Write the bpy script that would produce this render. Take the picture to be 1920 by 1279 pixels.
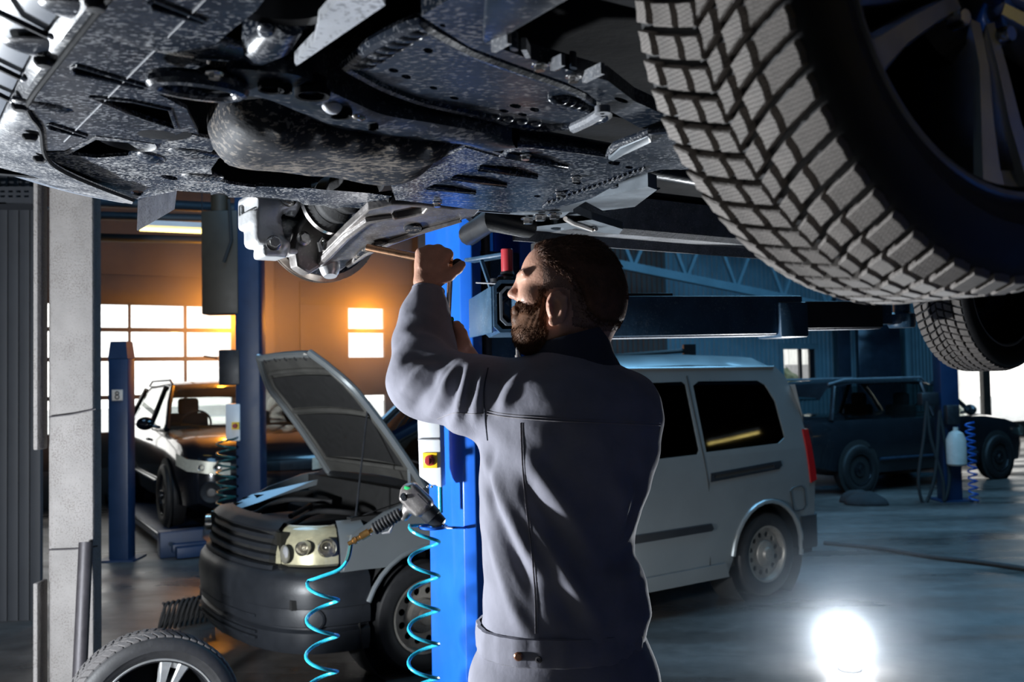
import bpy, bmesh, math, random
import numpy as np
from mathutils import Vector, Matrix

for _o in list(bpy.data.objects):
    bpy.data.objects.remove(_o, do_unlink=True)
scene = bpy.context.scene
COL = scene.collection
random.seed(7)
RNG = np.random.default_rng(7)

# ------------------------------------------------------------------ camera
FPX = 1800.0                      # focal length in pixels of the 1920 px wide frame
CAMZ = 1.6
PITCH = math.atan((711 - 639.5) / FPX)
ROLL = math.radians(-1.1)
_cd = bpy.data.cameras.new('camera')
_cd.sensor_width = 36.0
_cd.lens = FPX / 1920.0 * 36.0
_cd.clip_start = 0.05
_cd.clip_end = 300
_cd.dof.use_dof = True
_cd.dof.focus_distance = 2.05
_cd.dof.aperture_fstop = 6.3
cam = bpy.data.objects.new('camera', _cd)
COL.objects.link(cam)
CAMM = Matrix.Rotation(math.pi / 2 + PITCH, 3, 'X') @ Matrix.Rotation(ROLL, 3, 'Z')
cam.location = (0, 0, CAMZ)
cam.rotation_euler = CAMM.to_euler()
scene.camera = cam

# ------------------------------------------------------------------ world, sky and lights
vs = scene.view_settings
vs.view_transform = 'Standard'
vs.look = 'None'
vs.gamma = 1.0
vs.exposure = 0.0
vs.use_curve_mapping = False
scene.cycles.use_denoising = True
scene.cycles.max_bounces = 8
scene.cycles.caustics_reflective = False
scene.cycles.caustics_refractive = False
scene.cycles.sample_clamp_indirect = 4.0

world = bpy.data.worlds.new('overcast_sky')
scene.world = world
world.use_nodes = True
_wn = world.node_tree
_bg = _wn.nodes['Background']
_bg.inputs[0].default_value = (1.0, 0.97, 0.93, 1)
_bg.inputs[1].default_value = 3.2


def lamp(name, kind, loc, target, power, color, size=0.5, spread=None, blend=None, cone=None):
    d = bpy.data.lights.new(name, kind)
    d.energy = power
    d.color = color
    if kind == 'AREA':
        d.shape = 'DISK'
        d.size = size
        if spread:
            d.spread = math.radians(spread)
    else:
        d.shadow_soft_size = size
    if kind == 'SPOT':
        d.spot_size = math.radians(cone)
        d.spot_blend = blend
    o = bpy.data.objects.new(name, d)
    COL.objects.link(o)
    o.location = loc
    dv = Vector(target) - Vector(loc)
    o.rotation_euler = dv.to_track_quat('-Z', 'Y').to_euler()
    return o


# studio strobe standing on the left, level with the mechanic and out of the frame
lamp('key_strobe', 'POINT', (-2.30, 2.35, 0.95), (0.0, 1.95, 1.75), 640, (0.90, 0.95, 1.0), 0.10)
# weak soft strobe by the photographer
lamp('low_strobe', 'AREA', (-0.9, 0.1, 0.5), (0.1, 1.7, 1.8), 0.6, (0.70, 0.86, 1.0), 0.8)
# cold blue fill lights added under the closed roof
lamp('blue_fill', 'AREA', (3.4, 8.2, 4.9), (3.6, 9.6, 0.0), 300, (0.25, 0.62, 1.0), 4.0)
lamp('blue_fill_far', 'AREA', (6.5, 13.0, 5.2), (6.6, 14.5, 0.0), 160, (0.25, 0.62, 1.0), 4.0)
lamp('blue_fill_near', 'AREA', (-2.2, 7.2, 4.9), (-2.2, 8.2, 0.0), 60, (0.30, 0.62, 1.0), 2.5)
# orange point lamps added for the glow before the gates
lamp('orange_glow_lamp', 'POINT', (-3.68, 12.3, 2.42), (0, 0, 0), 95, (1.0, 0.34, 0.02), 0.07)
lamp('orange_glow_lamp_right', 'POINT', (-2.04, 13.4, 2.47), (0, 0, 0), 68, (1.0, 0.34, 0.02), 0.07)


# ------------------------------------------------------------------ pixel helpers
def ray(px, py):
    d = CAMM @ Vector(((px - 960) / FPX, (639.5 - py) / FPX, -1.0))
    return d


def onz(px, py, z):
    """the point at height z seen at a pixel"""
    d = ray(px, py)
    t = (z - CAMZ) / d.z
    return Vector((0, 0, CAMZ)) + d * t


def ony(px, py, y):
    """the point at distance y in front of the camera seen at a pixel"""
    d = ray(px, py)
    return Vector((0, 0, CAMZ)) + d * (y / d.y)


def onplane(px, py, p0, n):
    d = ray(px, py)
    o = Vector((0, 0, CAMZ))
    n = Vector(n)
    return o + d * ((Vector(p0) - o).dot(n) / d.dot(n))


# ------------------------------------------------------------------ materials
MATS = {}


def nt_new(name):
    m = bpy.data.materials.new(name)
    m.use_nodes = True
    n = m.node_tree
    for x in list(n.nodes):
        n.nodes.remove(x)
    out = n.nodes.new('ShaderNodeOutputMaterial')
    return m, n, out


def c4(c):
    return (c[0], c[1], c[2], 1.0)


def node(n, kind, **kw):
    x = n.nodes.new(kind)
    for k, v in kw.items():
        if k.startswith('i_'):
            x.inputs[k[2:].replace('_', ' ')].default_value = v
        else:
            setattr(x, k, v)
    return x


def ramp(n, src, stops):
    r = n.nodes.new('ShaderNodeValToRGB')
    e = r.color_ramp.elements
    while len(e) < len(stops):
        e.new(0.5)
    for i, (p, c) in enumerate(stops):
        e[i].position = p
        e[i].color = c4(c) if len(c) == 3 else c
    n.links.new(src, r.inputs[0])
    return r


def mix(n, fac, a, b, blend='MIX'):
    m = n.nodes.new('ShaderNodeMix')
    m.data_type = 'RGBA'
    m.blend_type = blend
    for sock, v in ((m.inputs[0], fac), (m.inputs[6], a), (m.inputs[7], b)):
        if hasattr(v, 'is_linked'):
            n.links.new(v, sock)
        elif isinstance(v, (tuple, list)):
            sock.default_value = c4(v)
        else:
            sock.default_value = v
    return m.outputs[2]


def M(name, col, rough=0.5, metal=0.0, var=0.18, scale=9.0, bump=0.0, bscale=60.0, rvar=0.1, spec=0.5,
      specks=None, speck_scale=70.0, speck_amt=0.55, stretch=(1, 1, 1), coat=0.0, sheen=0.0, sss=0.0, emit=None, estr=0.0):
    """general painted / plastic / metal surface with procedural colour, gloss and relief variation"""
    m, n, out = nt_new(name)
    p = n.nodes.new('ShaderNodeBsdfPrincipled')
    n.links.new(p.outputs[0], out.inputs[0])
    tc = n.nodes.new('ShaderNodeTexCoord')
    mp = node(n, 'ShaderNodeMapping')
    mp.inputs['Scale'].default_value = stretch
    n.links.new(tc.outputs['Object'], mp.inputs[0])
    nz = node(n, 'ShaderNodeTexNoise', i_Scale=scale, i_Detail=5.0, i_Roughness=0.6)
    n.links.new(mp.outputs[0], nz.inputs['Vector'])
    lo = tuple(max(0, x * (1 - var)) for x in col)
    hi = tuple(min(1, x * (1 + var)) for x in col)
    cr = ramp(n, nz.outputs[0], [(0.3, lo), (0.7, hi)])
    colout = cr.outputs[0]
    if specks:
        sp = node(n, 'ShaderNodeTexNoise', i_Scale=speck_scale, i_Detail=3.0, i_Roughness=0.55)
        n.links.new(mp.outputs[0], sp.inputs['Vector'])
        big = node(n, 'ShaderNodeTexNoise', i_Scale=speck_scale * 0.06, i_Detail=2.0)
        n.links.new(tc.outputs['Object'], big.inputs['Vector'])
        add = node(n, 'ShaderNodeMath', operation='MULTIPLY_ADD')
        n.links.new(big.outputs[0], add.inputs[0])
        add.inputs[1].default_value = 0.35
        n.links.new(sp.outputs[0], add.inputs[2])
        f = ramp(n, add.outputs[0], [(0.79 - 0.1 * speck_amt, (0, 0, 0)), (0.85 - 0.1 * speck_amt, (1, 1, 1))])
        f2 = node(n, 'ShaderNodeMath', operation='MULTIPLY')
        n.links.new(f.outputs[0], f2.inputs[0])
        f2.inputs[1].default_value = speck_amt
        colout = mix(n, f2.outputs[0], colout, specks)
    n.links.new(colout, p.inputs['Base Color'])
    rr = node(n, 'ShaderNodeMapRange')
    rr.inputs[3].default_value = max(0.02, rough - rvar)
    rr.inputs[4].default_value = min(1, rough + rvar)
    n.links.new(nz.outputs[0], rr.inputs[0])
    n.links.new(rr.outputs[0], p.inputs['Roughness'])
    p.inputs['Metallic'].default_value = metal
    p.inputs['Specular IOR Level'].default_value = spec
    if coat:
        p.inputs['Coat Weight'].default_value = coat
        p.inputs['Coat Roughness'].default_value = 0.06
    if sheen:
        p.inputs['Sheen Weight'].default_value = sheen
    if sss:
        p.inputs['Subsurface Weight'].default_value = sss
        p.inputs['Subsurface Radius'].default_value = (0.012, 0.005, 0.003)
        p.inputs['Subsurface Scale'].default_value = 1.0
    if emit:
        p.inputs['Emission Color'].default_value = c4(emit)
        p.inputs['Emission Strength'].default_value = estr
    if bump:
        b = node(n, 'ShaderNodeTexNoise', i_Scale=bscale, i_Detail=4.0)
        n.links.new(mp.outputs[0], b.inputs['Vector'])
        bm_ = node(n, 'ShaderNodeBump', i_Strength=bump, i_Distance=0.01)
        n.links.new(b.outputs[0], bm_.inputs['Height'])
        n.links.new(bm_.outputs[0], p.inputs['Normal'])
    MATS[name] = m
    return m


def glassmat(name, tint, alpha, rough=0.03):
    m, n, out = nt_new(name)
    t = node(n, 'ShaderNodeBsdfTransparent')
    t.inputs[0].default_value = c4(tint)
    g = node(n, 'ShaderNodeBsdfGlossy', i_Roughness=rough)
    lw_ = node(n, 'ShaderNodeLayerWeight', i_Blend=0.5)
    fr = node(n, 'ShaderNodeMath', operation='POWER')
    n.links.new(lw_.outputs['Facing'], fr.inputs[0])
    fr.inputs[1].default_value = 4.0
    nz = node(n, 'ShaderNodeTexNoise', i_Scale=4.0)
    mr = node(n, 'ShaderNodeMath', operation='MULTIPLY_ADD')
    n.links.new(nz.outputs[0], mr.inputs[0])
    mr.inputs[1].default_value = 0.20
    n.links.new(fr.outputs[0], mr.inputs[2])
    ms = n.nodes.new('ShaderNodeMixShader')
    n.links.new(mr.outputs[0], ms.inputs[0])
    n.links.new(t.outputs[0], ms.inputs[1])
    n.links.new(g.outputs[0], ms.inputs[2])
    n.links.new(ms.outputs[0], out.inputs[0])
    MATS[name] = m
    return m


def emitmat(name, col, strength):
    m, n, out = nt_new(name)
    e = node(n, 'ShaderNodeEmission', i_Strength=strength)
    e.inputs[0].default_value = c4(col)
    n.links.new(e.outputs[0], out.inputs[0])
    MATS[name] = m
    return m


# ------------------------------------------------------------------ mesh builder
class MB:
    def __init__(self):
        self.v = []
        self.f = []

    def add(self, vs_, fs):
        o = len(self.v)
        self.v += [tuple(x) for x in vs_]
        self.f += [tuple(i + o for i in q) for q in fs]
        return self

    def box(self, c, s, R=None):
        c = Vector(c)
        h = Vector(s) * 0.5
        pts = []
        for dx in (-1, 1):
            for dy in (-1, 1):
                for dz in (-1, 1):
                    p = Vector((dx * h.x, dy * h.y, dz * h.z))
                    if R is not None:
                        p = R @ p
                    pts.append(c + p)
        return self.add(pts, [(0, 1, 3, 2), (4, 6, 7, 5), (0, 4, 5, 1), (2, 3, 7, 6), (0, 2, 6, 4), (1, 5, 7, 3)])

    def beam(self, a, b, w, h, up=(0, 0, 1)):
        """box bar from a to b, w wide and h high"""
        a, b = Vector(a), Vector(b)
        d = (b - a)
        L = d.length
        d.normalize()
        s = d.cross(Vector(up))
        if s.length < 1e-5:
            s = d.cross(Vector((0, 1, 0)))
        s.normalize()
        u = s.cross(d).normalized()
        R = Matrix((d, s, u)).transposed()
        return self.box((a + b) * 0.5, (L, w, h), R)

    def prism(self, pts, off):
        """extrude a closed 3D polygon by a vector"""
        n = len(pts)
        off = Vector(off)
        a = [Vector(p) for p in pts]
        b = [p + off for p in a]
        fs = [tuple(range(n - 1, -1, -1)), tuple(range(n, 2 * n))]
        fs += [(i, (i + 1) % n, (i + 1) % n + n, i + n) for i in range(n)]
        return self.add(a + b, fs)

    def rings(self, rs, closed=True, cap0=True, cap1=True):
        n = len(rs[0])
        vs_ = [p for r in rs for p in r]
        fs = []
        for k in range(len(rs) - 1):
            for i in range(n if closed else n - 1):
                j = (i + 1) % n
                fs.append((k * n + i, k * n + j, (k + 1) * n + j, (k + 1) * n + i))
        if cap0 and closed:
            fs.append(tuple(range(n - 1, -1, -1)))
        if cap1 and closed:
            o = (len(rs) - 1) * n
            fs.append(tuple(range(o, o + n)))
        return self.add(vs_, fs)

    def tube(self, pts, r, seg=10, cap=True):
        pts = [Vector(p) for p in pts]
        n = len(pts)
        if not hasattr(r, '__len__'):
            r = [r] * n
        rs = []
        prev = None
        for i, p in enumerate(pts):
            t = (pts[min(i + 1, n - 1)] - pts[max(i - 1, 0)]).normalized()
            if prev is None:
                a = t.orthogonal().normalized()
            else:
                a = (prev - t * prev.dot(t))
                a = a.normalized() if a.length > 1e-6 else t.orthogonal().normalized()
            prev = a
            b = t.cross(a)
            rs.append([p + (a * math.cos(2 * math.pi * k / seg) + b * math.sin(2 * math.pi * k / seg)) * r[i] for k in range(seg)])
        return self.rings(rs, True, cap, cap)

    def lathe(self, prof, c, axis, seg=32, closed_prof=False, e1=None, a0=0.0, a1=2 * math.pi):
        """profile [(radius, offset along axis)] turned about an axis through c"""
        c = Vector(c)
        ax = Vector(axis).normalized()
        e1 = Vector(e1) if e1 is not None else ax.orthogonal().normalized()
        e2 = ax.cross(e1)
        full = abs(a1 - a0 - 2 * math.pi) < 1e-6
        m = seg if full else seg + 1
        rs = []
        for k in range(m):
            a = a0 + (a1 - a0) * k / seg
            d = e1 * math.cos(a) + e2 * math.sin(a)
            rs.append([c + d * r + ax * o for r, o in prof])
        np_ = len(prof)
        fs = []
        for k in range(seg):
            k2 = (k + 1) % m
            for i in range(np_ if closed_prof else np_ - 1):
                j = (i + 1) % np_
                fs.append((k * np_ + i, k2 * np_ + i, k2 * np_ + j, k * np_ + j))
        return self.add([p for r in rs for p in r], fs)

    def ball(self, c, r, seg=14, rg=9, R=None):
        c = Vector(c)
        r = Vector(r) if hasattr(r, '__len__') else Vector((r, r, r))
        rs = []
        for i in range(rg + 1):
            th = math.pi * (0.02 + 0.96 * i / rg)
            ring = []
            for k in range(seg):
                a = 2 * math.pi * k / seg
                p = Vector((r.x * math.sin(th) * math.cos(a), r.y * math.sin(th) * math.sin(a), r.z * math.cos(th)))
                ring.append(c + (R @ p if R is not None else p))
            rs.append(ring)
        return self.rings(rs)

    def hexbolt(self, c, ax, r, h):
        self.lathe([(0, h), (r * .92, h), (r, h * .85), (r, h * .25), (r, h * .25)], c, ax, 6)
        return self.lathe([(r * 1.45, 0), (r * 1.45, h * .22), (r * 1.2, h * .28), (0, h * .28)], c, ax, 16)

    def data(self, name, smooth=35, bevel=0.0, recalc=True):
        me = bpy.data.meshes.new(name)
        me.from_pydata(self.v, [], self.f)
        if recalc or bevel:
            b = bmesh.new()
            b.from_mesh(me)
            bmesh.ops.remove_doubles(b, verts=b.verts, dist=1e-6)
            if recalc:
                bmesh.ops.recalc_face_normals(b, faces=b.faces)
            if bevel:
                ed = [e for e in b.edges if len(e.link_faces) == 2 and e.calc_face_angle(0) > 0.5]
                bmesh.ops.bevel(b, geom=ed, offset=bevel, segments=2, affect='EDGES', profile=0.5, clamp_overlap=True)
            b.to_mesh(me)
            b.free()
        if smooth:
            me.polygons.foreach_set('use_smooth', [True] * len(me.polygons))
            me.set_sharp_from_angle(angle=math.radians(smooth))
        return me


XF = {}                            # world matrix of every Empty


def thing(name, label, cat, loc=(0, 0, 0), rotz=0.0, group=None, kind=None):
    o = bpy.data.objects.new(name, None)
    o.empty_display_size = 0.1
    COL.objects.link(o)
    o.location = loc
    o.rotation_euler = (0, 0, rotz)
    XF[o.name] = Matrix.Translation(Vector(loc)) @ Matrix.Rotation(rotz, 4, 'Z')
    tag(o, label, cat, group, kind)
    return o


def tag(o, label=None, cat=None, group=None, kind=None):
    if label:
        o['label'] = label
    if cat:
        o['category'] = cat
    if group:
        o['group'] = group
    if kind:
        o['kind'] = kind
    return o


def part(name, mb, mat, parent=None, smooth=35, bevel=0.0, world=False, label=None, recalc=True, kind=None):
    """link ONE mesh object; world=True: the vertices are world coordinates"""
    me = mb if isinstance(mb, bpy.types.Mesh) else mb.data(name, smooth, bevel, recalc)
    if mat is not None and not me.materials:
        me.materials.append(MATS[mat] if isinstance(mat, str) else mat)
    o = bpy.data.objects.new(name, me)
    COL.objects.link(o)
    if parent is not None:
        o.parent = parent
        if world:
            o.matrix_parent_inverse = wmat(parent).inverted()
    if label:
        o['label'] = label
    if kind:
        o['kind'] = kind
    return o


def wmat(o):
    m = Matrix.LocRotScale(o.location, o.rotation_euler, o.scale)
    if o.parent is not None:
        m = wmat(o.parent) @ o.matrix_parent_inverse @ m
    return m


def single(name, mb, mat, label, cat, group=None, smooth=35, bevel=0.0, kind=None):
    """a thing that is one mesh; its origin is put at the base of its vertices"""
    vv = np.array(mb.v)
    c = Vector(((vv[:, 0].min() + vv[:, 0].max()) / 2, (vv[:, 1].min() + vv[:, 1].max()) / 2, vv[:, 2].min()))
    mb.v = [tuple(Vector(p) - c) for p in mb.v]
    o = part(name, mb, mat, None, smooth, bevel)
    o.location = c
    return tag(o, label, cat, group, kind)


def struct(name, mb, mat, smooth=35, bevel=0.0, parent=None, label=None):
    o = part(name, mb, mat, parent, smooth, bevel)
    if parent is None:
        o['kind'] = 'structure'
    if label:
        o['label'] = label
    return o


def spline(pts, n=8):
    """Catmull-Rom through points"""
    P = [np.array(p, float) for p in pts]
    P = [2 * P[0] - P[1]] + P + [2 * P[-1] - P[-2]]
    out = []
    for i in range(1, len(P) - 2):
        for k in range(n):
            t = k / n
            a, b, c, d = P[i - 1], P[i], P[i + 1], P[i + 2]
            out.append(.5 * ((2 * b) + (-a + c) * t + (2 * a - 5 * b + 4 * c - d) * t * t + (-a + 3 * b - 3 * c + d) * t ** 3))
    out.append(P[-2])
    return out


# ------------------------------------------------------------------ signed distance fields -> mesh
def smin(a, b, k):
    h = np.clip(0.5 + 0.5 * (b - a) / k, 0, 1)
    return b + (a - b) * h - k * h * (1 - h)


def sd_cap(P, a, b, ra, rb):
    a = np.array(a, np.float32)
    b = np.array(b, np.float32)
    d = b - a
    t = np.clip(((P - a) @ d) / max(d @ d, 1e-9), 0, 1)
    q = P - a - t[:, None] * d
    return np.sqrt((q * q).sum(1)) - (ra + (rb - ra) * t)


def sd_ell(P, c, r, R=None):
    q = P - np.array(c, np.float32)
    if R is not None:
        q = q @ np.array(R, np.float32)
    r = np.array(r, np.float32)
    k0 = np.sqrt(((q / r) ** 2).sum(1))
    k1 = np.sqrt(((q / (r * r)) ** 2).sum(1))
    return k0 * (k0 - 1) / np.maximum(k1, 1e-9)


def sd_box(P, c, h, r, R=None):
    q = P - np.array(c, np.float32)
    if R is not None:
        q = q @ np.array(R, np.float32)
    q = np.abs(q) - (np.array(h, np.float32) - r)
    return np.sqrt((np.maximum(q, 0) ** 2).sum(1)) + np.minimum(q.max(1), 0) - r


def surface(fn, lo, hi, res):
    """naive surface nets on a regular grid; returns vertices and quads"""
    lo = np.array(lo, float)
    n = np.maximum(np.ceil((np.array(hi) - lo) / res).astype(int) + 1, 3)
    ax = [lo[i] + res * np.arange(n[i]) for i in range(3)]
    G = np.stack(np.meshgrid(*ax, indexing='ij'), -1).reshape(-1, 3).astype(np.float32)
    D = np.concatenate([fn(G[i:i + 400000]) for i in range(0, len(G), 400000)]).reshape(n)
    S = D < 0
    c = [S[i:n[0] - 1 + i, j:n[1] - 1 + j, k:n[2] - 1 + k] for i in (0, 1) for j in (0, 1) for k in (0, 1)]
    cnt = sum(x.astype(np.int8) for x in c)
    act = (cnt > 0) & (cnt < 8)
    idx = -np.ones(act.shape, int)
    idx[act] = np.arange(act.sum())
    I = np.argwhere(act)
    acc = np.zeros((len(I), 3))
    w = np.zeros(len(I))
    offs = [(i, j, k) for i in (0, 1) for j in (0, 1) for k in (0, 1)]
    for a in range(8):
        for b in range(a + 1, 8):
            oa, ob = np.array(offs[a]), np.array(offs[b])
            if np.abs(oa - ob).sum() != 1:
                continue
            pa, pb = I + oa, I + ob
            da, db = D[tuple(pa.T)], D[tuple(pb.T)]
            m = (da < 0) != (db < 0)
            t = np.where(m, da / np.where(m, da - db, 1), 0)
            acc += np.where(m[:, None], pa + t[:, None] * (ob - oa), 0)
            w += m
    V = lo + res * acc / w[:, None]
    F = []
    for d in range(3):
        e = np.eye(3, dtype=int)
        u, v = e[(d + 1) % 3], e[(d + 2) % 3]
        sl = [slice(1, n[i] - 1) for i in range(3)]
        sl[d] = slice(0, n[d] - 1)
        A = S[tuple(sl)]
        sl2 = list(sl)
        sl2[d] = slice(1, n[d])
        B = S[tuple(sl2)]
        base = np.array([s.start for s in sl])
        for sign, mm in ((0, A & ~B), (1, ~A & B)):
            q = np.argwhere(mm) + base
            if len(q) == 0:
                continue
            f = np.stack([idx[tuple((q - s).T)] for s in (u + v, v, 0 * u, u)], 1)
            F.append(f[:, ::-1] if sign else f)
    F = np.concatenate(F)
    F = F[(F >= 0).all(1)]
    return V, F


def mesh_np(name, V, F, smooth=True):
    me = bpy.data.meshes.new(name)
    me.vertices.add(len(V))
    me.vertices.foreach_set('co', np.asarray(V, np.float32).ravel())
    me.loops.add(F.size)
    me.loops.foreach_set('vertex_index', F.ravel().astype(np.int32))
    me.polygons.add(len(F))
    me.polygons.foreach_set('loop_start', np.arange(0, F.size, F.shape[1], dtype=np.int32))
    me.polygons.foreach_set('use_smooth', [smooth] * len(F))
    me.update(calc_edges=True)
    me.validate()
    return me
# ------------------------------------------------------------------ surface library
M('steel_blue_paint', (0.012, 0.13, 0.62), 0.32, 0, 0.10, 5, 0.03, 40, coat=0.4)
M('post_blue_dark', (0.015, 0.10, 0.42), 0.35, 0, 0.12, 5, 0.03, 40)
M('faded_blue_paint', (0.030, 0.075, 0.13), 0.42, 0, 0.25, 14, 0.05, 60, specks=(0.25, 0.32, 0.38), speck_scale=160, speck_amt=0.25)
M('black_plastic', (0.012, 0.014, 0.018), 0.45, 0, 0.3, 20, 0.05, 120)
M('black_rubber', (0.014, 0.014, 0.015), 0.75, 0, 0.3, 30, 0.08, 150)
M('underseal', (0.004, 0.005, 0.007), 0.8, 0, 0.3, 12, 0.1, 60, spec=0.08)
M('dirty_plastic', (0.010, 0.016, 0.028), 0.26, 0, 0.35, 10, 0.16, 40, spec=0.4, specks=(0.30, 0.31, 0.33), speck_scale=210, speck_amt=0.55, stretch=(0.6, 1, 1))
M('dirty_plastic_heavy', (0.012, 0.018, 0.030), 0.34, 0, 0.35, 10, 0.15, 30, specks=(0.34, 0.34, 0.34), speck_scale=260, speck_amt=0.85, stretch=(0.6, 1, 1))
M('dirty_steel', (0.014, 0.022, 0.036), 0.30, 0.2, 0.35, 10, 0.12, 35, specks=(0.22, 0.22, 0.23), speck_scale=190, speck_amt=0.55, stretch=(0.5, 1, 1))
M('muddy_casting', (0.012, 0.015, 0.022), 0.7, 0.0, 0.4, 9, 0.25, 45, spec=0.2, specks=(0.22, 0.19, 0.16), speck_scale=160, speck_amt=0.75, stretch=(0.5, 1, 1))
M('zinc_plate', (0.62, 0.64, 0.68), 0.42, 0.25, 0.10, 14, 0.04, 60, specks=(0.03, 0.03, 0.04), speck_scale=140, speck_amt=0.5)
M('cast_aluminium', (0.78, 0.79, 0.80), 0.33, 0.55, 0.12, 18, 0.12, 90)
M('forged_steel', (0.30, 0.28, 0.27), 0.38, 0.75, 0.22, 16, 0.12, 80, specks=(0.55, 0.52, 0.48), speck_scale=130, speck_amt=0.35)
M('bright_steel', (0.72, 0.70, 0.68), 0.22, 1.0, 0.10, 25)
M('brushed_disc', (0.42, 0.36, 0.31), 0.30, 1.0, 0.15, 40)
M('copper_steel', (0.62, 0.36, 0.22), 0.28, 1.0, 0.15, 30)
M('bumper_paint', (0.11, 0.13, 0.165), 0.45, 0.0, 0.08, 6, coat=0.3)
M('sill_dust', (0.16, 0.17, 0.19), 0.6, 0, 0.3, 30, 0.1, 150, specks=(0.42, 0.42, 0.42), speck_scale=260, speck_amt=0.5)
M('deflector_dust', (0.26, 0.26, 0.27), 0.7, 0, 0.3, 30, 0.1, 150, specks=(0.06, 0.06, 0.07), speck_scale=200, speck_amt=0.5)
M('primer_grey', (0.20, 0.23, 0.26), 0.4, 0.3, 0.25, 14, 0.05, 40)
M('car_paint_dark', (0.02, 0.025, 0.035), 0.25, 0.4, 0.2, 4, coat=0.7)
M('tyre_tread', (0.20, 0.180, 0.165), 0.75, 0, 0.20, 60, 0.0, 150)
M('tyre_wall', (0.011, 0.011, 0.012), 0.62, 0, 0.3, 30, 0.06, 120)
M('rim_dark', (0.035, 0.037, 0.042), 0.22, 0.7, 0.2, 12, coat=0.5)
M('rim_machined', (0.55, 0.56, 0.56), 0.36, 0.85, 0.12, 20)
M('concrete_column', (0.145, 0.137, 0.133), 0.85, 0, 0.15, 6, 0.25, 70, specks=(0.07, 0.06, 0.055), speck_scale=150, speck_amt=0.6)
M('partition_steel', (0.034, 0.038, 0.046), 0.6, 0.0, 0.12, 3, 0.03, 30)
M('sheet_steel_teal', (0.20, 0.33, 0.40), 0.45, 0.1, 0.12, 2.5, 0.03, 30)
M('sheet_steel_brown', (0.11, 0.09, 0.085), 0.5, 0.1, 0.15, 2.5, 0.03, 30)
M('gate_panel', (0.10, 0.092, 0.085), 0.5, 0.1, 0.15, 3, 0.03, 30)
M('gate_frame', (0.13, 0.12, 0.11), 0.5, 0.2, 0.15, 5)
M('roof_steel', (0.05, 0.075, 0.10), 0.5, 0.2, 0.2, 3)
M('white_paint', (0.70, 0.72, 0.74), 0.4, 0, 0.06, 8)
M('yellow_paint', (0.85, 0.55, 0.02), 0.4, 0, 0.08, 10)
M('red_plastic', (0.42, 0.03, 0.04), 0.38, 0, 0.12, 10)
M('red_knob', (0.30, 0.02, 0.025), 0.35, 0, 0.12, 10)
M('hose_cyan', (0.02, 0.38, 0.52), 0.25, 0, 0.15, 25, specks=(0.01, 0.02, 0.03), speck_scale=220, speck_amt=0.4, coat=0.3)
M('hose_dark_green', (0.01, 0.07, 0.07), 0.35, 0, 0.15, 25)
M('brass', (0.62, 0.34, 0.12), 0.3, 1.0, 0.15, 30)
M('grey_plastic', (0.25, 0.25, 0.26), 0.5, 0, 0.15, 10)
M('pale_plastic', (0.55, 0.50, 0.45), 0.45, 0, 0.12, 10)
M('iron_pipe', (0.035, 0.032, 0.036), 0.55, 0.4, 0.25, 12, 0.08, 60)
M('glove_green', (0.02, 0.045, 0.035), 0.5, 0, 0.3, 25, 0.05, 80)
M('green_print', (0.03, 0.55, 0.16), 0.4, 0, 0.1, 20)
M('outside_white', (0.80, 0.80, 0.78), 0.6, 0, 0.05, 3)
M('outside_ground', (0.42, 0.44, 0.46), 0.8, 0, 0.1, 2)
M('outside_green', (0.30, 0.34, 0.22), 0.8, 0, 0.3, 4)
M('outside_blue_car', (0.05, 0.16, 0.45), 0.3, 0.2, 0.1, 4, coat=0.5)
glassmat('window_glass', (0.96, 0.97, 0.97), 1.0)
glassmat('tinted_glass', (0.10, 0.12, 0.14), 1.0)
glassmat('car_glass', (0.55, 0.60, 0.58), 1.0)
emitmat('tube_light', (1.0, 0.78, 0.25), 4.0)


def floor_material():
    m, n, out = nt_new('oily_concrete')
    p = n.nodes.new('ShaderNodeBsdfPrincipled')
    n.links.new(p.outputs[0], out.inputs[0])
    tc = n.nodes.new('ShaderNodeTexCoord')
    a = node(n, 'ShaderNodeTexNoise', i_Scale=0.9, i_Detail=6.0, i_Roughness=0.6)
    b = node(n, 'ShaderNodeTexNoise', i_Scale=7.0, i_Detail=8.0, i_Roughness=0.7)
    mp = node(n, 'ShaderNodeMapping')
    mp.inputs['Rotation'].default_value = (0, 0, 0.52)
    mp.inputs['Scale'].default_value = (0.35, 1.4, 1)
    n.links.new(tc.outputs['Object'], mp.inputs[0])
    n.links.new(mp.outputs[0], a.inputs['Vector'])
    n.links.new(tc.outputs['Object'], b.inputs['Vector'])
    c1 = ramp(n, a.outputs[0], [(0.32, (0.055, 0.050, 0.046)), (0.68, (0.15, 0.14, 0.132))])
    c2 = ramp(n, b.outputs[0], [(0.35, (0.45, 0.43, 0.42)), (0.65, (1, 1, 1))])
    n.links.new(mix(n, 0.75, c1.outputs[0], c2.outputs[0], 'MULTIPLY'), p.inputs['Base Color'])
    r = ramp(n, a.outputs[0], [(0.35, (0.22, 0.22, 0.22)), (0.62, (0.55, 0.55, 0.55))])
    n.links.new(r.outputs[0], p.inputs['Roughness'])
    bp = node(n, 'ShaderNodeBump', i_Strength=0.25, i_Distance=0.01)
    n.links.new(b.outputs[0], bp.inputs['Height'])
    n.links.new(bp.outputs[0], p.inputs['Normal'])
    MATS['oily_concrete'] = m


floor_material()


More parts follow.
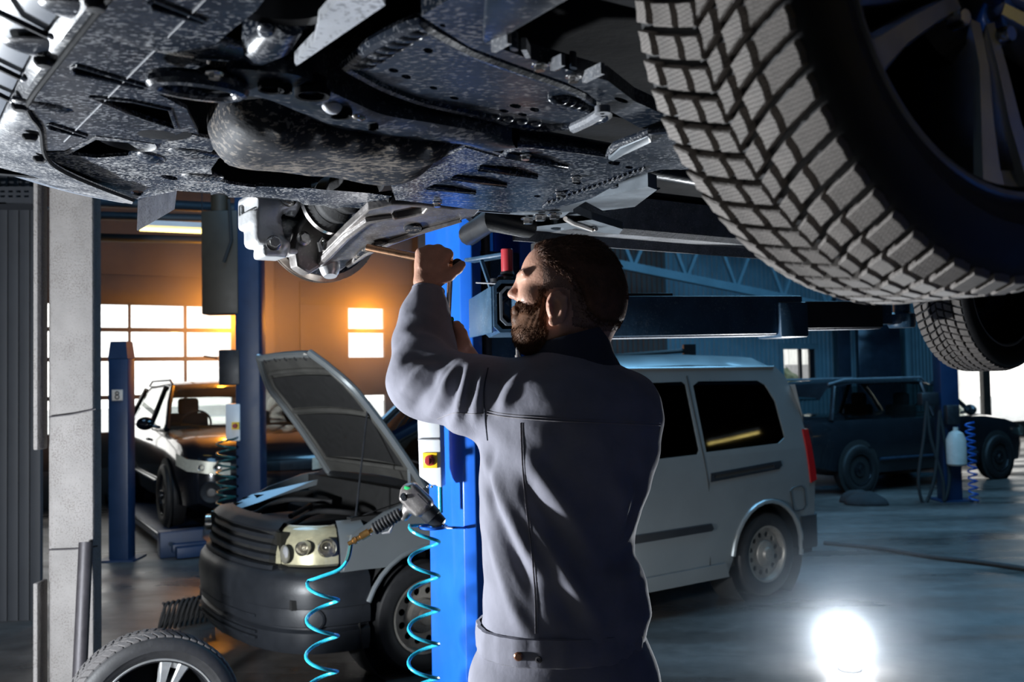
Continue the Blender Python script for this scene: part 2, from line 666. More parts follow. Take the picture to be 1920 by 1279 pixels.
def tread_material():
    """dusty rubber block with fine zigzag sipes in relief"""
    m = MATS['tyre_tread']
    n = m.node_tree
    p = [x for x in n.nodes if x.type == 'BSDF_PRINCIPLED'][0]
    tc = [x for x in n.nodes if x.type == 'TEX_COORD'][0]
    sx = n.nodes.new('ShaderNodeSeparateXYZ')
    n.links.new(tc.outputs['Object'], sx.inputs[0])
    pp = node(n, 'ShaderNodeMath', operation='PINGPONG')
    n.links.new(sx.outputs['Y'], pp.inputs[0])
    pp.inputs[1].default_value = 0.0028
    ad = node(n, 'ShaderNodeMath', operation='MULTIPLY_ADD')
    n.links.new(pp.outputs[0], ad.inputs[0])
    ad.inputs[1].default_value = 0.7
    n.links.new(sx.outputs['Z'], ad.inputs[2])
    w = node(n, 'ShaderNodeMath', operation='PINGPONG')
    n.links.new(ad.outputs[0], w.inputs[0])
    w.inputs[1].default_value = 0.0022
    rp = node(n, 'ShaderNodeMapRange')
    rp.inputs[1].default_value = 0.0
    rp.inputs[2].default_value = 0.0007
    n.links.new(w.outputs[0], rp.inputs[0])
    b = node(n, 'ShaderNodeBump', i_Strength=0.9, i_Distance=0.0012)
    n.links.new(rp.outputs[0], b.inputs['Height'])
    n.links.new(b.outputs[0], p.inputs['Normal'])


tread_material()
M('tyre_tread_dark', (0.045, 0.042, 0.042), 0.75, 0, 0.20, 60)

# ------------------------------------------------------------------ building axes and shell
E1 = Vector((0.87, 0.493, 0)).normalized()       # along the rear wall
E2 = Vector((-E1.y, E1.x, 0))                    # away through the rear wall
B0 = Vector((-4.97, 13.57, 0))


def W(t, z, off=0.0):
    """a point on the rear wall: t metres along it, off metres in front of it"""
    return B0 + E1 * t - E2 * off + Vector((0, 0, z))


def hall(t, d, z):
    """a point in the hall, d metres in front of the rear wall"""
    return W(t, z, d)


T0, T1, DEPTH, ROOF = -9.0, 27.0, 24.0, 5.6
fl = MB()
fl.prism([hall(T0, -0.2, -0.2), hall(T1, -0.2, -0.2), hall(T1, DEPTH, -0.2), hall(T0, DEPTH, -0.2)], (0, 0, 0.2))
struct('floor', fl, 'oily_concrete')
ce = MB()
ce.prism([hall(T0, -0.2, ROOF), hall(T1, -0.2, ROOF), hall(T1, DEPTH, ROOF), hall(T0, DEPTH, ROOF)], (0, 0, 0.2))
struct('ceiling', ce, 'roof_steel')
lw = MB()
lw.prism([hall(T0, -0.2, 0), hall(T0, DEPTH, 0), hall(T0, DEPTH, ROOF), hall(T0, -0.2, ROOF)], -E1 * 0.2)
struct('wall_left', lw, 'partition_steel')
rw = MB()
rw.prism([hall(T1, -0.2, 0), hall(T1, DEPTH, 0), hall(T1, DEPTH, ROOF), hall(T1, -0.2, ROOF)], E1 * 0.2)
struct('wall_right', rw, 'partition_steel')
fw = MB()
fw.prism([hall(T0, DEPTH, 0), hall(T1, DEPTH, 0), hall(T1, DEPTH, ROOF), hall(T0, DEPTH, ROOF)], -E2 * 0.2)
struct('wall_front', fw, 'partition_steel')


def corrugated(mb, t0, t1, z0, z1, pitch=0.118, dep=0.028):
    """trapezoid sheet steel, ribs as real folds"""
    prof = []
    t = t0
    while t < t1 - 1e-6:
        for q, o in ((0.0, 0.0), (0.42, 0.0), (0.55, dep), (0.87, dep)):
            tt = t + q * pitch
            if tt < t1:
                prof.append((tt, o))
        t += pitch
    prof.append((t1, 0.0))
    vs_, fs = [], []
    for tt, o in prof:
        vs_ += [W(tt, z0, o), W(tt, z1, o)]
    for i in range(len(prof) - 1):
        fs.append((2 * i, 2 * i + 2, 2 * i + 3, 2 * i + 1))
    mb.add(vs_, fs)
    mb.prism([W(t0, z0, -0.02), W(t1, z0, -0.02), W(t1, z1, -0.02), W(t0, z1, -0.02)], E2 * 0.12)


# rear wall: solid around the two gates, the small window and the large glazed gate on the right
G1 = (-3.978, 1.076)         # first gate, extent along the wall
G2 = (2.012, 3.95)          # second gate
RW_ = (11.992, 12.893)      # small window
RG = (17.258, 23.985)        # glazed gate on the right
wr = MB()
for t0, t1, z0, z1 in ((T0, G1[0], 0, ROOF), (G1[0], G1[1], 3.15, ROOF), (G1[1], G2[0], 0, ROOF), (G2[0], G2[1], 3.15, ROOF)):
    wr.prism([W(t0, z0), W(t1, z0), W(t1, z1), W(t0, z1)], E2 * 0.12)
struct('wall_rear', wr, 'gate_panel')
wb = MB()
corrugated(wb, G2[1], 9.07, 0, ROOF)
struct('wall_rear_brown', wb, 'sheet_steel_brown')
wt = MB()
for t0, t1, z0, z1 in ((9.07, RW_[0], 0, ROOF), (RW_[0], RW_[1], 0, 1.191), (RW_[0], RW_[1], 2.103, ROOF), (RW_[1], RG[0], 0, ROOF),
                       (RG[0], RG[1], 2.9, ROOF), (RG[1], T1, 0, ROOF)):
    corrugated(wt, t0, t1, z0, z1)
struct('wall_rear_teal', wt, 'sheet_steel_teal')


def gate(name, t0, t1, cols, rows, label, top=3.15):
    """sectional gate: frame bars, glass panes and solid panels, each its own piece"""
    root = thing(name, label, 'door', W((t0 + t1) / 2, 0), math.atan2(E1.y, E1.x), kind='structure')
    fr = MB()
    zs = sorted({0.0, top} | {z for r in rows for z in r})
    used = set()
    for (z0, z1) in rows:
        for (a, b) in cols:
            used.add((a, b, z0, z1))
    # bars between rows
    rows_s = sorted(rows)
    edges = [0.0] + [z for r in rows_s for z in r] + [top]
    for i in range(0, len(edges), 2):
        z0, z1 = edges[i], edges[i + 1]
        if z1 - z0 > 0.25:
            continue
        fr.prism([W(t0, z0, 0.03), W(t1, z0, 0.03), W(t1, z1, 0.03), W(t0, z1, 0.03)], E2 * 0.06)
    tt = [t0] + [x for c in cols for x in c] + [t1]
    for i in range(0, len(tt), 2):
        z0, z1 = rows_s[0][0] - 0.03, rows_s[-1][1] + 0.03
        if tt[i + 1] - tt[i] > 0.005:
            fr.prism([W(tt[i], z0, 0.034), W(tt[i + 1], z0, 0.034), W(tt[i + 1], z1, 0.034), W(tt[i], z1, 0.034)], E2 * 0.066)
    part('gate_frame', fr, 'gate_frame', root, world=True)
    for i in range(0, len(edges), 2):
        z0, z1 = edges[i], edges[i + 1]
        if z1 - z0 <= 0.25:
            continue
        nseg = max(1, round((z1 - z0) / 0.5))
        for k in range(nseg):
            q = MB()
            za, zb = z0 + (z1 - z0) * k / nseg, z0 + (z1 - z0) * (k + 1) / nseg
            q.prism([W(t0, za, 0.025), W(t1, za, 0.025), W(t1, zb, 0.025), W(t0, zb, 0.025)], E2 * 0.05)
            part('panel', q, 'gate_panel', root, world=True, bevel=0.006)
    for (z0, z1) in rows:
        for (a, b) in cols:
            q = MB()
            q.prism([W(a, z0, 0.0), W(b, z0, 0.0), W(b, z1, 0.0), W(a, z1, 0.0)], E2 * 0.012)
            part('pane', q, 'window_glass', root, world=True)
    return root


gate('door_1', G1[0], G1[1], [(-3.861, -2.831), (-2.785, -1.24), (-1.205, -0.433), (-0.398, 0.316), (0.351, 0.983)],
     [(0.98, 1.424), (1.483, 1.951), (2.01, 2.361), (2.419, 2.735)], 'sectional gate with bright window grid behind the car on the drive-on lift')
gate('door_2', G2[0], G2[1], [(2.773, 3.37)],
     [(0.945, 1.389), (1.986, 2.372), (2.431, 2.758)], 'sectional gate with two small glowing panes left of the mechanic')

# small window with pale frame
wn = thing('window_1', 'small window in the teal sheet wall above the van', 'window', W((RW_[0] + RW_[1]) / 2, 1.191), math.atan2(E1.y, E1.x), kind='structure')
q = MB()
for a, b, z0, z1 in ((RW_[0] - .1, RW_[0], 1.073, 2.22), (RW_[1], RW_[1] + .1, 1.073, 2.22), (RW_[0], RW_[1], 1.073, 1.191), (RW_[0], RW_[1], 2.103, 2.22)):
    q.prism([W(a, z0, .06), W(b, z0, .06), W(b, z1, .06), W(a, z1, .06)], E2 * 0.1)
part('window_frame', q, 'sheet_steel_teal', wn, world=True)
q = MB()
q.prism([W(12.472, 1.191, .02), W(12.542, 1.191, .02), W(12.542, 2.103, .02), W(12.472, 2.103, .02)], E2 * 0.05)
q.prism([W(12.753, 1.191, .03), W(12.893, 1.191, .03), W(12.893, 2.103, .03), W(12.753, 2.103, .03)], E2 * 0.05)
part('mullion', q, 'black_plastic', wn, world=True)
for a, b in ((11.992, 12.472), (12.542, 12.753)):
    q = MB()
    q.prism([W(a, 1.191, 0), W(b, 1.191, 0), W(b, 2.103, 0), W(a, 2.103, 0)], E2 * 0.01)
    part('pane', q, 'window_glass', wn, world=True)

# glazed gate on the right
wn = thing('window_2', 'bright glazed gate at the far right behind the dark car', 'window', W((RG[0] + RG[1]) / 2, 0), math.atan2(E1.y, E1.x), kind='structure')
q = MB()
for a, b, z0, z1 in ((17.258, 17.374, 0, 2.9), (18.392, 18.661, 0, 2.9), (20.3, 20.475, 0, 2.9), (22.113, 22.347, 0, 2.9), (23.868, 23.985, 0, 2.9), (17.258, 23.985, 2.8, 2.9), (17.258, 23.985, 0, 0.35)):
    q.prism([W(a, z0, .05), W(b, z0, .05), W(b, z1, .05), W(a, z1, .05)], E2 * 0.1)
part('window_frame', q, 'gate_frame', wn, world=True)
for a, b in ((17.374, 18.392), (18.661, 20.3), (20.475, 22.113), (22.347, 23.868)):
    q = MB()
    q.prism([W(a, .35, 0), W(b, .35, 0), W(b, 2.8, 0), W(a, 2.8, 0)], E2 * 0.01)
    part('pane', q, 'window_glass', wn, world=True)

# outside: yard, pale sheet-clad building, blue car, trees
q = MB()
q.prism([hall(T0 - 30, -0.2, -0.15), hall(T1 + 30, -0.2, -0.15), hall(T1 + 30, -70, -0.15), hall(T0 - 30, -70, -0.15)], (0, 0, -0.2))
struct('trim_1', q, 'outside_ground', label='pale concrete yard outside the gates')
bl = thing('outside_building', 'pale sheet-clad building outside the right gate', 'building', hall(20, -9, -0.15), math.atan2(E1.y, E1.x))
q = MB()
for i in range(44):
    t = 13 + i * 0.4
    q.prism([hall(t, -9, -.15), hall(t + .37, -9, -.15), hall(t + .37, -9, 7), hall(t, -9, 7)], E2 * 0.3)
q.prism([hall(13, -9.05, -.15), hall(30.6, -9.05, -.15), hall(30.6, -9.05, 7), hall(13, -9.05, 7)], E2 * 3)
part('wall', q, 'outside_white', bl, world=True)
for t in (17.5, 21.2, 24.9):
    q = MB()
    q.prism([hall(t, -8.95, 1.15), hall(t + 1.2, -8.95, 1.15), hall(t + 1.2, -8.95, 1.9), hall(t, -8.95, 1.9)], E2 * 0.1)
    part('window', q, 'grey_plastic', bl, world=True)
# ------------------------------------------------------------------ the raised car
CA = math.atan2(0.541, 0.841)
CO = Vector((0.024, 1.713, 0))
CU = Vector((math.cos(CA), math.sin(CA), 0))      # rearward
CW = Vector((-math.sin(CA), math.cos(CA), 0))     # towards the far side
ZUP = Vector((0, 0, 1))


def C(u, w, z):
    return CO + CU * u + CW * w + ZUP * z


def onw(px, py, w):
    return onplane(px, py, C(0, w, 0), CW)


def plate(outer, holes, thick, up=ZUP):
    """flat plate with real holes from 3D loops in one plane"""
    from mathutils.geometry import tessellate_polygon
    loops = [[Vector(p) for p in outer]] + [[Vector(p) for p in h] for h in holes]
    tris = tessellate_polygon(loops)
    flat = [p for l in loops for p in l]
    n = len(flat)
    mb = MB()
    off = Vector(up).normalized() * thick
    fs = [tuple(t) for t in tris] + [tuple(i + n for i in reversed(t)) for t in tris]
    o = 0
    for l in loops:
        m = len(l)
        for i in range(m):
            j = (i + 1) % m
            fs.append((o + i, o + j, o + j + n, o + i + n))
        o += m
    mb.add(flat + [p + off for p in flat], fs)
    return mb


def pz(pts, z, n=0):
    """pixel outline -> points at height z (n>0: smoothed)"""
    if n:
        pp = spline(list(pts) + [pts[0]], n)[:-1]
        pts = [(p[0], p[1]) for p in pp]
    return [onz(x, y, z) for x, y in pts]


def ellpx(cx, cy, rx, ry, ang=0, n=12):
    a = math.radians(ang)
    return [(cx + rx * math.cos(t) * math.cos(a) - ry * math.sin(t) * math.sin(a), cy + rx * math.cos(t) * math.sin(a) + ry * math.sin(t) * math.cos(a))
            for t in [2 * math.pi * k / n for k in range(n)]]


def slotpx(x0, y0, x1, y1, w):
    d = Vector((x1 - x0, y1 - y0)).normalized()
    nn = Vector((-d.y, d.x)) * w * 0.5
    return [(x0 + nn.x, y0 + nn.y), (x0 - d.x * w * .4, y0 - d.y * w * .4), (x0 - nn.x, y0 - nn.y), (x1 - nn.x * .4, y1 - nn.y * .4), (x1 + nn.x * .4, y1 + nn.y * .4)]


car = thing('raised_car', 'dark car raised overhead on the blue lift, seen from below', 'car', CO, CA)


def edge_lip(mb, pts, r, seg=6):
    mb.tube(pts, r, seg)


# --- floor pan and body shell (upper body mostly out of view)
q = MB()
q.prism([C(-.62, -.58, 2.13), C(-.62, .58, 2.13), C(.42, .58, 2.13), C(.42, .80, 2.13), C(2.3, .80, 2.13), C(2.3, .58, 2.13), C(3.45, .58, 2.13),
         C(3.45, -.58, 2.13), C(2.3, -.58, 2.13), C(2.3, -.80, 2.13), C(.42, -.80, 2.13), C(.42, -.58, 2.13)], (0, 0, .03))
part('floor_pan', q, 'underseal', car, world=True)


def side_outline():
    o = [(-.60, 2.24)]
    for k in range(0, 13):
        a = (math.pi - .5) - (math.pi - .5) * k / 12
        o.append((0.39 * math.cos(a), 2.06 + 0.39 * math.sin(a)))
    o += [(.45, 2.02), (2.3, 2.02)]
    for k in range(0, 13):
        a = math.pi - math.pi * k / 12
        o.append((2.75 + 0.39 * math.cos(a), 2.04 + 0.39 * math.sin(a)))
    o += [(3.4, 2.1), (3.62, 2.2), (3.66, 2.75), (3.5, 2.9), (-.3, 2.86), (-.72, 2.72), (-.80, 2.4)]
    return o


for s in (-1, 1):
    q = MB()
    q.prism([C(u, s * .87, z) for u, z in side_outline()], CW * s * .035)
    part('body_side', q, 'car_paint_dark', car, world=True, bevel=0.01)
q = MB()
rs = []
for u, zt, hw in ((-.80, 2.70, .80), (-.55, 2.86, .86), (.25, 2.96, .87), (.75, 3.30, .72), (1.3, 3.46, .64), (2.6, 3.46, .64), (3.2, 3.28, .68), (3.62, 2.9, .82)):
    rs.append([C(u, -.88, min(zt, 2.84)), C(u, -hw, zt - .02), C(u, -hw * .6, zt), C(u, hw * .6, zt), C(u, hw, zt - .02), C(u, .88, min(zt, 2.84))])
q.rings(rs, closed=False)
part('roof_shell', q, 'car_paint_dark', car, world=True)
# wheel arch liners
for uc, zc in ((0, 2.06), (2.75, 2.04)):
    for s in (-1, 1):
        q = MB()
        rr = []
        for k in range(15):
            a = math.radians(22 + 136 * k / 14)
            rr.append([C(uc + .40 * math.cos(a), s * .52, zc + .40 * math.sin(a)), C(uc + .40 * math.cos(a), s * .90, zc + .40 * math.sin(a))])
        q.rings(rr, closed=False)
        q.add([C(uc + .40 * math.cos(math.radians(a)), s * .52, zc + .40 * math.sin(math.radians(a))) for a in range(22, 159, 8)], [tuple(range(18))])
        part('wheel_arch_liner', q, 'underseal', car, world=True)

q = MB()
q.prism([C(-.86, -.82, 2.17), C(-.86, .82, 2.17), C(-.42, .82, 2.17), C(-.42, .58, 2.17), C(-.30, .58, 2.17), C(-.30, -.58, 2.17), C(-.42, -.58, 2.17), C(-.42, -.82, 2.17)], (0, 0, .03))
part('bay_cover', q, 'underseal', car, world=True)
for s in (-1, 1):
    q = MB()
    q.prism([C(-.80, s * .62, 2.01), C(-.16, s * .62, 2.01), C(-.16, s * .62, 2.30), C(-.80, s * .62, 2.30)], CW * s * .02)
    part('inner_wing', q, 'underseal', car, world=True)

# --- bumper: painted cover with slots and dark lip band
railA = [(300, -130), (182, 20), (110, 112), (54, 188), (56, 212), (76, 240), (83, 285), (106, 312), (165, 341), (250, 374)]
railB = [(255, -150), (138, 0), (69, 93), (21, 186), (-2, 235), (-22, 288), (0, 316), (96, 349), (172, 369), (247, 383)]
A = [onz(x, y, 1.975) for x, y in railA]
Bz = [1.985, 1.985, 1.985, 1.988, 1.995, 2.01, 2.02, 2.025, 2.03, 2.03]
Bp = [onz(x, y, z) for (x, y), z in zip(railB, Bz)]
cen = C(0, 0, 0)
A2 = [Vector(p) for p in spline(A, 6)]
B2 = [Vector(p) for p in spline(Bp, 6)]
q = MB()
rs = []
for a, b in zip(A2, B2):
    rs.append([a + ZUP * .004, a, a.lerp(b, .5) - ZUP * .004, b, b + ZUP * .03])
q.rings(rs, closed=False)
part('bumper_lip', q, 'dirty_plastic_heavy', car, world=True)
q = MB()
edge_lip(q, [a - ZUP * .002 for a in A2], .0035)
part('lip_seam', q, 'underseal', car, world=True)
q = MB()
rs = []
for b in B2:
    d = Vector((b.x - cen.x, b.y - cen.y, 0)).normalized()
    rs.append([b + d * .002 + ZUP * .004, b + d * .03 + ZUP * .006, b + d * .065 + ZUP * .02, b + d * .10 + ZUP * .06, b + d * .115 + ZUP * .14, b + d * .09 + ZUP * .26, b + d * .06 + ZUP * .5])
q.rings(rs, closed=False)
part('bumper_cover', q, 'bumper_paint', car, world=True, smooth=60)
for x0, y0, x1, y1 in ((-8, 20, 93, 69), (78, -10, 139, 16), (-20, 118, 41, 148), (-20, 168, 21, 189)):
    a, b = onz(x0, y0, 1.987), onz(x1, y1, 1.984)
    q = MB()
    q.beam(a, b, .0035, .006)
    part('cover_slot', q, 'black_plastic', car, world=True)
    q = MB()
    q.ball(onz(x1 + 3, y1 + 1, 1.981), (.004, .004, .003))
    part('clip', q, 'zinc_plate', car, world=True)
for x, y in ((82, 117), (38, 201), (56, 258), (75, 299), (180, 10)):
    q = MB()
    q.lathe([(0, -.006), (.008, -.005), (.011, 0), (.011, .004)], onz(x, y, 1.972), (0, 0, 1), 14)
    part('clip', q, 'black_plastic', car, world=True)

# --- undertray (front): plate with real openings over the dark engine bay
tray_out = [(300, -130), (182, 22), (110, 114), (57, 190), (59, 212), (79, 240), (86, 283), (122, 282), (180, 254), (245, 262), (300, 270), (345, 246),
            (372, 252), (350, 205), (300, 178), (325, 140), (390, 95), (430, 60), (480, 20), (540, -60), (480, -150)]
holes = [slotpx(140, 130, 272, 164, 15), slotpx(92, 236, 162, 256, 10), slotpx(287, 8, 382, 41, 17),
         [(168, 181), (250, 190), (318, 205), (330, 240), (300, 232), (235, 210)]]
q = plate(pz(tray_out, 1.975), [pz(h, 1.975) for h in holes], .006)
tray = part('undertray', q, 'dirty_plastic', car, world=True, smooth=0)
# rolled borders, ribs and pressed bumps
for h in holes:
    q = MB()
    pts = pz(h, 1.974)
    q.tube(pts + [pts[0]], .0025, 6)
    part('slot_border', q, 'dirty_plastic', tray, world=True)
for x0, y0, x1, y1 in ((386, -2, 255, 130), (255, 130, 120, 266)):
    q = MB()
    q.tube([onz(x0, y0, 1.9745), onz(x1, y1, 1.9745)], .0009, 6)
    part('pressed_line', q, 'sill_dust', tray, world=True)


def bump(px, py, z, ru, rw, rz, mat, parent, ang=0, name='pressed_bump'):
    q = MB()
    R = Matrix.Rotation(CA + math.radians(ang), 3, 'Z')
    if name == 'pressed_bump':
        rz *= .55
    q.ball(onz(px, py, z), (ru, rw, rz), 24, 14, R)
    return part(name, q, mat, parent, world=True)


bump(82, 196, 1.978, .042, .022, .016, 'dirty_plastic', tray, 15)
bump(330, 75, 1.982, .10, .045, .018, 'dirty_plastic', tray, 5)
bump(220, 110, 1.984, .12, .05, .014, 'dirty_plastic', tray, 0)
bump(250, 35, 1.984, .09, .04, .014, 'dirty_plastic', tray, 0)
bump(160, 215, 1.984, .09, .035, .012, 'dirty_plastic', tray, 8)

# far half of the undertray, a little higher, with lamp recess
low_out = [(86, 286), (122, 284), (180, 256), (245, 264), (300, 272), (345, 248), (372, 256), (415, 265), (392, 290), (408, 300), (395, 318), (400, 336),
           (430, 345), (480, 352), (468, 366), (395, 361), (330, 358), (258, 374), (165, 345), (106, 316)]
low_holes = [[(128, 290), (180, 262), (240, 268), (262, 282), (240, 292), (180, 296)], slotpx(174, 350, 196, 354, 6), ellpx(258, 362, 13, 5, 4), ellpx(318, 333, 17, 4, 10)]
q = plate(pz(low_out, 1.995), [pz(h, 1.995) for h in low_holes], .006)
tray2 = part('undertray_side', q, 'dirty_plastic_heavy', car, world=True, smooth=0)
q = MB()
q.lathe([(.045, .03), (.05, .0), (.046, -.004), (.042, .0), (.03, .02), (0, .03)], onz(238, 262, 2.0), (0.1, 0.1, 1), 24)
part('duct_ring', q, 'black_plastic', tray2, world=True)
bump(283, 292, 1.998, .045, .022, .022, 'dirty_plastic', tray2, 60)
bump(365, 285, 1.998, .05, .03, .020, 'dirty_plastic_heavy', tray2, 20)
bump(230, 330, 1.998, .06, .03, .012, 'dirty_plastic_heavy', tray2, 0)
bump(380, 330, 1.996, .04, .025, .018, 'dirty_plastic_heavy', tray2, 0)
# flanged far edge running back to the wheel
q = MB()
rs = []
prof_px = [(395, 350, 366), (418, 346, 360), (430, 345, 371), (480, 349, 369), (520, 351, 372), (560, 354, 378), (570, 352, 384), (610, 356, 386), (640, 358, 398), (690, 362, 388), (735, 368, 382)]
for x, ya, yb in prof_px:
    a, b = onz(x, ya, 2.0), onz(x, yb, 1.992)
    rs.append([a, a.lerp(b, .5) - ZUP * .004, b, b + ZUP * .03])
q.rings(rs, closed=False)
part('tray_flange', q, 'dirty_plastic_heavy', car, world=True, smooth=20)
# hanging rubber deflector
p0, p1, p2, p3 = onw(258, 374, .70), onw(331, 352, .92), onw(326, 393, .92), onw(256, 433, .70)
q = MB()
pm = p2.lerp(p3, .5) + (p0.lerp(p1, .5) - p2.lerp(p3, .5)) * -.02
q.prism([p0, p1, p2, p3], CW * .008 + CU * .004)
part('air_deflector', q, 'deflector_dust', car, world=True, bevel=.003)

# --- tow eye
q = MB()
tc_ = onz(372, 160, 1.955)
pts = []
for k in range(24):
    a = 2 * math.pi * k / 24
    ca, sa = math.cos(a), math.sin(a)
    pts.append(tc_ + CU * (.034 * ca + .016 * math.copysign(abs(ca) ** .5, ca)) + CW * (.027 * sa))
q.tube(pts + pts[:2], .0105, 10)
tow = part('tow_eye', q, 'dirty_plastic', car, world=True)
q = MB()
q.beam(onz(395, 150, 1.965), onz(470, 165, 1.985), .05, .03)
part('tow_bracket', q, 'underseal', tow, world=True, bevel=.006)
q = MB()
q.hexbolt(onz(402, 137, 1.955), (0, 0, -1), .007, .007)
part('bolt', q, 'bright_steel', tow, world=True)

# --- engine cradle: curved dark beam
up = [(425, 128), (480, 132), (560, 142), (620, 172), (668, 194), (722, 216), (812, 231), (884, 244), (960, 262)]
lo = [(440, 178), (500, 186), (560, 210), (632, 243), (704, 255), (776, 264), (876, 271), (930, 284), (975, 272)]
u2, l2 = spline(up, 5), spline(lo, 5)
q = MB()
rs = []
for a, b in zip(u2, l2):
    a3, b3 = onz(a[0], a[1], 1.968), onz(b[0], b[1], 1.968)
    m = a3.lerp(b3, .5)
    rs.append([a3 + ZUP * .06, a3, a3.lerp(b3, .2) - ZUP * .006, m - ZUP * .009, a3.lerp(b3, .8) - ZUP * .006, b3, b3 + ZUP * .06])
q.rings(rs, closed=False)
sub = part('engine_cradle', q, 'dirty_steel', car, world=True, smooth=50)
for x, y, r in ((586, 176, .018), (508, 164, .013), (640, 214, .012), (535, 168, .007), (700, 238, .006)):
    q = MB()
    q.lathe([(r * 1.25, .004), (r * 1.2, -.004), (r, -.003), (r * .95, .02), (0, .03)], onz(x, y, 1.958), (0, 0, 1), 18)
    part('drain_hole', q, 'underseal', sub, world=True)
bump(622, 197, 1.964, .016, .012, .012, 'zinc_plate', sub, 30, 'weld_nut_glint')  # pale bump put in for a white highlight on the cradle
bump(672, 216, 1.964, .014, .008, .008, 'bright_steel', sub, 30, 'weld_nut_glint')
bump(445, 155, 1.964, .02, .012, .012, 'dirty_steel', sub, 30, 'weld_nut_glint')

# --- gearbox sump: rounded casting
gc = onz(630, 290, 1.985)


def sump(P):
    L = (P - np.array(C(0, 0, 0), np.float32))
    X = np.stack([L @ np.array(CU, np.float32), L @ np.array(CW, np.float32), P[:, 2]], 1)
    d = sd_box(X, (-.375, -.035, 2.06), (.17, .125, .125), .055)
    d = smin(d, sd_box(X, (-.50, -.06, 2.05), (.06, .09, .11), .05), .03)
    d = smin(d, sd_ell(X, (-.25, .01, 2.02), (.09, .09, .08)), .04)
    for k in range(5):
        d = smin(d, sd_cap(X, (-.50 + k * .06, -.15, 1.955), (-.50 + k * .06, .08, 1.955), .010, .010), .012)
    return d + 0.0016 * np.sin(X[:, 0] * 70 + 9 * X[:, 1]) * np.sin(X[:, 1] * 55)


lo_, hi_ = C(-.4, -.03, 1.9) - Vector((.34, .34, 0)), C(-.4, -.03, 2.22) + Vector((.34, .34, 0))
V_, F_ = surface(sump, lo_, hi_, .0075)
part('gearbox_sump', mesh_np('gearbox_sump', V_, F_), 'muddy_casting', car, world=True)
q = MB()
q.lathe([(.055, .0), (.06, -.01), (.05, -.022), (.02, -.026), (0, -.026)], C(-.62, .05, 2.0), (0, 0, 1), 24)
part('engine_mount', q, 'underseal', car, world=True)

# --- perforated gearbox cover
cov = [(650, 122), (700, 82), (779, 42), (800, 48), (880, 92), (960, 122), (1060, 158), (1100, 178), (1138, 208), (1120, 222), (1027, 236), (960, 228), (920, 216), (850, 200), (794, 187), (740, 168), (704, 152), (668, 132)]
ch = [ellpx(803, 95, 10, 5, 10), ellpx(738, 132, 10, 4, 10), ellpx(762, 144, 10, 4, 10), ellpx(813, 165, 8, 3, 10), ellpx(852, 184, 9, 3, 10),
      ellpx(967, 199, 12, 4, 8), ellpx(1003, 206, 10, 4, 8), ellpx(945, 208, 9, 3, 8), ellpx(980, 215, 9, 3, 8), ellpx(1110, 196, 8, 4, 8)]
q = plate(pz(cov, 1.99), [pz(h, 1.99) for h in ch], .006)
cover = part('gearbox_cover', q, 'dirty_steel', car, world=True, smooth=0)
q = MB()
pts = [Vector(p) for p in spline(pz(cov, 1.992) + [onz(*cov[0], 1.992)], 3)]
q.tube(pts, .009, 8)
part('rolled_rim', q, 'dirty_plastic', cover, world=True)
for k in range(7):
    x, y = 678 + k * 17, 118 - k * 10.5
    bump(x, y, 1.99, .010, .020, .009, 'dirty_plastic', cover, 55, 'rim_stud')
for k in range(6):
    x, y = 1048 + k * 14, 182 + k * 4
    bump(x, y, 1.99, .008, .016, .012, 'dirty_plastic', cover, 55, 'rim_stud')
for k in range(5):
    x, y = 900 + k * 26, 214 + k * 4.2
    bump(x, y, 1.99, .010, .010, .006, 'dirty_plastic', cover, 0, 'rim_stud')
q = MB()
q.tube([onz(1075, 240, 1.972), onz(1105, 226, 1.972), onz(1130, 210, 1.972)], .008, 8)
q.lathe([(.004, -.004), (.011, -.004), (.011, .006), (.004, .006)], onz(1130, 208, 1.968), (0, 0, 1), 14, True)
part('bracket_eye', q, 'sill_dust', cover, world=True)
# dark steel rail on the near side of the cover
q = plate(pz([(790, 30), (905, -40), (985, -40), (960, 30), (925, 86), (985, 108), (1070, 132), (1140, 152), (1190, 190), (1245, 215), (1250, 248), (1200, 240), (1140, 206), (1100, 174), (1060, 154), (960, 118), (880, 88)], 1.985),
          [pz(h, 1.985) for h in (ellpx(964, 93, 8, 4, 10), ellpx(830, 48, 6, 3, 10), ellpx(1075, 128, 7, 3, 10), ellpx(1010, 122, 9, 4, 15), ellpx(1165, 188, 14, 4, 18))], .02)
rail = part('chassis_rail', q, 'dirty_steel', car, world=True, smooth=0)
for x0, y0, x1, y1 in ((925, 87, 955, 70), (1035, 122, 1056, 112), (1095, 145, 1130, 128), (982, 82, 990, 98)):
    q = MB()
    q.beam(onz(x0, y0, 1.978), onz(x1, y1, 1.978), .006, .014)
    part('welded_tab', q, 'sill_dust', rail, world=True)
for x, y in ((1042, 118), (1012, 121), (1075, 143)):
    q = MB()
    q.hexbolt(onz(x, y, 1.982), (0, 0, -1), .007, .008)
    part('bolt', q, 'bright_steel', rail, world=True)
# hanging dark bracket plate by the wheel arch
q = MB()
a0, a1, a2, a3 = onz(905, 84, 1.975), onz(912, -20, 1.975), onz(1100, -40, 1.975), onz(955, 66, 1.975)
q.prism([a0, a3, onz(1068, 0, 1.975), a2, a1], (0, 0, .03))
part('splash_bracket', q, 'dirty_steel', car, world=True, bevel=.004)
# pale cross plate
q = plate(pz([(640, -8), (700, -30), (722, 10), (640, 66), (556, 124), (552, 117), (590, 78), (598, 40)], 1.972), [], .012)
part('cross_plate', q, 'zinc_plate', car, world=True, smooth=0)
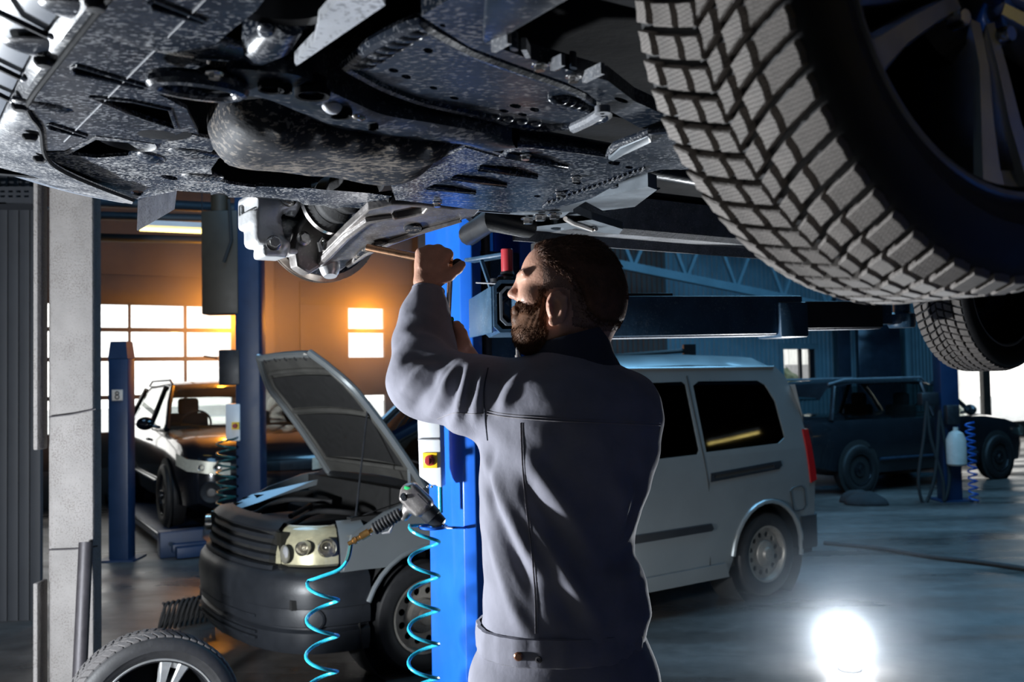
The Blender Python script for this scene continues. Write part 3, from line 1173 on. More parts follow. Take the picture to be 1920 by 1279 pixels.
# pipe / mount top
q = MB()
q.lathe([(.058, .05), (.062, .0), (.058, -.008), (.05, -.004), (.046, .03), (0, .03)], onz(530, -6, 1.985), (0, 0, 1), 28)
part('mount_ring', q, 'black_plastic', car, world=True)
q = MB()
q.tube([onz(480, 92, 1.99), onz(505, 60, 1.985), onz(540, 30, 1.99)], [.02, .03, .022], 12)
part('coolant_pipe', q, 'dirty_plastic', car, world=True)
bump(505, 62, 1.975, .03, .012, .012, 'dirty_plastic', car, 60)
q = plate(pz([(430, 70), (480, 20), (545, -60), (640, -60), (600, 30), (592, 76), (550, 118), (480, 125), (430, 120)], 2.03), [], .01)
part('engine_guard', q, 'dirty_plastic', car, world=True, smooth=0)

# --- louvred floor plate
louv = [(729, 337), (800, 303), (873, 271), (935, 289), (973, 271), (1040, 277), (1135, 290), (1155, 272), (1218, 248), (1300, 240), (1300, 318), (1240, 318), (1180, 332), (1110, 372), (1040, 392), (955, 399), (880, 392), (812, 383), (742, 375)]
lh = [slotpx(948, 294, 1065, 317, 7), slotpx(897, 318, 1008, 335, 6), slotpx(846, 335, 950, 351, 6), slotpx(800, 353, 892, 364, 6),
      ellpx(1153, 306, 13, 4, 5), ellpx(1180, 314, 8, 2.5, 5), ellpx(1083, 343, 9, 3, 4), ellpx(1060, 360, 10, 4, -8), ellpx(1008, 368, 7, 2, 0), ellpx(1152, 352, 8, 2, -10)]
q = plate(pz(louv, 1.968), [pz(h, 1.968) for h in lh], .006)
lp = part('louvred_plate', q, 'dirty_plastic', car, world=True, smooth=0)
for k, (x0, y0, x1, y1) in enumerate(((948, 289, 1065, 313), (897, 313, 1008, 331), (846, 331, 950, 347), (800, 349, 892, 361))):
    q = MB()
    q.tube([onz(x0, y0, 1.966), onz((x0 + x1) / 2, (y0 + y1) / 2, 1.963), onz(x1, y1, 1.966)], [.005, .006, .002], 8)
    part('louvre', q, 'dirty_plastic', lp, world=True)
q = MB()
pts = pz([(729, 336), (800, 302), (873, 270), (935, 288), (973, 270), (1040, 276), (1135, 289), (1155, 271), (1218, 247), (1300, 239)], 1.966)
q.tube(pts, .006, 8)
part('raised_border', q, 'dirty_plastic_heavy', lp, world=True)
for x, y in ((985, 291), (820, 381), (1080, 333), (1050, 362)):
    q = MB()
    q.hexbolt(onz(x, y, 1.966), (0, 0, -1), .0075, .008)
    part('bolt', q, 'bright_steel', lp, world=True)
q = MB()
q.prism(pz([(1140, 300), (1162, 280), (1216, 256), (1222, 268), (1170, 292), (1150, 304)], 1.960), (0, 0, .012))
part('step_lip', q, 'primer_grey', lp, world=True, bevel=.003)
q = MB()
for k in range(20):
    x = 1018 + k * 9.5
    y = 388 - k * 3.4
    q.beam(onz(x, y, 1.965), onz(x + 10, y - 9, 1.965), .003, .004)
part('ribbed_edge', q, 'dirty_plastic_heavy', lp, world=True, kind='stuff')
# dark plate left of the louvres, textured
q = plate(pz([(729, 336), (742, 376), (760, 372), (800, 352), (850, 330), (900, 310), (940, 288), (873, 270), (800, 302)], 1.962), [], .004)
part('rubber_pad', q, 'dirty_plastic_heavy', car, world=True, smooth=0)

# --- bright inner brackets, sill and rear floor on the far side
q = plate(pz([(858, 405), (900, 398), (985, 404), (1055, 408), (1075, 392), (1098, 378), (1130, 395), (1190, 388), (1232, 356), (1215, 350), (1110, 372), (1040, 392), (955, 401), (880, 395)], 1.985), [], .03)
part('floor_bracket', q, 'primer_grey', car, world=True, smooth=0)
q = plate([onw(x, y, .60) for x, y in ((1098, 372), (1140, 396), (1190, 384), (1238, 354), (1240, 345))], [], .02, CW)
part('side_bracket', q, 'primer_grey', car, world=True, smooth=0)
q = plate(pz([(985, 404), (1000, 432), (1040, 435), (1080, 428), (1100, 433), (1160, 440), (1168, 430), (1110, 412), (1075, 398)], 2.0), [pz(ellpx(1045, 429, 13, 3, 2), 2.0), pz(ellpx(995, 424, 6, 2, 0), 2.0)], .02)
br = part('jacking_bracket', q, 'primer_grey', car, world=True, smooth=0)
q = MB()
q.tube(pz([(1060, 410), (1075, 419), (1090, 424), (1110, 431), (1118, 429)], 1.994), .006, 8)
part('sealant_bead', q, 'pale_plastic', br, world=True)
for x, y in ((990, 409), (1013, 403), (1040, 400)):
    q = MB()
    q.hexbolt(onz(x, y, 1.98), (0, 0, -1), .012, .014)
    part('bolt', q, 'bright_steel', br, world=True)
q = MB()
q.tube([onz(880, 440, 1.99), onz(920, 412, 1.995), onz(990, 425, 1.995)], .03, 12)
part('rubber_duct', q, 'black_plastic', car, world=True)
q = MB()
rs = []
for u in np.linspace(.5, 2.38, 14):
    rs.append([C(u, .70, 2.12), C(u, .72, 2.03), C(u, .735, 2.015), C(u, .785, 2.012), C(u, .79, 2.005), C(u, .80, 1.985), C(u, .808, 1.985), C(u, .81, 2.02), C(u, .86, 2.035), C(u, .90, 2.06), C(u, .905, 2.12)])
q.rings(rs, closed=False)
part('far_sill', q, 'sill_dust', car, world=True, smooth=25)
q = MB()
rs = [[C(u, -.70, 2.12), C(u, -.735, 2.015), C(u, -.79, 2.005), C(u, -.80, 1.985), C(u, -.81, 2.02), C(u, -.90, 2.06), C(u, -.905, 2.12)] for u in (.5, 2.38)]
q.rings(rs, closed=False)
part('near_sill', q, 'sill_dust', car, world=True, smooth=25)
q = MB()
q.tube([C(-.1, .1, 2.06), C(.5, .12, 2.05), C(1.5, .15, 2.04), C(2.6, .25, 2.05)], .03, 14)
q.lathe([(.03, 0), (.1, .06), (.1, .5), (.03, .56)], C(1.3, .15, 2.04), CU, 18)
part('exhaust_pipe', q, 'dirty_steel', car, world=True)
q = MB()
q.beam(C(2.75, -.7, 1.96), C(2.75, .7, 1.96), .10, .07)
q.beam(C(2.4, .62, 2.04), C(2.8, .64, 1.93), .06, .05)
q.beam(C(2.4, -.62, 2.04), C(2.8, -.64, 1.93), .06, .05)
q.tube([C(2.82, .66, 1.95), C(2.84, .62, 2.2)], .03, 12)
part('rear_axle', q, 'dirty_steel', car, world=True, bevel=.006)


# --- wheels --------------------------------------------------------------------------------------------------
COLS = [(-.098, -.071, -1), (-.063, -.034, -1), (-.027, -.004, -1), (.000, .019, 1), (.027, .054, 1), (.062, .099, 1)]
NP = 64
TR = 0.325


def block_mesh(ci, mat):
    y0, y1, sg = COLS[ci]
    slant = (0.42, 0.36, 0.30, 0.55, 0.50, 0.42)[ci] * sg
    step = 2 * math.pi / NP
    half = step * 0.5 - 0.0040 / TR
    yc = (y0 + y1) / 2
    ph = (0.0, 0.5, 0.15, 0.4, 0.05, 0.55)[ci] * step
    mb = MB()
    lv = []
    for rr, ins in ((TR - .014, 0.0), (TR - .0018, 0.0), (TR, .0014)):
        ring = []
        for sy, st in ((0, -1), (1, -1), (1, 0), (1, 1), (0, 1), (0, 0)):
            y = (y0 + ins) if sy == 0 else (y1 - ins)
            zig = 0.0016 if st == 0 else 0.0
            y += zig * (1 if sy else 1)
            th = ph + st * (half - ins / TR) + slant * (y - yc) / TR
            r = rr
            if ci == 5 and sy == 1:
                r -= .008
            if ci == 0 and sy == 0:
                r -= .008
            ring.append((r * math.cos(th), y, r * math.sin(th)))
        lv.append(ring)
    mb.rings(lv, cap0=False)
    me = mb.data('tread_block', 30)
    me.materials.append(MATS[mat])
    return me


BLOCKS = {}


def wheel(name, owner, center, nrm, individual, side=1, rim='alloy', label=None, spoke0=-90.0, tread='tyre_tread'):
    """tyre (part) > rim pieces and tread blocks (sub-parts); local y is the outer face normal"""
    if tread not in BLOCKS:
        BLOCKS[tread] = [block_mesh(i, tread) for i in range(6)]
    nrm = Vector(nrm).normalized()
    zax = (Vector((0, 0, 1)) - nrm * nrm.z).normalized()
    xax = nrm.cross(zax)
    R = Matrix((xax, nrm, zax)).transposed().to_4x4()
    Mw = Matrix.Translation(Vector(center)) @ R
    mb = MB()
    prof = [(.222, -.085), (.228, -.098), (.250, -.112), (.278, -.117), (.300, -.110), (.309, -.100), (.313, -.085), (.314, 0), (.313, .085), (.309, .100), (.300, .110),
            (.278, .117), (.262, .1165), (.260, .1145), (.250, .112), (.228, .098), (.222, .085)]
    mb.lathe(prof, (0, 0, 0), (0, 1, 0), 96, e1=(1, 0, 0))
    me = mb.data('tyre', 40)
    me.materials.append(MATS['tyre_wall'])
    o = bpy.data.objects.new(name, me)
    COL.objects.link(o)
    if owner is not None:
        o.parent = owner
        o.matrix_parent_inverse = wmat(owner).inverted()
    o.matrix_basis = Mw
    if label:
        o['label'] = label
    # tread blocks
    rest = MB()
    for ci, me_b in enumerate(BLOCKS[tread]):
        bv = [v.co.copy() for v in me_b.vertices]
        ctr = sum(bv, Vector()) / len(bv)
        bf = [tuple(p.vertices) for p in me_b.polygons]
        for k in range(NP):
            Rk = Matrix.Rotation(2 * math.pi * k / NP, 4, 'Y')
            pw = Mw @ (Rk @ ctr)
            nw = (Mw.to_3x3() @ (Rk.to_3x3() @ Vector((ctr.x, 0, ctr.z)))).normalized()
            lp_ = CAMM.transposed() @ (pw - Vector((0, 0, CAMZ)))
            vis = False
            if lp_.z < -.05 and individual:
                px, py = 960 + FPX * lp_.x / -lp_.z, 639.5 - FPX * lp_.y / -lp_.z
                vis = -30 < px < 1950 and -30 < py < 1310 and nw.dot(Vector((0, 0, CAMZ)) - pw) > -.02
            if vis:
                b = bpy.data.objects.new('tread_block', me_b)
                COL.objects.link(b)
                b.parent = o
                b.matrix_basis = Rk
            else:
                rest.add([Rk @ v for v in bv], bf)
    if rest.v:
        part('tread', rest, tread, o, 30, kind='stuff', recalc=False)
    if rim == 'alloy':
        q = MB()
        q.lathe([(.222, .088), (.230, .092), (.232, .096), (.226, .099), (.218, .094), (.212, .06), (.205, .0), (.208, -.07), (.222, -.088)], (0, 0, 0), (0, 1, 0), 72)
        part('rim_barrel', q, 'rim_dark', o)
        q = MB()
        q.lathe([(.2315, .0945), (.2340, .0985), (.230, .1030), (.2245, .1010)], (0, 0, 0), (0, 1, 0), 96)
        part('rim_edge', q, 'rim_machined', o)
        q = MB()
        q.lathe([(.206, -.03), (.206, -.01), (.09, .0), (.0, .0)], (0, 0, 0), (0, 1, 0), 48)
        part('dark_backing', q, 'underseal', o)  # black disc added so the gaps between the spokes stay dark
        q = MB()
        q.box((-.10, .012, -.135), (.07, .03, .045), Matrix.Rotation(math.radians(36), 3, 'Y'))
        part('brake_caliper', q, 'cast_aluminium', o, bevel=.008)
        sp = MB()
        # one twin spoke along +z: two bars with a slot between, bridged near the rim
        for s in (-1, 1):
            rs_ = []
            for r, cx, hw, yf in ((.040, .012, .010, .070), (.09, .015, .011, .078), (.15, .023, .014, .082), (.195, .032, .019, .088), (.222, .037, .024, .093)):
                rs_.append([(s * cx - hw, yf - .045, r), (s * cx - hw, yf - .006, r), (s * cx - hw * .7, yf, r), (s * cx + hw * .7, yf, r), (s * cx + hw, yf - .006, r), (s * cx + hw, yf - .045, r)])
            sp.rings(rs_)
        sp.prism([(-.03, .078, .198), (.03, .078, .198), (.04, .088, .222), (-.04, .088, .222)], (0, -.03, 0))
        sme = sp.data('spoke', 35)
        sme.materials.append(MATS['rim_machined'])
        for k in range(5):
            b = bpy.data.objects.new('spoke', sme)
            COL.objects.link(b)
            b.parent = o
            b.matrix_basis = Matrix.Rotation(math.radians(spoke0 - 90 + 72 * k), 4, 'Y')
        q = MB()
        q.lathe([(.085, .03), (.085, .05), (.07, .066), (.045, .07), (.035, .075), (.03, .082), (0, .084)], (0, 0, 0), (0, 1, 0), 36)
        part('hub', q, 'rim_dark', o)
        for k in range(5):
            a = math.radians(spoke0 + 36 + 72 * k)
            q = MB()
            q.lathe([(.0, .082), (.008, .082), (.0095, .078), (.0095, .05)], (.062 * math.cos(a), 0, .062 * math.sin(a)), (0, 1, 0), 10)
            part('wheel_bolt', q, 'bright_steel', o)
    else:
        q = MB()
        q.lathe([(.222, -.088), (.230, -.094), (.226, -.099), (.216, -.09), (.205, -.03), (.2, .03), (.19, .06), (.09, .055), (.05, .03), (0, .03)], (0, 0, 0), (0, 1, 0), 60)
        part('rim_barrel', q, 'rim_dark', o)
        q = MB()
        q.lathe([(.228, -.092), (.232, -.096), (.226, -.101), (.220, -.097)], (0, 0, 0), (0, 1, 0), 60)
        part('rim_edge', q, 'pale_plastic', o)
        q = MB()
        q.lathe([(.15, -.01), (.15, .01), (.07, .012), (.07, .03)], (0, 0, 0), (0, 1, 0), 40)
        part('brake_disc', q, 'dirty_steel', o)
    return o


wheel('front_wheel', car, (0.457, 1.04, 2.002), (0.481, -0.877, 0), True, label='large tyre with chunky winter tread and twin spoke alloy', spoke0=-86)
wheel('rear_wheel', car, C(2.75, .80, 1.92), CW * -1 * -1, True, rim='steel', label='rear tyre seen from its inner side')
wheel('rear_wheel', car, C(2.75, -.80, 1.92), -CW, False)

# --- far front hub without its wheel
HUB = onw(603, 419, .83)


def H(px, py, w):
    return onw(px, py, w)


def loopw(pts, w):
    return [onw(x, y, w) for x, y in pts]


q = MB()
q.lathe([(.05, -.012), (.148, -.012), (.1485, -.003), (.142, -.002), (.142, .002), (.1485, .003), (.148, .012), (.05, .012)], HUB, CW, 64, True)
part('brake_disc', q, 'brushed_disc', car, world=True)
q = MB()
q.lathe([(.03, -.035), (.06, -.035), (.125, -.022), (.132, -.019), (.132, -.016), (.06, -.02), (.03, -.02)], HUB, CW, 40, True)
part('splash_shield', q, 'dirty_steel', car, world=True)
# steering knuckle
kn = plate(loopw([(560, 425), (600, 372), (640, 360), (668, 400), (660, 450), (640, 492), (604, 500), (580, 515), (556, 500), (552, 470)], .74), [], .05, CW)
kn = part('steering_knuckle', kn, 'forged_steel', car, world=True, smooth=20, bevel=.008)
q = MB()
q.lathe([(.025, -.06), (.048, -.06), (.052, 0), (.025, 0)], onw(622, 415, .76), CW, 24, True)
part('wheel_bearing', q, 'forged_steel', kn, world=True)
q = MB()
q.hexbolt(onw(569, 447, .725), -CW, .012, .014)
part('bolt', q, 'bright_steel', kn, world=True)
q = MB()
q.tube(loopw([(602, 472), (598, 455), (603, 446), (609, 452), (606, 470)], .70), .005, 8)
part('hose_clip', q, 'bright_steel', kn, world=True)
# caliper: shaped casting
CALC = loopw([(505, 425)], .78)[0]


def caliper(P):
    L = P - np.array(CALC, np.float32)
    X = np.stack([L @ np.array(CU, np.float32), L @ np.array(CW, np.float32), L[:, 2]], 1) * 1.0
    k = 2.43 / FPX           # metres per pixel at the hub

    def pt(px, py, w):
        return ((px - 505) * k, w, (425 - py) * k)
    d = sd_box(X, pt(492, 418, .0), (.032, .05, .062), .016)
    d = smin(d, sd_box(X, pt(478, 400, .02), (.018, .055, .040), .012), .012)
    d = smin(d, sd_cap(X, pt(538, 382, -.045), pt(500, 396, -.03), .020, .018), .018)
    d = smin(d, sd_cap(X, pt(516, 462, -.045), pt(496, 446, -.03), .019, .018), .018)
    d = smin(d, sd_cap(X, pt(540, 398, -.04), pt(514, 436, -.04), .010, .010), .010)
    d = smin(d, sd_box(X, pt(504, 474, -.01), (.030, .04, .012), .008), .008)
    d = smin(d, sd_box(X, pt(545, 470, -.01), (.028, .03, .008), .006), .008)
    d = np.maximum(d, -sd_box(X, pt(468, 392, -.02), (.007, .08, .013), .004))
    d = np.maximum(d, -sd_box(X, pt(528, 425, -.05), (.015, .03, .022), .006))
    return d


V_, F_ = surface(caliper, CALC - Vector((.13, .13, .13)), CALC + Vector((.13, .13, .13)), .0032)
cal = part('brake_caliper', mesh_np('brake_caliper', V_, F_), 'cast_aluminium', car, world=True, label='bright cast brake caliper')
for x, y in ((541, 374), (513, 456)):
    q = MB()
    q.hexbolt(onw(x, y, .72), (-CW - CU * .15).normalized(), .0125, .02)
    part('bolt', q, 'bright_steel', cal, world=True)
# drive shaft boot
q = MB()
a, b = onw(604, 394, .68), C(-.02, .40, 2.10)
ax = (b - a).normalized()
L_ = (b - a).length
prof = [(0, 0), (.040, 0)]
for k in range(6):
    x0 = L_ * (.02 + k * .13)
    R0 = .062 - k * .006
    prof += [(R0, x0), (R0 + .002, x0 + L_ * .03), (R0 - .008, x0 + L_ * .085)]
prof += [(.02, L_), (0, L_)]
q.lathe(prof, a, ax, 36)
boot = part('shaft_boot', q, 'black_rubber', car, world=True, smooth=50)
q = MB()
q.lathe([(.063, .006), (.066, .006), (.066, .016), (.063, .016)], a, ax, 36, True)
part('boot_clamp', q, 'bright_steel', boot, world=True)
# lower control arm: forged A-shape between ball joint and two pivots
j0, j1, j2 = onw(618, 498, .76), onw(738, 392, .46), onw(872, 405, .44)
an = (j1 - j0).cross(j2 - j0).normalized()
if an.z > 0:
    an = -an


def arm(px, py):
    return onplane(px, py, j0, an)


outl = [(593, 497), (596, 486), (606, 476), (650, 432), (690, 394), (734, 384), (790, 384), (850, 392), (905, 388), (890, 406), (864, 414), (792, 434), (731, 455), (686, 476), (652, 498), (640, 508), (625, 515), (605, 512)]
cut = [(734, 404), (740, 396), (775, 389), (800, 392), (792, 402), (765, 408), (742, 412)]
q = plate([arm(*p) for p in outl], [[arm(*p) for p in cut]], .022, -an)
la = part('control_arm', q, 'forged_steel', car, world=True, smooth=20, bevel=0.004)
q = MB()
q.tube([arm(x, y) + an * .004 for x, y in ((597, 493), (612, 478), (650, 440), (690, 410), (735, 404))], [.008, .011, .010, .010, .006], 8)
part('upper_flange', q, 'forged_steel', la, world=True)
q = MB()
q.tube([arm(x, y) + an * .003 for x, y in ((652, 496), (684, 473), (731, 452), (792, 431), (864, 411))], [.006, .008, .008, .007, .005], 8)
part('lower_flange', q, 'forged_steel', la, world=True)
q = MB()
q.lathe([(.0, .004), (.019, .004), (.021, .002), (.021, -.006), (.0, -.006)], arm(774, 427) + an * .002, an, 24)
part('plug', q, 'muddy_casting', la, world=True)
q = MB()
q.prism([arm(*p) + an * .002 for p in ((655, 496), (672, 470), (700, 452), (722, 448), (731, 452), (700, 466), (676, 480))], an * .006)
part('web', q, 'muddy_casting', la, world=True, bevel=.002)
q = MB()
q.lathe([(0, .026), (.016, .026), (.018, .022), (.021, .018), (.023, .012), (.025, .004), (.026, -.01), (.02, -.02), (0, -.02)], arm(618, 500), an, 28)
part('ball_joint', q, 'cast_aluminium', la, world=True)
for p in (j1, j2):
    q = MB()
    q.lathe([(.0, -.022), (.010, -.022), (.018, -.018), (.018, .018), (.010, .022), (0, .022)], p - an * .02, CU, 20)
    part('bushing', q, 'black_rubber', la, world=True)
# ------------------------------------------------------------------ two-post lift
def lift_post(k0, mirror, label):
    """C-shaped steel post; k0 is its corner nearest the car and the bumper"""
    root = thing('lift_post', label, 'lift post', Vector((k0.x, k0.y, 0)), CA)
    s = mirror

    def L(u, w, z):
        return Vector((k0.x, k0.y, 0)) + CU * u + CW * (w * s) + ZUP * z
    t = .012
    Hh = 3.55
    sec = [(0, .03), (0, .28), (.30, .28), (.30, 0), (.232, 0), (.232, t), (.30 - t, t), (.30 - t, .28 - t), (t, .28 - t), (t, .06), (.03, .045), (.068, .045), (.068, .0), (.03, 0)]
    q = MB()
    q.prism([L(u, w, .02) for u, w in sec], (0, 0, Hh))
    part('channel', q, 'steel_blue_paint', root, world=True, bevel=.004)
    q = MB()
    q.prism([L(-.1, -.08, 0), L(.4, -.08, 0), L(.4, .42, 0), L(-.1, .42, 0)], (0, 0, .02))
    part('base_plate', q, 'post_blue_dark', root, world=True, bevel=.003)
    q = MB()
    for u in (-.03, .33):
        q.prism([L(u, .28, .02), L(u, .40, .02), L(u, .28, .45)], CU * .012)
    part('foot_gusset', q, 'post_blue_dark', root, world=True)
    # carriage
    q = MB()
    q.prism([L(.05, .03, 1.30), L(.25, .03, 1.30), L(.25, .20, 1.30), L(.05, .20, 1.30)], (0, 0, .75))
    part('carriage', q, 'faded_blue_paint', root, world=True, bevel=.006)
    q = MB()
    q.tube([L(.10, .02, .3), L(.10, .02, 3.4)], .016, 10)
    part('lifting_chain', q, 'iron_pipe', root, world=True)
    q = MB()
    q.tube([L(.20, .05, .1), L(.20, .05, 1.3)], .028, 12)
    part('hydraulic_cylinder', q, 'iron_pipe', root, world=True)
    return root, L


K0 = ony(873, 700, 3.25)
post, LP = lift_post(K0, 1, 'bright blue steel lift post behind the mechanic')
_d = K0 - CO
uu, wwv = _d.dot(CU), _d.dot(CW)
k1 = CO + CU * uu - CW * wwv
post2, LP2 = lift_post(k1, -1, 'blue lift post on the near side of the raised car')
for x, y in ((886, 607), (886, 618)):
    q = MB()
    p = onplane(x, y, LP(.05, -.005, 0), CW)
    q.hexbolt(p, -CW, .009, .012)
    part('bolt', q, 'white_paint', post, world=True)

# front arm: hollow box end pointing at the camera
e0 = ony(962, 574, 2.84)
adir = Vector((-.12, 1, 0.0)).normalized()
sdir = Vector((1, .12, 0)).normalized()


def FA(a, s, z):
    return e0 + adir * a + sdir * s + ZUP * z


def boxtube(mb, a0, a1, hw, hz, t, ch=.018):
    o = [(-hw, -hz + ch), (-hw + ch, -hz), (hw - ch, -hz), (hw, -hz + ch), (hw, hz - ch), (hw - ch, hz), (-hw + ch, hz), (-hw, hz - ch)]
    i = [(x * (hw - t) / hw, z * (hz - t) / hz) for x, z in o]
    mb.rings([[FA(a1, *p) for p in o], [FA(a0, *p) for p in o], [FA(a0, *p) for p in i], [FA(a1, *p) for p in i]], cap0=False, cap1=False)


q = MB()
boxtube(q, 0, .34, .058, .078, .010)
fa = part('lift_arm', q, 'faded_blue_paint', post, world=True, smooth=25, label='short lift arm with an open box end')
q = MB()
boxtube(q, -.012, .30, .040, .058, .007)
part('inner_box', q, 'primer_grey', fa, world=True, smooth=25)
q = MB()
boxtube(q, .06, .25, .026, .036, .006)
part('telescope', q, 'primer_grey', fa, world=True, smooth=25)
q = MB()
q.prism([FA(.02, -.058, -.078), FA(.34, -.10, -.078), FA(.34, -.10, .05), FA(.02, -.058, .062)], sdir * -.006 + adir * .0)
part('side_plate', q, 'faded_blue_paint', fa, world=True, bevel=.003)
q = MB()
q.lathe([(.020, .0), (.024, .002), (.024, .016), (.017, .022), (.0, .024)], FA(.07, -.015, .078), (0, 0, 1), 18)
q.lathe([(.012, .0), (.016, .002), (.016, .012), (.0, .014)], FA(.06, -.045, .076), (0, 0, 1), 14)
q.lathe([(.012, .0), (.016, .002), (.016, .012), (.0, .014)], FA(.06, .02, .076), (0, 0, 1), 14)
part('lock_seat', q, 'black_plastic', fa, world=True)
rc = ony(951, 510, 2.91)
q = MB()
q.lathe([(0, .070), (.0165, .070), (.018, .068), (.018, .004), (.017, .0)], rc, (0, 0, 1), 24)
part('release_handle', q, 'red_plastic', fa, world=True, label='red round release handle')
q = MB()
q.lathe([(.019, -.012), (.022, -.008), (.02, .0), (0, .0)], rc, (0, 0, 1), 20)
part('handle_collar', q, 'black_plastic', fa, world=True)
q = MB()
q.lathe([(.0, -.028), (.008, -.028), (.008, -.018), (.005, -.018), (.005, .03), (0, .03)], ony(970, 655, 2.9), (0, 0, 1), 12)
part('drop_pin', q, 'bright_steel', fa, world=True)
q = MB()
q.tube([ony(892, 530, 2.95), ony(930, 532, 2.95)], .0022, 8)
part('pin_rod', q, 'white_paint', fa, world=True)
q = MB()
q.beam(ony(880, 489, 3.15), ony(950, 478, 3.05), .05, .012)
q.beam(ony(902, 486, 3.1), ony(922, 545, 3.0), .012, .012)
part('guard_bracket', q, 'faded_blue_paint', fa, world=True, bevel=.002)
# its pad under the sill
pc = C(.61, .77, 1.93)
q = MB()
q.lathe([(0, .052), (.052, .052), (.062, .048), (.062, .026), (.055, .018), (.030, .014), (.026, 0), (.026, -.12), (0, -.12)], pc, (0, 0, 1), 30)
part('lift_pad', q, 'black_rubber', fa, world=True)
q = MB()
q.beam(FA(.02, .02, .0), Vector((pc.x, pc.y, FA(0, 0, 0).z)), .07, .09)
q.beam(Vector((pc.x - .03, pc.y, 1.80)), Vector((pc.x + .03, pc.y, 1.80)), .06, .10)
part('pad_carrier', q, 'faded_blue_paint', fa, world=True, bevel=.005)

# rear arm: telescopic beam to the rear pad
a0 = ony(980, 597, 3.12)
pr = C(2.30, .80, 1.80)
b0 = ony(1690, 590, pr.y)
d = (b0 - a0)


def RA(t):
    return a0 + d * t


def tt(px):
    lo_t, hi_t = 0.0, 1.0
    for _ in range(40):
        m = (lo_t + hi_t) / 2
        p = RA(m) - Vector((0, 0, CAMZ))
        l = CAMM.transposed() @ p
        if 960 + FPX * l.x / -l.z < px:
            lo_t = m
        else:
            hi_t = m
    return lo_t


q = MB()
q.beam(RA(0), RA(tt(1487)), .12, .135)
ra = part('lift_arm', q, 'faded_blue_paint', post, world=True, bevel=.006, label='long telescopic lift arm')
q = MB()
q.beam(RA(tt(1487)), RA(tt(1640)), .09, .098)
part('inner_beam', q, 'iron_pipe', ra, world=True, bevel=.004)
q = MB()
q.beam(RA(tt(1440)) - ZUP * .018, RA(tt(1492)) - ZUP * .018, .15, .125)
part('collar', q, 'faded_blue_paint', ra, world=True, bevel=.008)
q = MB()
q.beam(RA(tt(1130)) - ZUP * .069, RA(tt(1480)) - ZUP * .069, .10, .006)
part('lit_underside', q, 'zinc_plate', ra, world=True)  # pale strip stands in for light on the beam's underside
q = MB()
q.beam(RA(tt(1490)) - ZUP * .051, RA(tt(1638)) - ZUP * .051, .07, .006)
part('lit_underside', q, 'zinc_plate', ra, world=True)  # same painted light under the inner beam
q = MB()
q.beam(RA(tt(1000)) + ZUP * .07, RA(tt(1255)) + ZUP * .07, .06, .02)
part('stop_bar', q, 'iron_pipe', ra, world=True, bevel=.003)
q = MB()
q.beam(RA(tt(1640)), RA(tt(1662)), .06, .07)
q.lathe([(0, -.03), (.045, -.03), (.05, -.02), (.05, .02), (.03, .03), (.03, .12), (.055, .13), (.055, .165), (0, .17)], b0 + ZUP * -.02, (0, 0, 1), 22)
part('pad_carrier', q, 'faded_blue_paint', ra, world=True)

# control box on the post
cb = thing('control_box', 'white switch box with yellow plate on the blue post', 'switch box', Vector((K0.x - .2, K0.y + .1, 1.1)), 0)
cc = ony(805, 848, 3.24)
Rb = Matrix.Rotation(math.radians(-8), 3, 'Z')


def CB(x, y, z):
    return cc + Rb @ Vector((x, y, z))


kx = 3.24 / FPX
q = MB()
q.prism([CB((x - 805) * kx, 0, (848 - y) * kx) for x, y in ((785, 893), (783, 785), (803, 774), (826, 784), (827, 914), (806, 908))], Rb @ Vector((0, .07, 0)))
part('enclosure', q, 'white_paint', cb, world=True, bevel=.004)
q = MB()
q.box(CB(0, -.004, (848 - 824) * kx), (.074, .01, .005), Rb)
part('hinge_rib', q, 'grey_plastic', cb, world=True, bevel=.001)
q = MB()
q.box(CB(.003, -.003, (848 - 863) * kx), (.050, .008, .052), Rb)
yp = part('switch_plate', q, 'yellow_paint', cb, world=True, bevel=.002)
q = MB()
q.lathe([(.018, 0), (.018, .006), (.013, .008), (.012, .026), (.0, .027)], CB(.003, -.006, (848 - 863) * kx), Rb @ Vector((0, -1, 0)), 22)
q.box(CB(.003, -.034, (848 - 863) * kx), (.008, .006, .026), Rb)
part('rotary_knob', q, 'red_knob', yp, world=True)
for x in (801, 809):
    q = MB()
    q.ball(CB((x - 805) * kx, -.003, (848 - 912) * kx), .005)
    part('gland', q, 'bright_steel', cb, world=True)
q = MB()
q.tube([CB((822 - 805) * kx, .02, (848 - 912) * kx), CB((822 - 805) * kx, .02, (848 - 962) * kx)], .009, 12)
part('supply_hose', q, 'hose_cyan', cb, world=True)

# tool ring
gy = 3.05
q = MB()
cen_ = ony(812, 988, gy)
pts = [cen_ + Vector((.042 * math.cos(a), .042 * math.sin(a), 0)) for a in [2 * math.pi * k / 24 for k in range(25)]]
q.tube(pts, .005, 8)
rg = part('tool_ring', q, 'steel_blue_paint', post, world=True)
q = MB()
q.beam(ony(832, 989, gy), ony(868, 990, K0.y + .02), .02, .008)
part('bracket', q, 'steel_blue_paint', rg, world=True, bevel=.001)

# impact wrench
gun = thing('impact_wrench', 'grey air impact wrench resting in the ring holder', 'air tool', ony(800, 985, gy), 0)


def G(px, py, y=0.0):
    return ony(px, py, gy + y)


ga, gb = G(765, 925), G(808, 968)
gax = (gb - ga).normalized()
q = MB()


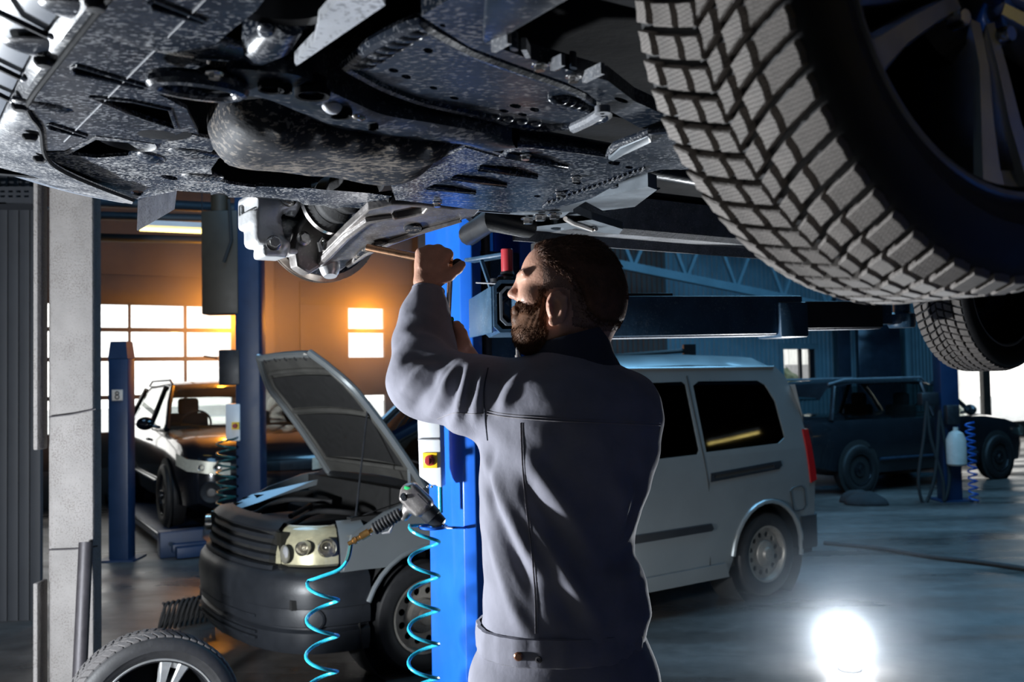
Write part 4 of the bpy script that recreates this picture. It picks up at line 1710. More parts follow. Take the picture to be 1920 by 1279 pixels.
def gunbody(P):
    d = sd_cap(P, G(770, 925), G(794, 950), .034, .034)
    R = np.array(Matrix((gax, gax.cross(Vector((0, 1, 0))).normalized(), Vector((0, 1, 0)))).transposed())
    d = smin(d, sd_box(P, G(780, 937), (.045, .036, .032), .014, R), .01)
    d = smin(d, sd_cap(P, G(765, 955), G(757, 968), .020, .016), .012)
    d = np.maximum(d, -sd_cap(P, G(758, 932, -.06), G(758, 932, -.026), .009, .009))
    return d


V_, F_ = surface(gunbody, G(780, 940) - Vector((.12, .1, .12)), G(780, 940) + Vector((.12, .1, .12)), .003)
gb_ = part('housing', mesh_np('housing', V_, F_), 'forged_steel', gun, world=True)
q = MB()
q.lathe([(0, -.01), (.006, -.01), (.008, 0), (.012, 0), (.0135, .004), (.0135, .012)], G(758, 932, -.034), (0, 1, 0), 20)
part('vent_cap', q, 'black_plastic', gb_, world=True)
q = MB()
q.box(G(765, 916, -.030), (.024, .004, .010), Matrix.Rotation(math.radians(20), 3, 'Y'))
part('printed_mark', q, 'green_print', gb_, world=True, bevel=.001)
for i, (x, y) in enumerate(((783, 932), (789, 938), (795, 944), (801, 950))):
    q = MB()
    q.beam(G(x, y - 6, -.037), G(x + 7, y + 1, -.037), .003, .003)
    part('raised_letter', q, 'black_plastic', gb_, world=True)
q = MB()
q.lathe([(.030, -.005), (.030, .03), (.026, .035), (.024, .062), (.016, .068), (0, .068)], G(800, 957), gax, 24)
part('nose', q, 'black_plastic', gun, world=True, bevel=0)
hd0, hd1 = G(752, 962), G(700, 993)
hax = (hd1 - hd0).normalized()
hl = (hd1 - hd0).length
prof = [(0, 0)]
for k in range(9):
    prof += [(.017, hl * k / 9), (.020, hl * (k + .3) / 9), (.020, hl * (k + .6) / 9), (.017, hl * (k + .95) / 9)]
prof += [(0, hl)]
q = MB()
q.lathe(prof, hd0, hax, 20)
part('grip', q, 'black_rubber', gun, world=True, smooth=50)
q = MB()
q.tube([G(738, 983, -.005), G(730, 998, -.005), G(716, 1000, -.005)], [.003, .005, .003], 8)
part('trigger', q, 'grey_plastic', gun, world=True)
q = MB()
q.lathe([(0, 0), (.008, 0), (.008, .012), (.013, .014), (.013, .045), (.009, .047), (.009, .06), (.012, .062), (.012, .072), (.008, .074), (.008, .09), (0, .09)], hd1, hax, 14)
part('coupling', q, 'brass', gun, world=True)
hs = hd1 + hax * .088

# coiled air hose: down from the tool, a turn near the floor, up to the ring
pts = [hs, hs + hax * .03 + ZUP * -.02]
pts = [Vector(p) for p in spline([hs, G(658, 1020), G(652, 1048), G(636, 1068), G(600, 1082)], 6)]


def coil(x0, y0, x1, y1, n, rpx, ph, flat=1.0):
    out = []
    N = n * 22
    for k in range(N + 1):
        t = k / N
        a = ph + 2 * math.pi * n * t
        p = G(x0 + (x1 - x0) * t, y0 + (y1 - y0) * t)
        out.append(p + Vector((rpx * gy / FPX * math.cos(a), rpx * gy / FPX * math.sin(a) * flat, 0)))
    return out


pts += coil(606, 1090, 598, 1560, 7, 29, math.pi * .95)
pend = pts[-1]
up_ = coil(796, 985, 792, 1560, 9, 28, math.pi * 1.0)
low = [pend, pend + Vector((.03, 0, -.10)), (pend + up_[-1]) / 2 + Vector((0, 0, -.16)), up_[-1] + Vector((-.03, 0, -.10)), up_[-1]]
pts += [Vector(p) for p in spline(low, 8)][1:-1]
pts += up_[::-1]
pts += [G(790, 985, .03), G(800, 986, .06)]
q = MB()
q.tube(pts, .0058, 9)
hose = single('air_hose', q, 'hose_cyan', 'cyan coiled air hose hanging from the grey impact wrench', 'hose')
q = MB()
q.tube(pts[:14], .0066, 9)
part('hose_sleeve', q, 'hose_dark_green', hose, world=True, label='ribbed dark sleeve at the coupling')

# ------------------------------------------------------------------ concrete column, pipe, wires, partition
colm = thing('concrete_column', 'speckled concrete column left of the drive-on lift', 'column', ony(130, 1200, 4.4).xy.to_3d(), 0)
cy = 4.4


def KX(px):
    return ony(px, 720, cy).x


q = MB()
zt = 5.6
x0, x1 = KX(94), KX(174)
q.prism([(x0, cy, 0), (x1, cy, 0), (x1, cy + .10, 0), (KX(76), cy + .10, 0), (KX(76), cy + .07, 0), (x0, cy + .07, 0)], (0, 0, zt))
part('shaft', q, 'concrete_column', colm, world=True, bevel=.012)
for z0, z1 in ((.0, .72), (1.32, 5.6)):
    q = MB()
    q.box((KX(72), cy + .02, (z0 + z1) / 2), (.02, .10, z1 - z0))
    part('edge_strip', q, 'concrete_column', colm, world=True, bevel=.005)
for nm, lab, a, b in (('wire_tie', 'upper bent wire tied around the concrete column', (92, 782), (180, 767)), ('wire_tie', 'lower bent wire tied around the concrete column', (92, 1031), (183, 1024))):
    q = MB()
    q.tube([ony(*a, cy - .015), ony((a[0] + b[0]) / 2, (a[1] + b[1]) / 2 + 2, cy - .02), ony(*b, cy - .01)], .0035, 8)
    single(nm, q, 'iron_pipe', lab, 'wire')
q = MB()
pb = ony(150, 1700, 4.15)
q.tube([Vector((ony(152, 1300, 4.15).x - .01, 4.12, 0.0)), ony(161, 1017, 4.33)], .030, 16)
single('iron_pipe', q, 'iron_pipe', 'dark iron pipe leaning against the concrete column', 'pipe')

pt = thing('partition_wall', 'dark sheet steel partition left of the concrete column', 'wall', ony(40, 1150, 6.7).xy.to_3d(), 0, kind='structure')
for k in range(9):
    q = MB()
    x = ony(76, 1150, 6.7).x - .075 * k
    q.prism([(x - .072, 6.7 - .004 * k, 0), (x - .036, 6.694 - .004 * k, 0), (x - .003, 6.7 - .004 * k, 0), (x - .003, 6.74, 0), (x - .072, 6.74, 0)], (0, 0, 5.6))
    part('panel', q, 'partition_steel', pt, world=True, smooth=20)
q = MB()
q.box((ony(76, 1150, 6.7).x - 2.0, 6.75, 2.8), (2.7, .04, 5.6))
part('panel', q, 'partition_steel', pt, world=True)
ct = thing('cable_tray', 'perforated cable tray on the partition under the bumper', 'cable tray', ony(30, 380, 6.5), 0)
q = plate([ony(x, y, 6.45) for x, y in ((-40, 350), (66, 350), (66, 382), (-40, 382))],
          [[ony(x + dx, y + dy, 6.45) for dx, dy in ((0, 0), (9, 0), (9, 4), (0, 4))] for y in (357, 366) for x in range(-30, 56, 15)], .01, Vector((0, 1, 0)))
part('side_plate', q, 'partition_steel', ct, world=True, smooth=0)
q = MB()
q.prism([ony(x, 382, 6.45) for x in (-40, 66)] + [ony(66, 382, 6.45) + Vector((0, .25, 0)), ony(-40, 382, 6.45) + Vector((0, .25, 0))], (0, 0, .01))
part('bottom', q, 'partition_steel', ct, world=True)

# wheel leaning by the column
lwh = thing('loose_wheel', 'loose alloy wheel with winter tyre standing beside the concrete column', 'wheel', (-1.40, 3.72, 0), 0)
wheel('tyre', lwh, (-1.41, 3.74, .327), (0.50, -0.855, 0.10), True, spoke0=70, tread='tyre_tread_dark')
# ------------------------------------------------------------------ silver van with open bonnet
M('van_silver', (0.27, 0.295, 0.305), 0.32, 0.5, 0.05, 3, coat=0.5)
M('van_plastic', (0.014, 0.016, 0.020), 0.42, 0, 0.15, 8, 0.04, 90)
M('steel_rim_worn', (0.28, 0.26, 0.23), 0.45, 0.5, 0.25, 14, 0.08, 60)
M('bonnet_inner', (0.10, 0.098, 0.09), 0.5, 0.3, 0.2, 6, 0.1, 30)
M('felt_black', (0.012, 0.012, 0.012), 0.9, 0, 0.3, 20, 0.2, 100)
M('lamp_chrome', (0.62, 0.60, 0.50), 0.38, 0.3, 0.12, 30)
glassmat('lamp_glass', (0.90, 0.88, 0.78), 1.0)
M('tail_red', (0.30, 0.01, 0.012), 0.2, 0, 0.1, 10, coat=0.5)
M('amber', (0.6, 0.22, 0.02), 0.25, 0, 0.1, 10)
M('seat_cloth', (0.02, 0.02, 0.022), 0.9, 0, 0.2, 20)

VA = math.atan2(.58, .815)
VO = Vector((-.49, 5.32, 0))
van = thing('silver_van', 'silver panel van with its bonnet open behind the mechanic', 'van', VO, VA)
VW = 1.72


def arc(cx, cz, r, a0, a1, n=14):
    return [(cx + r * math.cos(math.radians(a0 + (a1 - a0) * k / n)), cz + r * math.sin(math.radians(a0 + (a1 - a0) * k / n))) for k in range(n + 1)]


def vside(x, z, s=0.0):
    """side skin: bulges at the waist and leans in above the belt"""
    y = .03 * ((z - .62) / .45) ** 2 if z < 1.04 else .026 + (z - 1.04) * .17
    return y + s


def side_panel(name, outline, holes, mat, side, off=0.0, thick=.02, sub=6, parent=van, bevel=0.0, label=None):
    """panel in the side skin from an (x,z) outline, cut in strips so it follows the curved skin"""
    from mathutils.geometry import tessellate_polygon
    loops = [[Vector((x, z, 0)) for x, z in outline]] + [[Vector((x, z, 0)) for x, z in h] for h in holes]
    tris = tessellate_polygon(loops)
    flat = [p for l in loops for p in l]
    b = bmesh.new()
    vv = [b.verts.new(p) for p in flat]
    for t in tris:
        try:
            b.faces.new([vv[i] for i in t])
        except ValueError:
            pass
    zs = [p.y for p in flat]
    z0, z1 = min(zs), max(zs)
    for k in range(1, sub):
        zc = z0 + (z1 - z0) * k / sub
        bmesh.ops.bisect_plane(b, geom=b.verts[:] + b.edges[:] + b.faces[:], plane_co=(0, zc, 0), plane_no=(0, 1, 0))
    if z0 < 1.04 < z1:
        bmesh.ops.bisect_plane(b, geom=b.verts[:] + b.edges[:] + b.faces[:], plane_co=(0, 1.04, 0), plane_no=(0, 1, 0))
    for v in b.verts:
        x, z = v.co.x, v.co.y
        y = vside(x, z) - off
        v.co = Vector((x, y if side < 0 else VW - y, z))
    r = bmesh.ops.extrude_face_region(b, geom=b.faces[:])
    for e in r['geom']:
        if isinstance(e, bmesh.types.BMVert):
            e.co.y += thick if side < 0 else -thick
    bmesh.ops.recalc_face_normals(b, faces=b.faces[:])
    me = bpy.data.meshes.new(name)
    b.to_mesh(me)
    b.free()
    return part(name, me, mat, parent, label=label)


RWB = 2.84
win_r = [(2.25, 1.07), (3.02, 1.09), (3.10, 1.13), (3.06, 1.40), (2.98, 1.52), (2.90, 1.555), (2.28, 1.56), (2.22, 1.53)]
win_s = [(1.20, 1.04), (2.16, 1.06), (2.185, 1.09), (2.15, 1.54), (2.12, 1.56), (1.22, 1.55), (1.18, 1.50)]
win_f = [(.30, 1.03), (1.08, 1.04), (1.10, 1.08), (1.07, 1.52), (1.03, 1.545), (.88, 1.53), (.62, 1.33)]
for side in (-1, 1):
    rear = arc(RWB, .31, .37, 180, 0)
    lower = [(.40, .24), (.46, .20), (RWB - .42, .20)] + rear[0:] + [(3.30, .36), (3.36, .50), (3.385, .80), (3.36, 1.10), (3.30, 1.40), (3.22, 1.58), (3.12, 1.66),
                                                              (2.2, 1.675), (1.15, 1.655), (.92, 1.60), (.5, 1.27), (.28, 1.06), (.20, .98), (.40, .62)]
    side_panel('body_side', lower, [win_r, win_s, win_f], 'van_silver', side, sub=12)
    front = [(-.30, .61)] + arc(0, .31, .375, 127, 0) + [(.40, .32), (.42, .62), (.22, .99), (.0, .97), (-.25, .90), (-.45, .80), (-.50, .62)]
    side_panel('front_wing', front, [], 'van_silver', side, off=.004, sub=5)
    for nm, w in (('rear_side_glass', win_r), ('door_glass', win_s), ('front_door_glass', win_f)):
        side_panel(nm, w, [], 'tinted_glass', side, off=-.006, thick=.004, sub=4)
    if side < 0:
        # details of the visible side
        q = MB()
        q.tube([(x, vside(x, z) - .004, z) for x, z in arc(RWB, .31, .375, 176, -8)], .017, 8)
        part('arch_lip', q, 'van_silver', van)
        q = MB()
        q.tube([(x, vside(x, z) - .002, z) for x, z in arc(0, .31, .38, 160, 5)], .014, 8)
        part('arch_lip', q, 'van_silver', van)
        side_panel('slide_rail', [(2.26, .865), (2.98, .905), (3.02, .93), (3.01, .965), (2.27, .925)], [[(2.30, .882), (2.93, .915), (2.93, .940), (2.30, .908)]], 'black_plastic', side, off=.006, thick=.02, sub=1)
        side_panel('rail_core', [(2.29, .875), (2.95, .912), (2.95, .945), (2.29, .912)], [], 'felt_black', side, off=.001, thick=.01, sub=1)
        side_panel('rub_strip', [(.55, .52), (2.24, .535), (2.26, .55), (2.24, .585), (.55, .575)], [], 'van_plastic', side, off=.014, thick=.02, sub=1)
        side_panel('sill_cover', [(.44, .20), (2.42, .20), (2.38, .30), (.44, .29)], [], 'van_silver', side, off=.022, thick=.03, sub=2)
        q = MB()
        q.tube([(x, vside(x, z) - .004, z) for x, z in ((3.12, .60), (3.09, .74), (3.12, .76), (3.22, .765), (3.25, .74), (3.26, .62), (3.23, .59), (3.14, .585), (3.12, .60))], .003, 6)
        part('fuel_flap', q, 'black_plastic', van)
        for pts in ([(2.24, .30), (2.24, .86), (2.22, 1.04), (2.17, 1.60)], [(1.14, .30), (1.14, .95), (1.14, 1.62)]):
            q = MB()
            q.tube([(x, vside(x, z) - .001, z) for x, z in pts], .0035, 6)
            part('door_gap', q, 'felt_black', van)
        q = MB()
        q.tube([(x, vside(x, 1.64) - .003, 1.655) for x in np.linspace(1.1, 3.1, 9)], .008, 6)
        part('roof_gutter', q, 'van_silver', van)
        side_panel('tail_lamp', [(3.33, .78), (3.40, .80), (3.37, 1.18), (3.31, 1.18)], [], 'tail_red', side, off=.010, thick=.03, sub=3)
        q = MB()
        q.box((1.35, -.012, .90), (.16, .03, .035))
        part('door_handle', q, 'van_plastic', van, bevel=.008)
# roof
q = MB()
rs = []
for x, z, ins in ((.88, 1.585, .13), (1.1, 1.655, .13), (1.6, 1.70, .13), (2.4, 1.715, .13), (3.0, 1.70, .13), (3.18, 1.64, .13), (3.26, 1.50, .11)):
    row = []
    for k in range(13):
        f = k / 12
        y = ins + (VW - 2 * ins) * f
        row.append((x, y, z + .05 * (1 - (2 * f - 1) ** 4) - (.05 if k in (0, 12) else 0)))
    rs.append(row)
q.rings(rs, closed=False)
part('roof', q, 'van_silver', van, smooth=60)
q = MB()
q.rings([[(x, y, z) for y in (.06, .4, .86, 1.32, VW - .06)] for x, z in ((3.26, 1.52), (3.33, 1.3), (3.38, 1.0), (3.38, .5), (3.34, .38))], closed=False)
part('tailgate', q, 'van_silver', van)
q = MB()
q.rings([[(3.20, -.01, z), (3.36, -.012, z), (3.43, .03, z), (3.47, .15, z), (3.49, .86, z), (3.47, 1.57, z), (3.36, VW + .01, z), (3.20, VW + .01, z)] for z in (.30, .36, .46, .54)], closed=False)
q.add([(3.20, -.01, .54), (3.36, -.012, .54), (3.43, .03, .54), (3.47, .15, .54), (3.49, .86, .54), (3.47, 1.57, .54), (3.36, VW + .01, .54), (3.20, VW + .01, .54)], [tuple(range(8))])
part('rear_bumper', q, 'van_plastic', van)
# windscreen, pillars, cowl
q = MB()
q.rings([[(.26, .13, 1.02), (.20, .45, 1.02), (.18, .86, 1.02), (.20, 1.27, 1.02), (.26, VW - .13, 1.02)],
         [(.58, .17, 1.32), (.53, .45, 1.33), (.51, .86, 1.33), (.53, 1.27, 1.33), (.58, VW - .17, 1.32)],
         [(.90, .22, 1.60), (.86, .45, 1.61), (.84, .86, 1.62), (.86, 1.27, 1.61), (.90, VW - .22, 1.60)]], closed=False)
part('windscreen', q, 'tinted_glass', van, smooth=60)
for s in (0, 1):
    q = MB()
    y0, y1 = (.10, .19) if s == 0 else (VW - .10, VW - .19)
    q.tube([(.22, y0, .99), (.56, (y0 + y1) / 2, 1.31), (.92, y1, 1.62)], .028, 8)
    part('screen_pillar', q, 'van_silver', van)
q = MB()
q.rings([[(x, y, z) for y in (.08, .5, .86, 1.2, VW - .08)] for x, z in ((.06, .96), (.12, 1.0), (.26, 1.02))], closed=False)
part('cowl', q, 'black_plastic', van)
for y0 in (.35, .95):
    q = MB()
    q.tube([(.17, y0, 1.035), (.24, y0 + .12, 1.10), (.28, y0 + .5, 1.12)], .007, 6)
    part('wiper', q, 'black_plastic', van)
# interior
q = MB()
q.box((1.0, .86, .75), (.5, 1.5, .5))
q.box((1.25, .48, 1.15), (.12, .48, .55))
q.box((1.25, 1.24, 1.15), (.12, .48, .55))
part('seats', q, 'seat_cloth', van, bevel=.03)
q = MB()
q.box((1.9, .86, .28), (3.0, 1.6, .06))
q.box((.4, .86, .85), (.3, 1.55, .3))
part('cabin_floor', q, 'felt_black', van)

# front end: profiles swept round the nose
plan = spline([(-.34, .015), (-.50, .03), (-.66, .10), (-.78, .26), (-.85, .50), (-.88, .86)], 5)
plan = [(p[0], p[1]) for p in plan]
plan = plan + [(x, VW - y) for x, y in plan[-2::-1]]


def nose(i, off, z):
    a, b = plan[max(i - 1, 0)], plan[min(i + 1, len(plan) - 1)]
    d = Vector((b[0] - a[0], b[1] - a[1], 0)).normalized()
    return Vector((plan[i][0], plan[i][1], 0)) + Vector((-d.y, d.x, 0)) * off + ZUP * z


NPL = len(plan)


def sweep(i0, i1, prof, name, mat, closed=False, smooth=40, parent=van):
    q = MB()
    q.rings([[nose(i, o, z) for o, z in prof] for i in range(i0, i1 + 1)], closed=closed)
    return part(name, q, mat, parent, smooth=smooth)


bump_prof = [(-.10, .18), (-.03, .19), (-.012, .23), (-.008, .30), (-.03, .315), (-.03, .325), (-.004, .335), (.0, .40), (-.006, .42), (-.006, .425), (.004, .43), (.008, .50), (-.002, .57), (-.03, .605), (-.09, .62)]
fb = sweep(0, NPL - 1, bump_prof, 'front_bumper', 'van_plastic')
mid0, mid1 = NPL // 2 - 7, NPL // 2 + 7
for z in (.255, .285, .37):
    sweep(mid0, mid1, [(-.015, z - .008), (.006, z - .006), (.006, z + .006), (-.015, z + .008)], 'bumper_slat', 'black_plastic', True, parent=fb)
q = MB()
fc = nose(9, .0, .375)
fd = (nose(9, .1, .375) - nose(9, 0, .375)).normalized()
q.lathe([(.05, -.03), (.055, .004), (.045, .008), (.04, -.01), (0, -.012)], fc, fd, 22)
part('fog_lamp', q, 'black_plastic', fb)
# wing corner, lamps, grille
corner = [(-.03, .60), (-.012, .65), (-.03, .74), (-.07, .82), (-.13, .86)]
for a, b in ((0, 5), (NPL - 6, NPL - 1)):
    sweep(a, b, corner, 'wing_corner', 'van_silver')
lampz = [(-.05, .625), (-.012, .645), (-.016, .70), (-.040, .77), (-.075, .82), (-.11, .835)]
for a, b in ((5, 16), (NPL - 17, NPL - 6)):
    hl = sweep(a, b, [(o - .05, z) for o, z in lampz], 'headlamp', 'lamp_chrome')
    sweep(a, b, lampz, 'lamp_lens', 'lamp_glass', parent=hl)
    for k, dr in ((a + 2, .045), (a + 6, .035)):
        q = MB()
        c0 = nose(k, -.05, .735)
        ax = (nose(k, .1, .73) - nose(k, 0, .73)).normalized()
        q.lathe([(0, -.03), (dr * .5, -.02), (dr, .02), (dr * 1.08, .022), (dr * 1.08, -.02)], c0, ax, 22)
        q.ball(c0 + ax * .0, dr * .35)
        part('reflector', q, 'bright_steel', hl)
    q = MB()
    q.ball(nose(a + 9, -.045, .70), (.02, .05, .05))
    part('lamp_partition', q, 'grey_plastic', hl)
g0, g1 = 16, NPL - 17
sweep(g0, g1, [(-.11, .58), (-.09, .60), (-.10, .72), (-.16, .84)], 'grille_back', 'felt_black')
for k in range(4):
    z = .625 + .05 * k
    o = -.035 - .018 * k
    sweep(g0, g1, [(o - .04, z - .014), (o, z - .012), (o - .004, z + .008), (o - .04, z + .012)], 'grille_slat', 'van_plastic', True)
sweep(g0, g1, [(-.10, .80), (-.085, .82), (-.12, .85), (-.20, .86)], 'grille_top', 'van_plastic')
# engine bay
q = MB()
q.box((-.33, .86, .45), (.8, 1.45, .05))
q.box((.03, .86, .70), (.05, 1.5, .55))
q.box((-.70, .86, .68), (.05, 1.15, .25))
for y in (.16, VW - .16):
    q.box((-.16, y, .66), (.46, .05, .42))
part('engine_bay', q, 'felt_black', van)
for c, s, m, nm in (((-.35, .80, .66), (.42, .55, .30), 'black_plastic', 'engine_cover'), ((-.12, .38, .74), (.26, .20, .18), 'grey_plastic', 'battery'), ((-.10, 1.30, .72), (.25, .25, .2), 'black_plastic', 'air_filter'),
                    ((-.45, .34, .72), (.16, .14, .14), 'pale_plastic', 'coolant_tank'), ((-.62, .86, .78), (.06, 1.2, .05), 'black_plastic', 'lock_panel'), ((-.55, 1.25, .74), (.14, .14, .12), 'pale_plastic', 'washer_neck')):
    q = MB()
    q.box(c, s)
    part(nm, q, m, van, bevel=.02)
for pts in ([(-.6, .5, .80), (-.4, .55, .86), (-.2, .5, .84), (-.05, .6, .8)], [(-.6, 1.1, .8), (-.35, 1.15, .87), (-.1, 1.0, .85)], [(-.5, .7, .83), (-.3, .9, .85), (-.2, 1.1, .83)]):
    q = MB()
    q.tube(spline(pts, 5), .016, 8)
    part('engine_hose', q, 'black_rubber', van)
for y0, y1 in ((.12, .25), (VW - .12, VW - .25)):
    q = MB()
    q.rings([[(-.62, y0 + (y1 - y0) * .8, .80), (-.62, y1, .78)], [(-.40, y0, .87), (-.40, y1, .83)], [(0, y0 * .9 + .01, .95), (0, y1, .91)], [(.2, y0 * .9 + .01, .99), (.2, y1, .95)]], closed=False)
    part('wing_edge', q, 'van_silver', van)
# bonnet, hinged at the cowl and swung up
HA = math.radians(52)


def bon(s, y, off):
    """s along the bonnet from hinge to nose, y across, off above its outer face"""
    f = s / .98
    bow = .05 * (1 - ((y - .86) / .72) ** 2) + .10 * (f - f * f)
    x = .12 - s * math.cos(HA) + (bow + off) * math.sin(HA)
    z = .99 + s * math.sin(HA) + (bow + off) * math.cos(HA)
    return Vector((x, y, z))


def bw(f):
    return .66 - .03 * f - .22 * max(0, f - .72) ** 1.4 / .28 ** 1.4 * 1.0


q = MB()
top, bot = [], []
for i in range(15):
    f = i / 14
    hw = bw(f)
    top.append([bon(.98 * f, .86 + hw * (2 * k / 16 - 1), .0) for k in range(17)])
    bot.append([bon(.98 * f, .86 + hw * (2 * k / 16 - 1), -.012) for k in range(17)])
q.rings(top, closed=False)
bonnet = part('bonnet', q, 'van_silver', van, smooth=60)
q = MB()
q.rings(bot, closed=False)
part('inner_panel', q, 'bonnet_inner', bonnet, smooth=60)
q = MB()
loop = [bon(.98 * f, .86 - bw(f) + .015, -.02) for f in np.linspace(0, 1, 12)] + [bon(.965, .86 + bw(1) * t, -.02) for t in np.linspace(-.95, .95, 9)] + [bon(.98 * f, .86 + bw(f) - .015, -.02) for f in np.linspace(1, 0, 12)]
q.tube(loop, .022, 8)
part('frame_rib', q, 'van_silver', bonnet, label='pale pressed rim of the bonnet')
loop = [bon(.98 * f, .86 - bw(f) + .10, -.02) for f in np.linspace(.12, .85, 9)] + [bon(.84, .86 + (bw(.85) - .1) * t, -.02) for t in np.linspace(-.9, .9, 7)] + [bon(.98 * f, .86 + bw(f) - .10, -.02) for f in np.linspace(.85, .12, 9)]
q = MB()
q.tube(loop + [loop[0]], .014, 8)
part('inner_rib', q, 'bonnet_inner', bonnet)
q = MB()
q.tube([bon(.52, .86 - .54 + 1.08 * k / 8, -.022) for k in range(9)], .016, 8)
part('cross_rib', q, 'bonnet_inner', bonnet)
for f0, f1 in ((.14, .50), (.56, .82)):
    q = MB()
    q.rings([[bon(.98 * (f0 + (f1 - f0) * i / 5), .86 + (bw(f0) - .13) * (2 * k / 8 - 1), -.026) for k in range(9)] for i in range(6)], closed=False)
    part('sound_mat', q, 'felt_black', bonnet, smooth=60)
for t in (-.7, -.35, 0, .35, .7):
    q = MB()
    q.lathe([(0, .004), (.012, .004), (.015, 0)], bon(.95, .86 + bw(.97) * t, -.042), (Vector((-math.sin(HA), 0, -math.cos(HA)))), 12)
    part('stopper', q, 'black_rubber', bonnet)
q = MB()
q.tube([(-.30, .26, .86), bon(.55, .86 - .56, -.02)], .006, 8)
part('bonnet_stay', q, 'black_plastic', van)
q = MB()
q.tube([(.08, .27, .94), (.05, .27, 1.02), bon(.12, .86 - .58, -.02)], .012, 8)
part('bonnet_hinge', q, 'van_silver', van)


def plain_wheel(owner, name, c, side, R=.305, holes=12, rim='steel_rim_worn', k=1.0):
    """road wheel: tyre > rim dish with real vent holes, hub cap; side -1 faces local -y"""
    mb = MB()
    prof = [(.64, -.28), (.72, -.33), (.85, -.34), (.95, -.30), (1.0, -.22), (1.0, .22), (.95, .30), (.85, .34), (.72, .33), (.64, .28)]
    mb.lathe([(r * R, o * R) for r, o in prof], c, (0, side, 0), 56)
    ty = part(name, mb, 'tyre_wall', owner)
    q = MB()
    c = Vector(c)
    rr = R * .64
    q.lathe([(rr, .28 * R), (rr * 1.04, .31 * R), (rr * .97, .30 * R), (rr * .9, .18 * R), (rr * .88, -.2 * R)], c, (0, side, 0), 48)
    part('rim', q, rim, ty)
    ring = [Vector((math.cos(a) * rr * .90, 0, math.sin(a) * rr * .90)) + c + Vector((0, side * .18 * R, 0)) for a in [2 * math.pi * i / 48 for i in range(48)]]
    hl = []
    for i in range(holes):
        a = 2 * math.pi * (i + .5) / holes
        hc = Vector((math.cos(a) * rr * .70, 0, math.sin(a) * rr * .70))
        hl.append([c + Vector((0, side * .18 * R, 0)) + hc + Vector((math.cos(b), 0, math.sin(b))) * rr * .10 for b in [2 * math.pi * j / 10 for j in range(10)]])
    part('rim_dish', plate(ring, hl, .008, Vector((0, -side, 0))), rim, ty, smooth=0)
    q = MB()
    q.lathe([(rr * .50, .18 * R), (rr * .46, .26 * R), (rr * .25, .30 * R), (rr * .22, .36 * R), (0, .37 * R)], c, (0, side, 0), 28)
    part('hub_cap', q, rim, ty)
    return ty


plain_wheel(van, 'wheel', (0, .11, .305), -1)
plain_wheel(van, 'wheel', (RWB, .11, .305), -1)
plain_wheel(van, 'wheel', (0, VW - .11, .305), 1)
plain_wheel(van, 'wheel', (RWB, VW - .11, .305), 1)
for x in (0, RWB):
    q = MB()
    q.lathe([(.40, 0), (.40, .24), (.0, .25)], (x, .02, .31), (0, 1, 0), 30)
    part('arch_inner', q, 'felt_black', van)
# ------------------------------------------------------------------ other vehicles
M('car_black', (0.010, 0.012, 0.017), 0.18, 0.3, 0.15, 4, coat=0.9)
M('car_grey_dark', (0.018, 0.022, 0.028), 0.25, 0.4, 0.15, 4, coat=0.7)
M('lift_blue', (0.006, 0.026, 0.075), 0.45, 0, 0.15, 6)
M('beige_paint', (0.035, 0.026, 0.016), 0.5, 0, 0.15, 8)
M('bluish_sheen', (0.03, 0.05, 0.08), 0.2, 0.2, 0.2, 6)


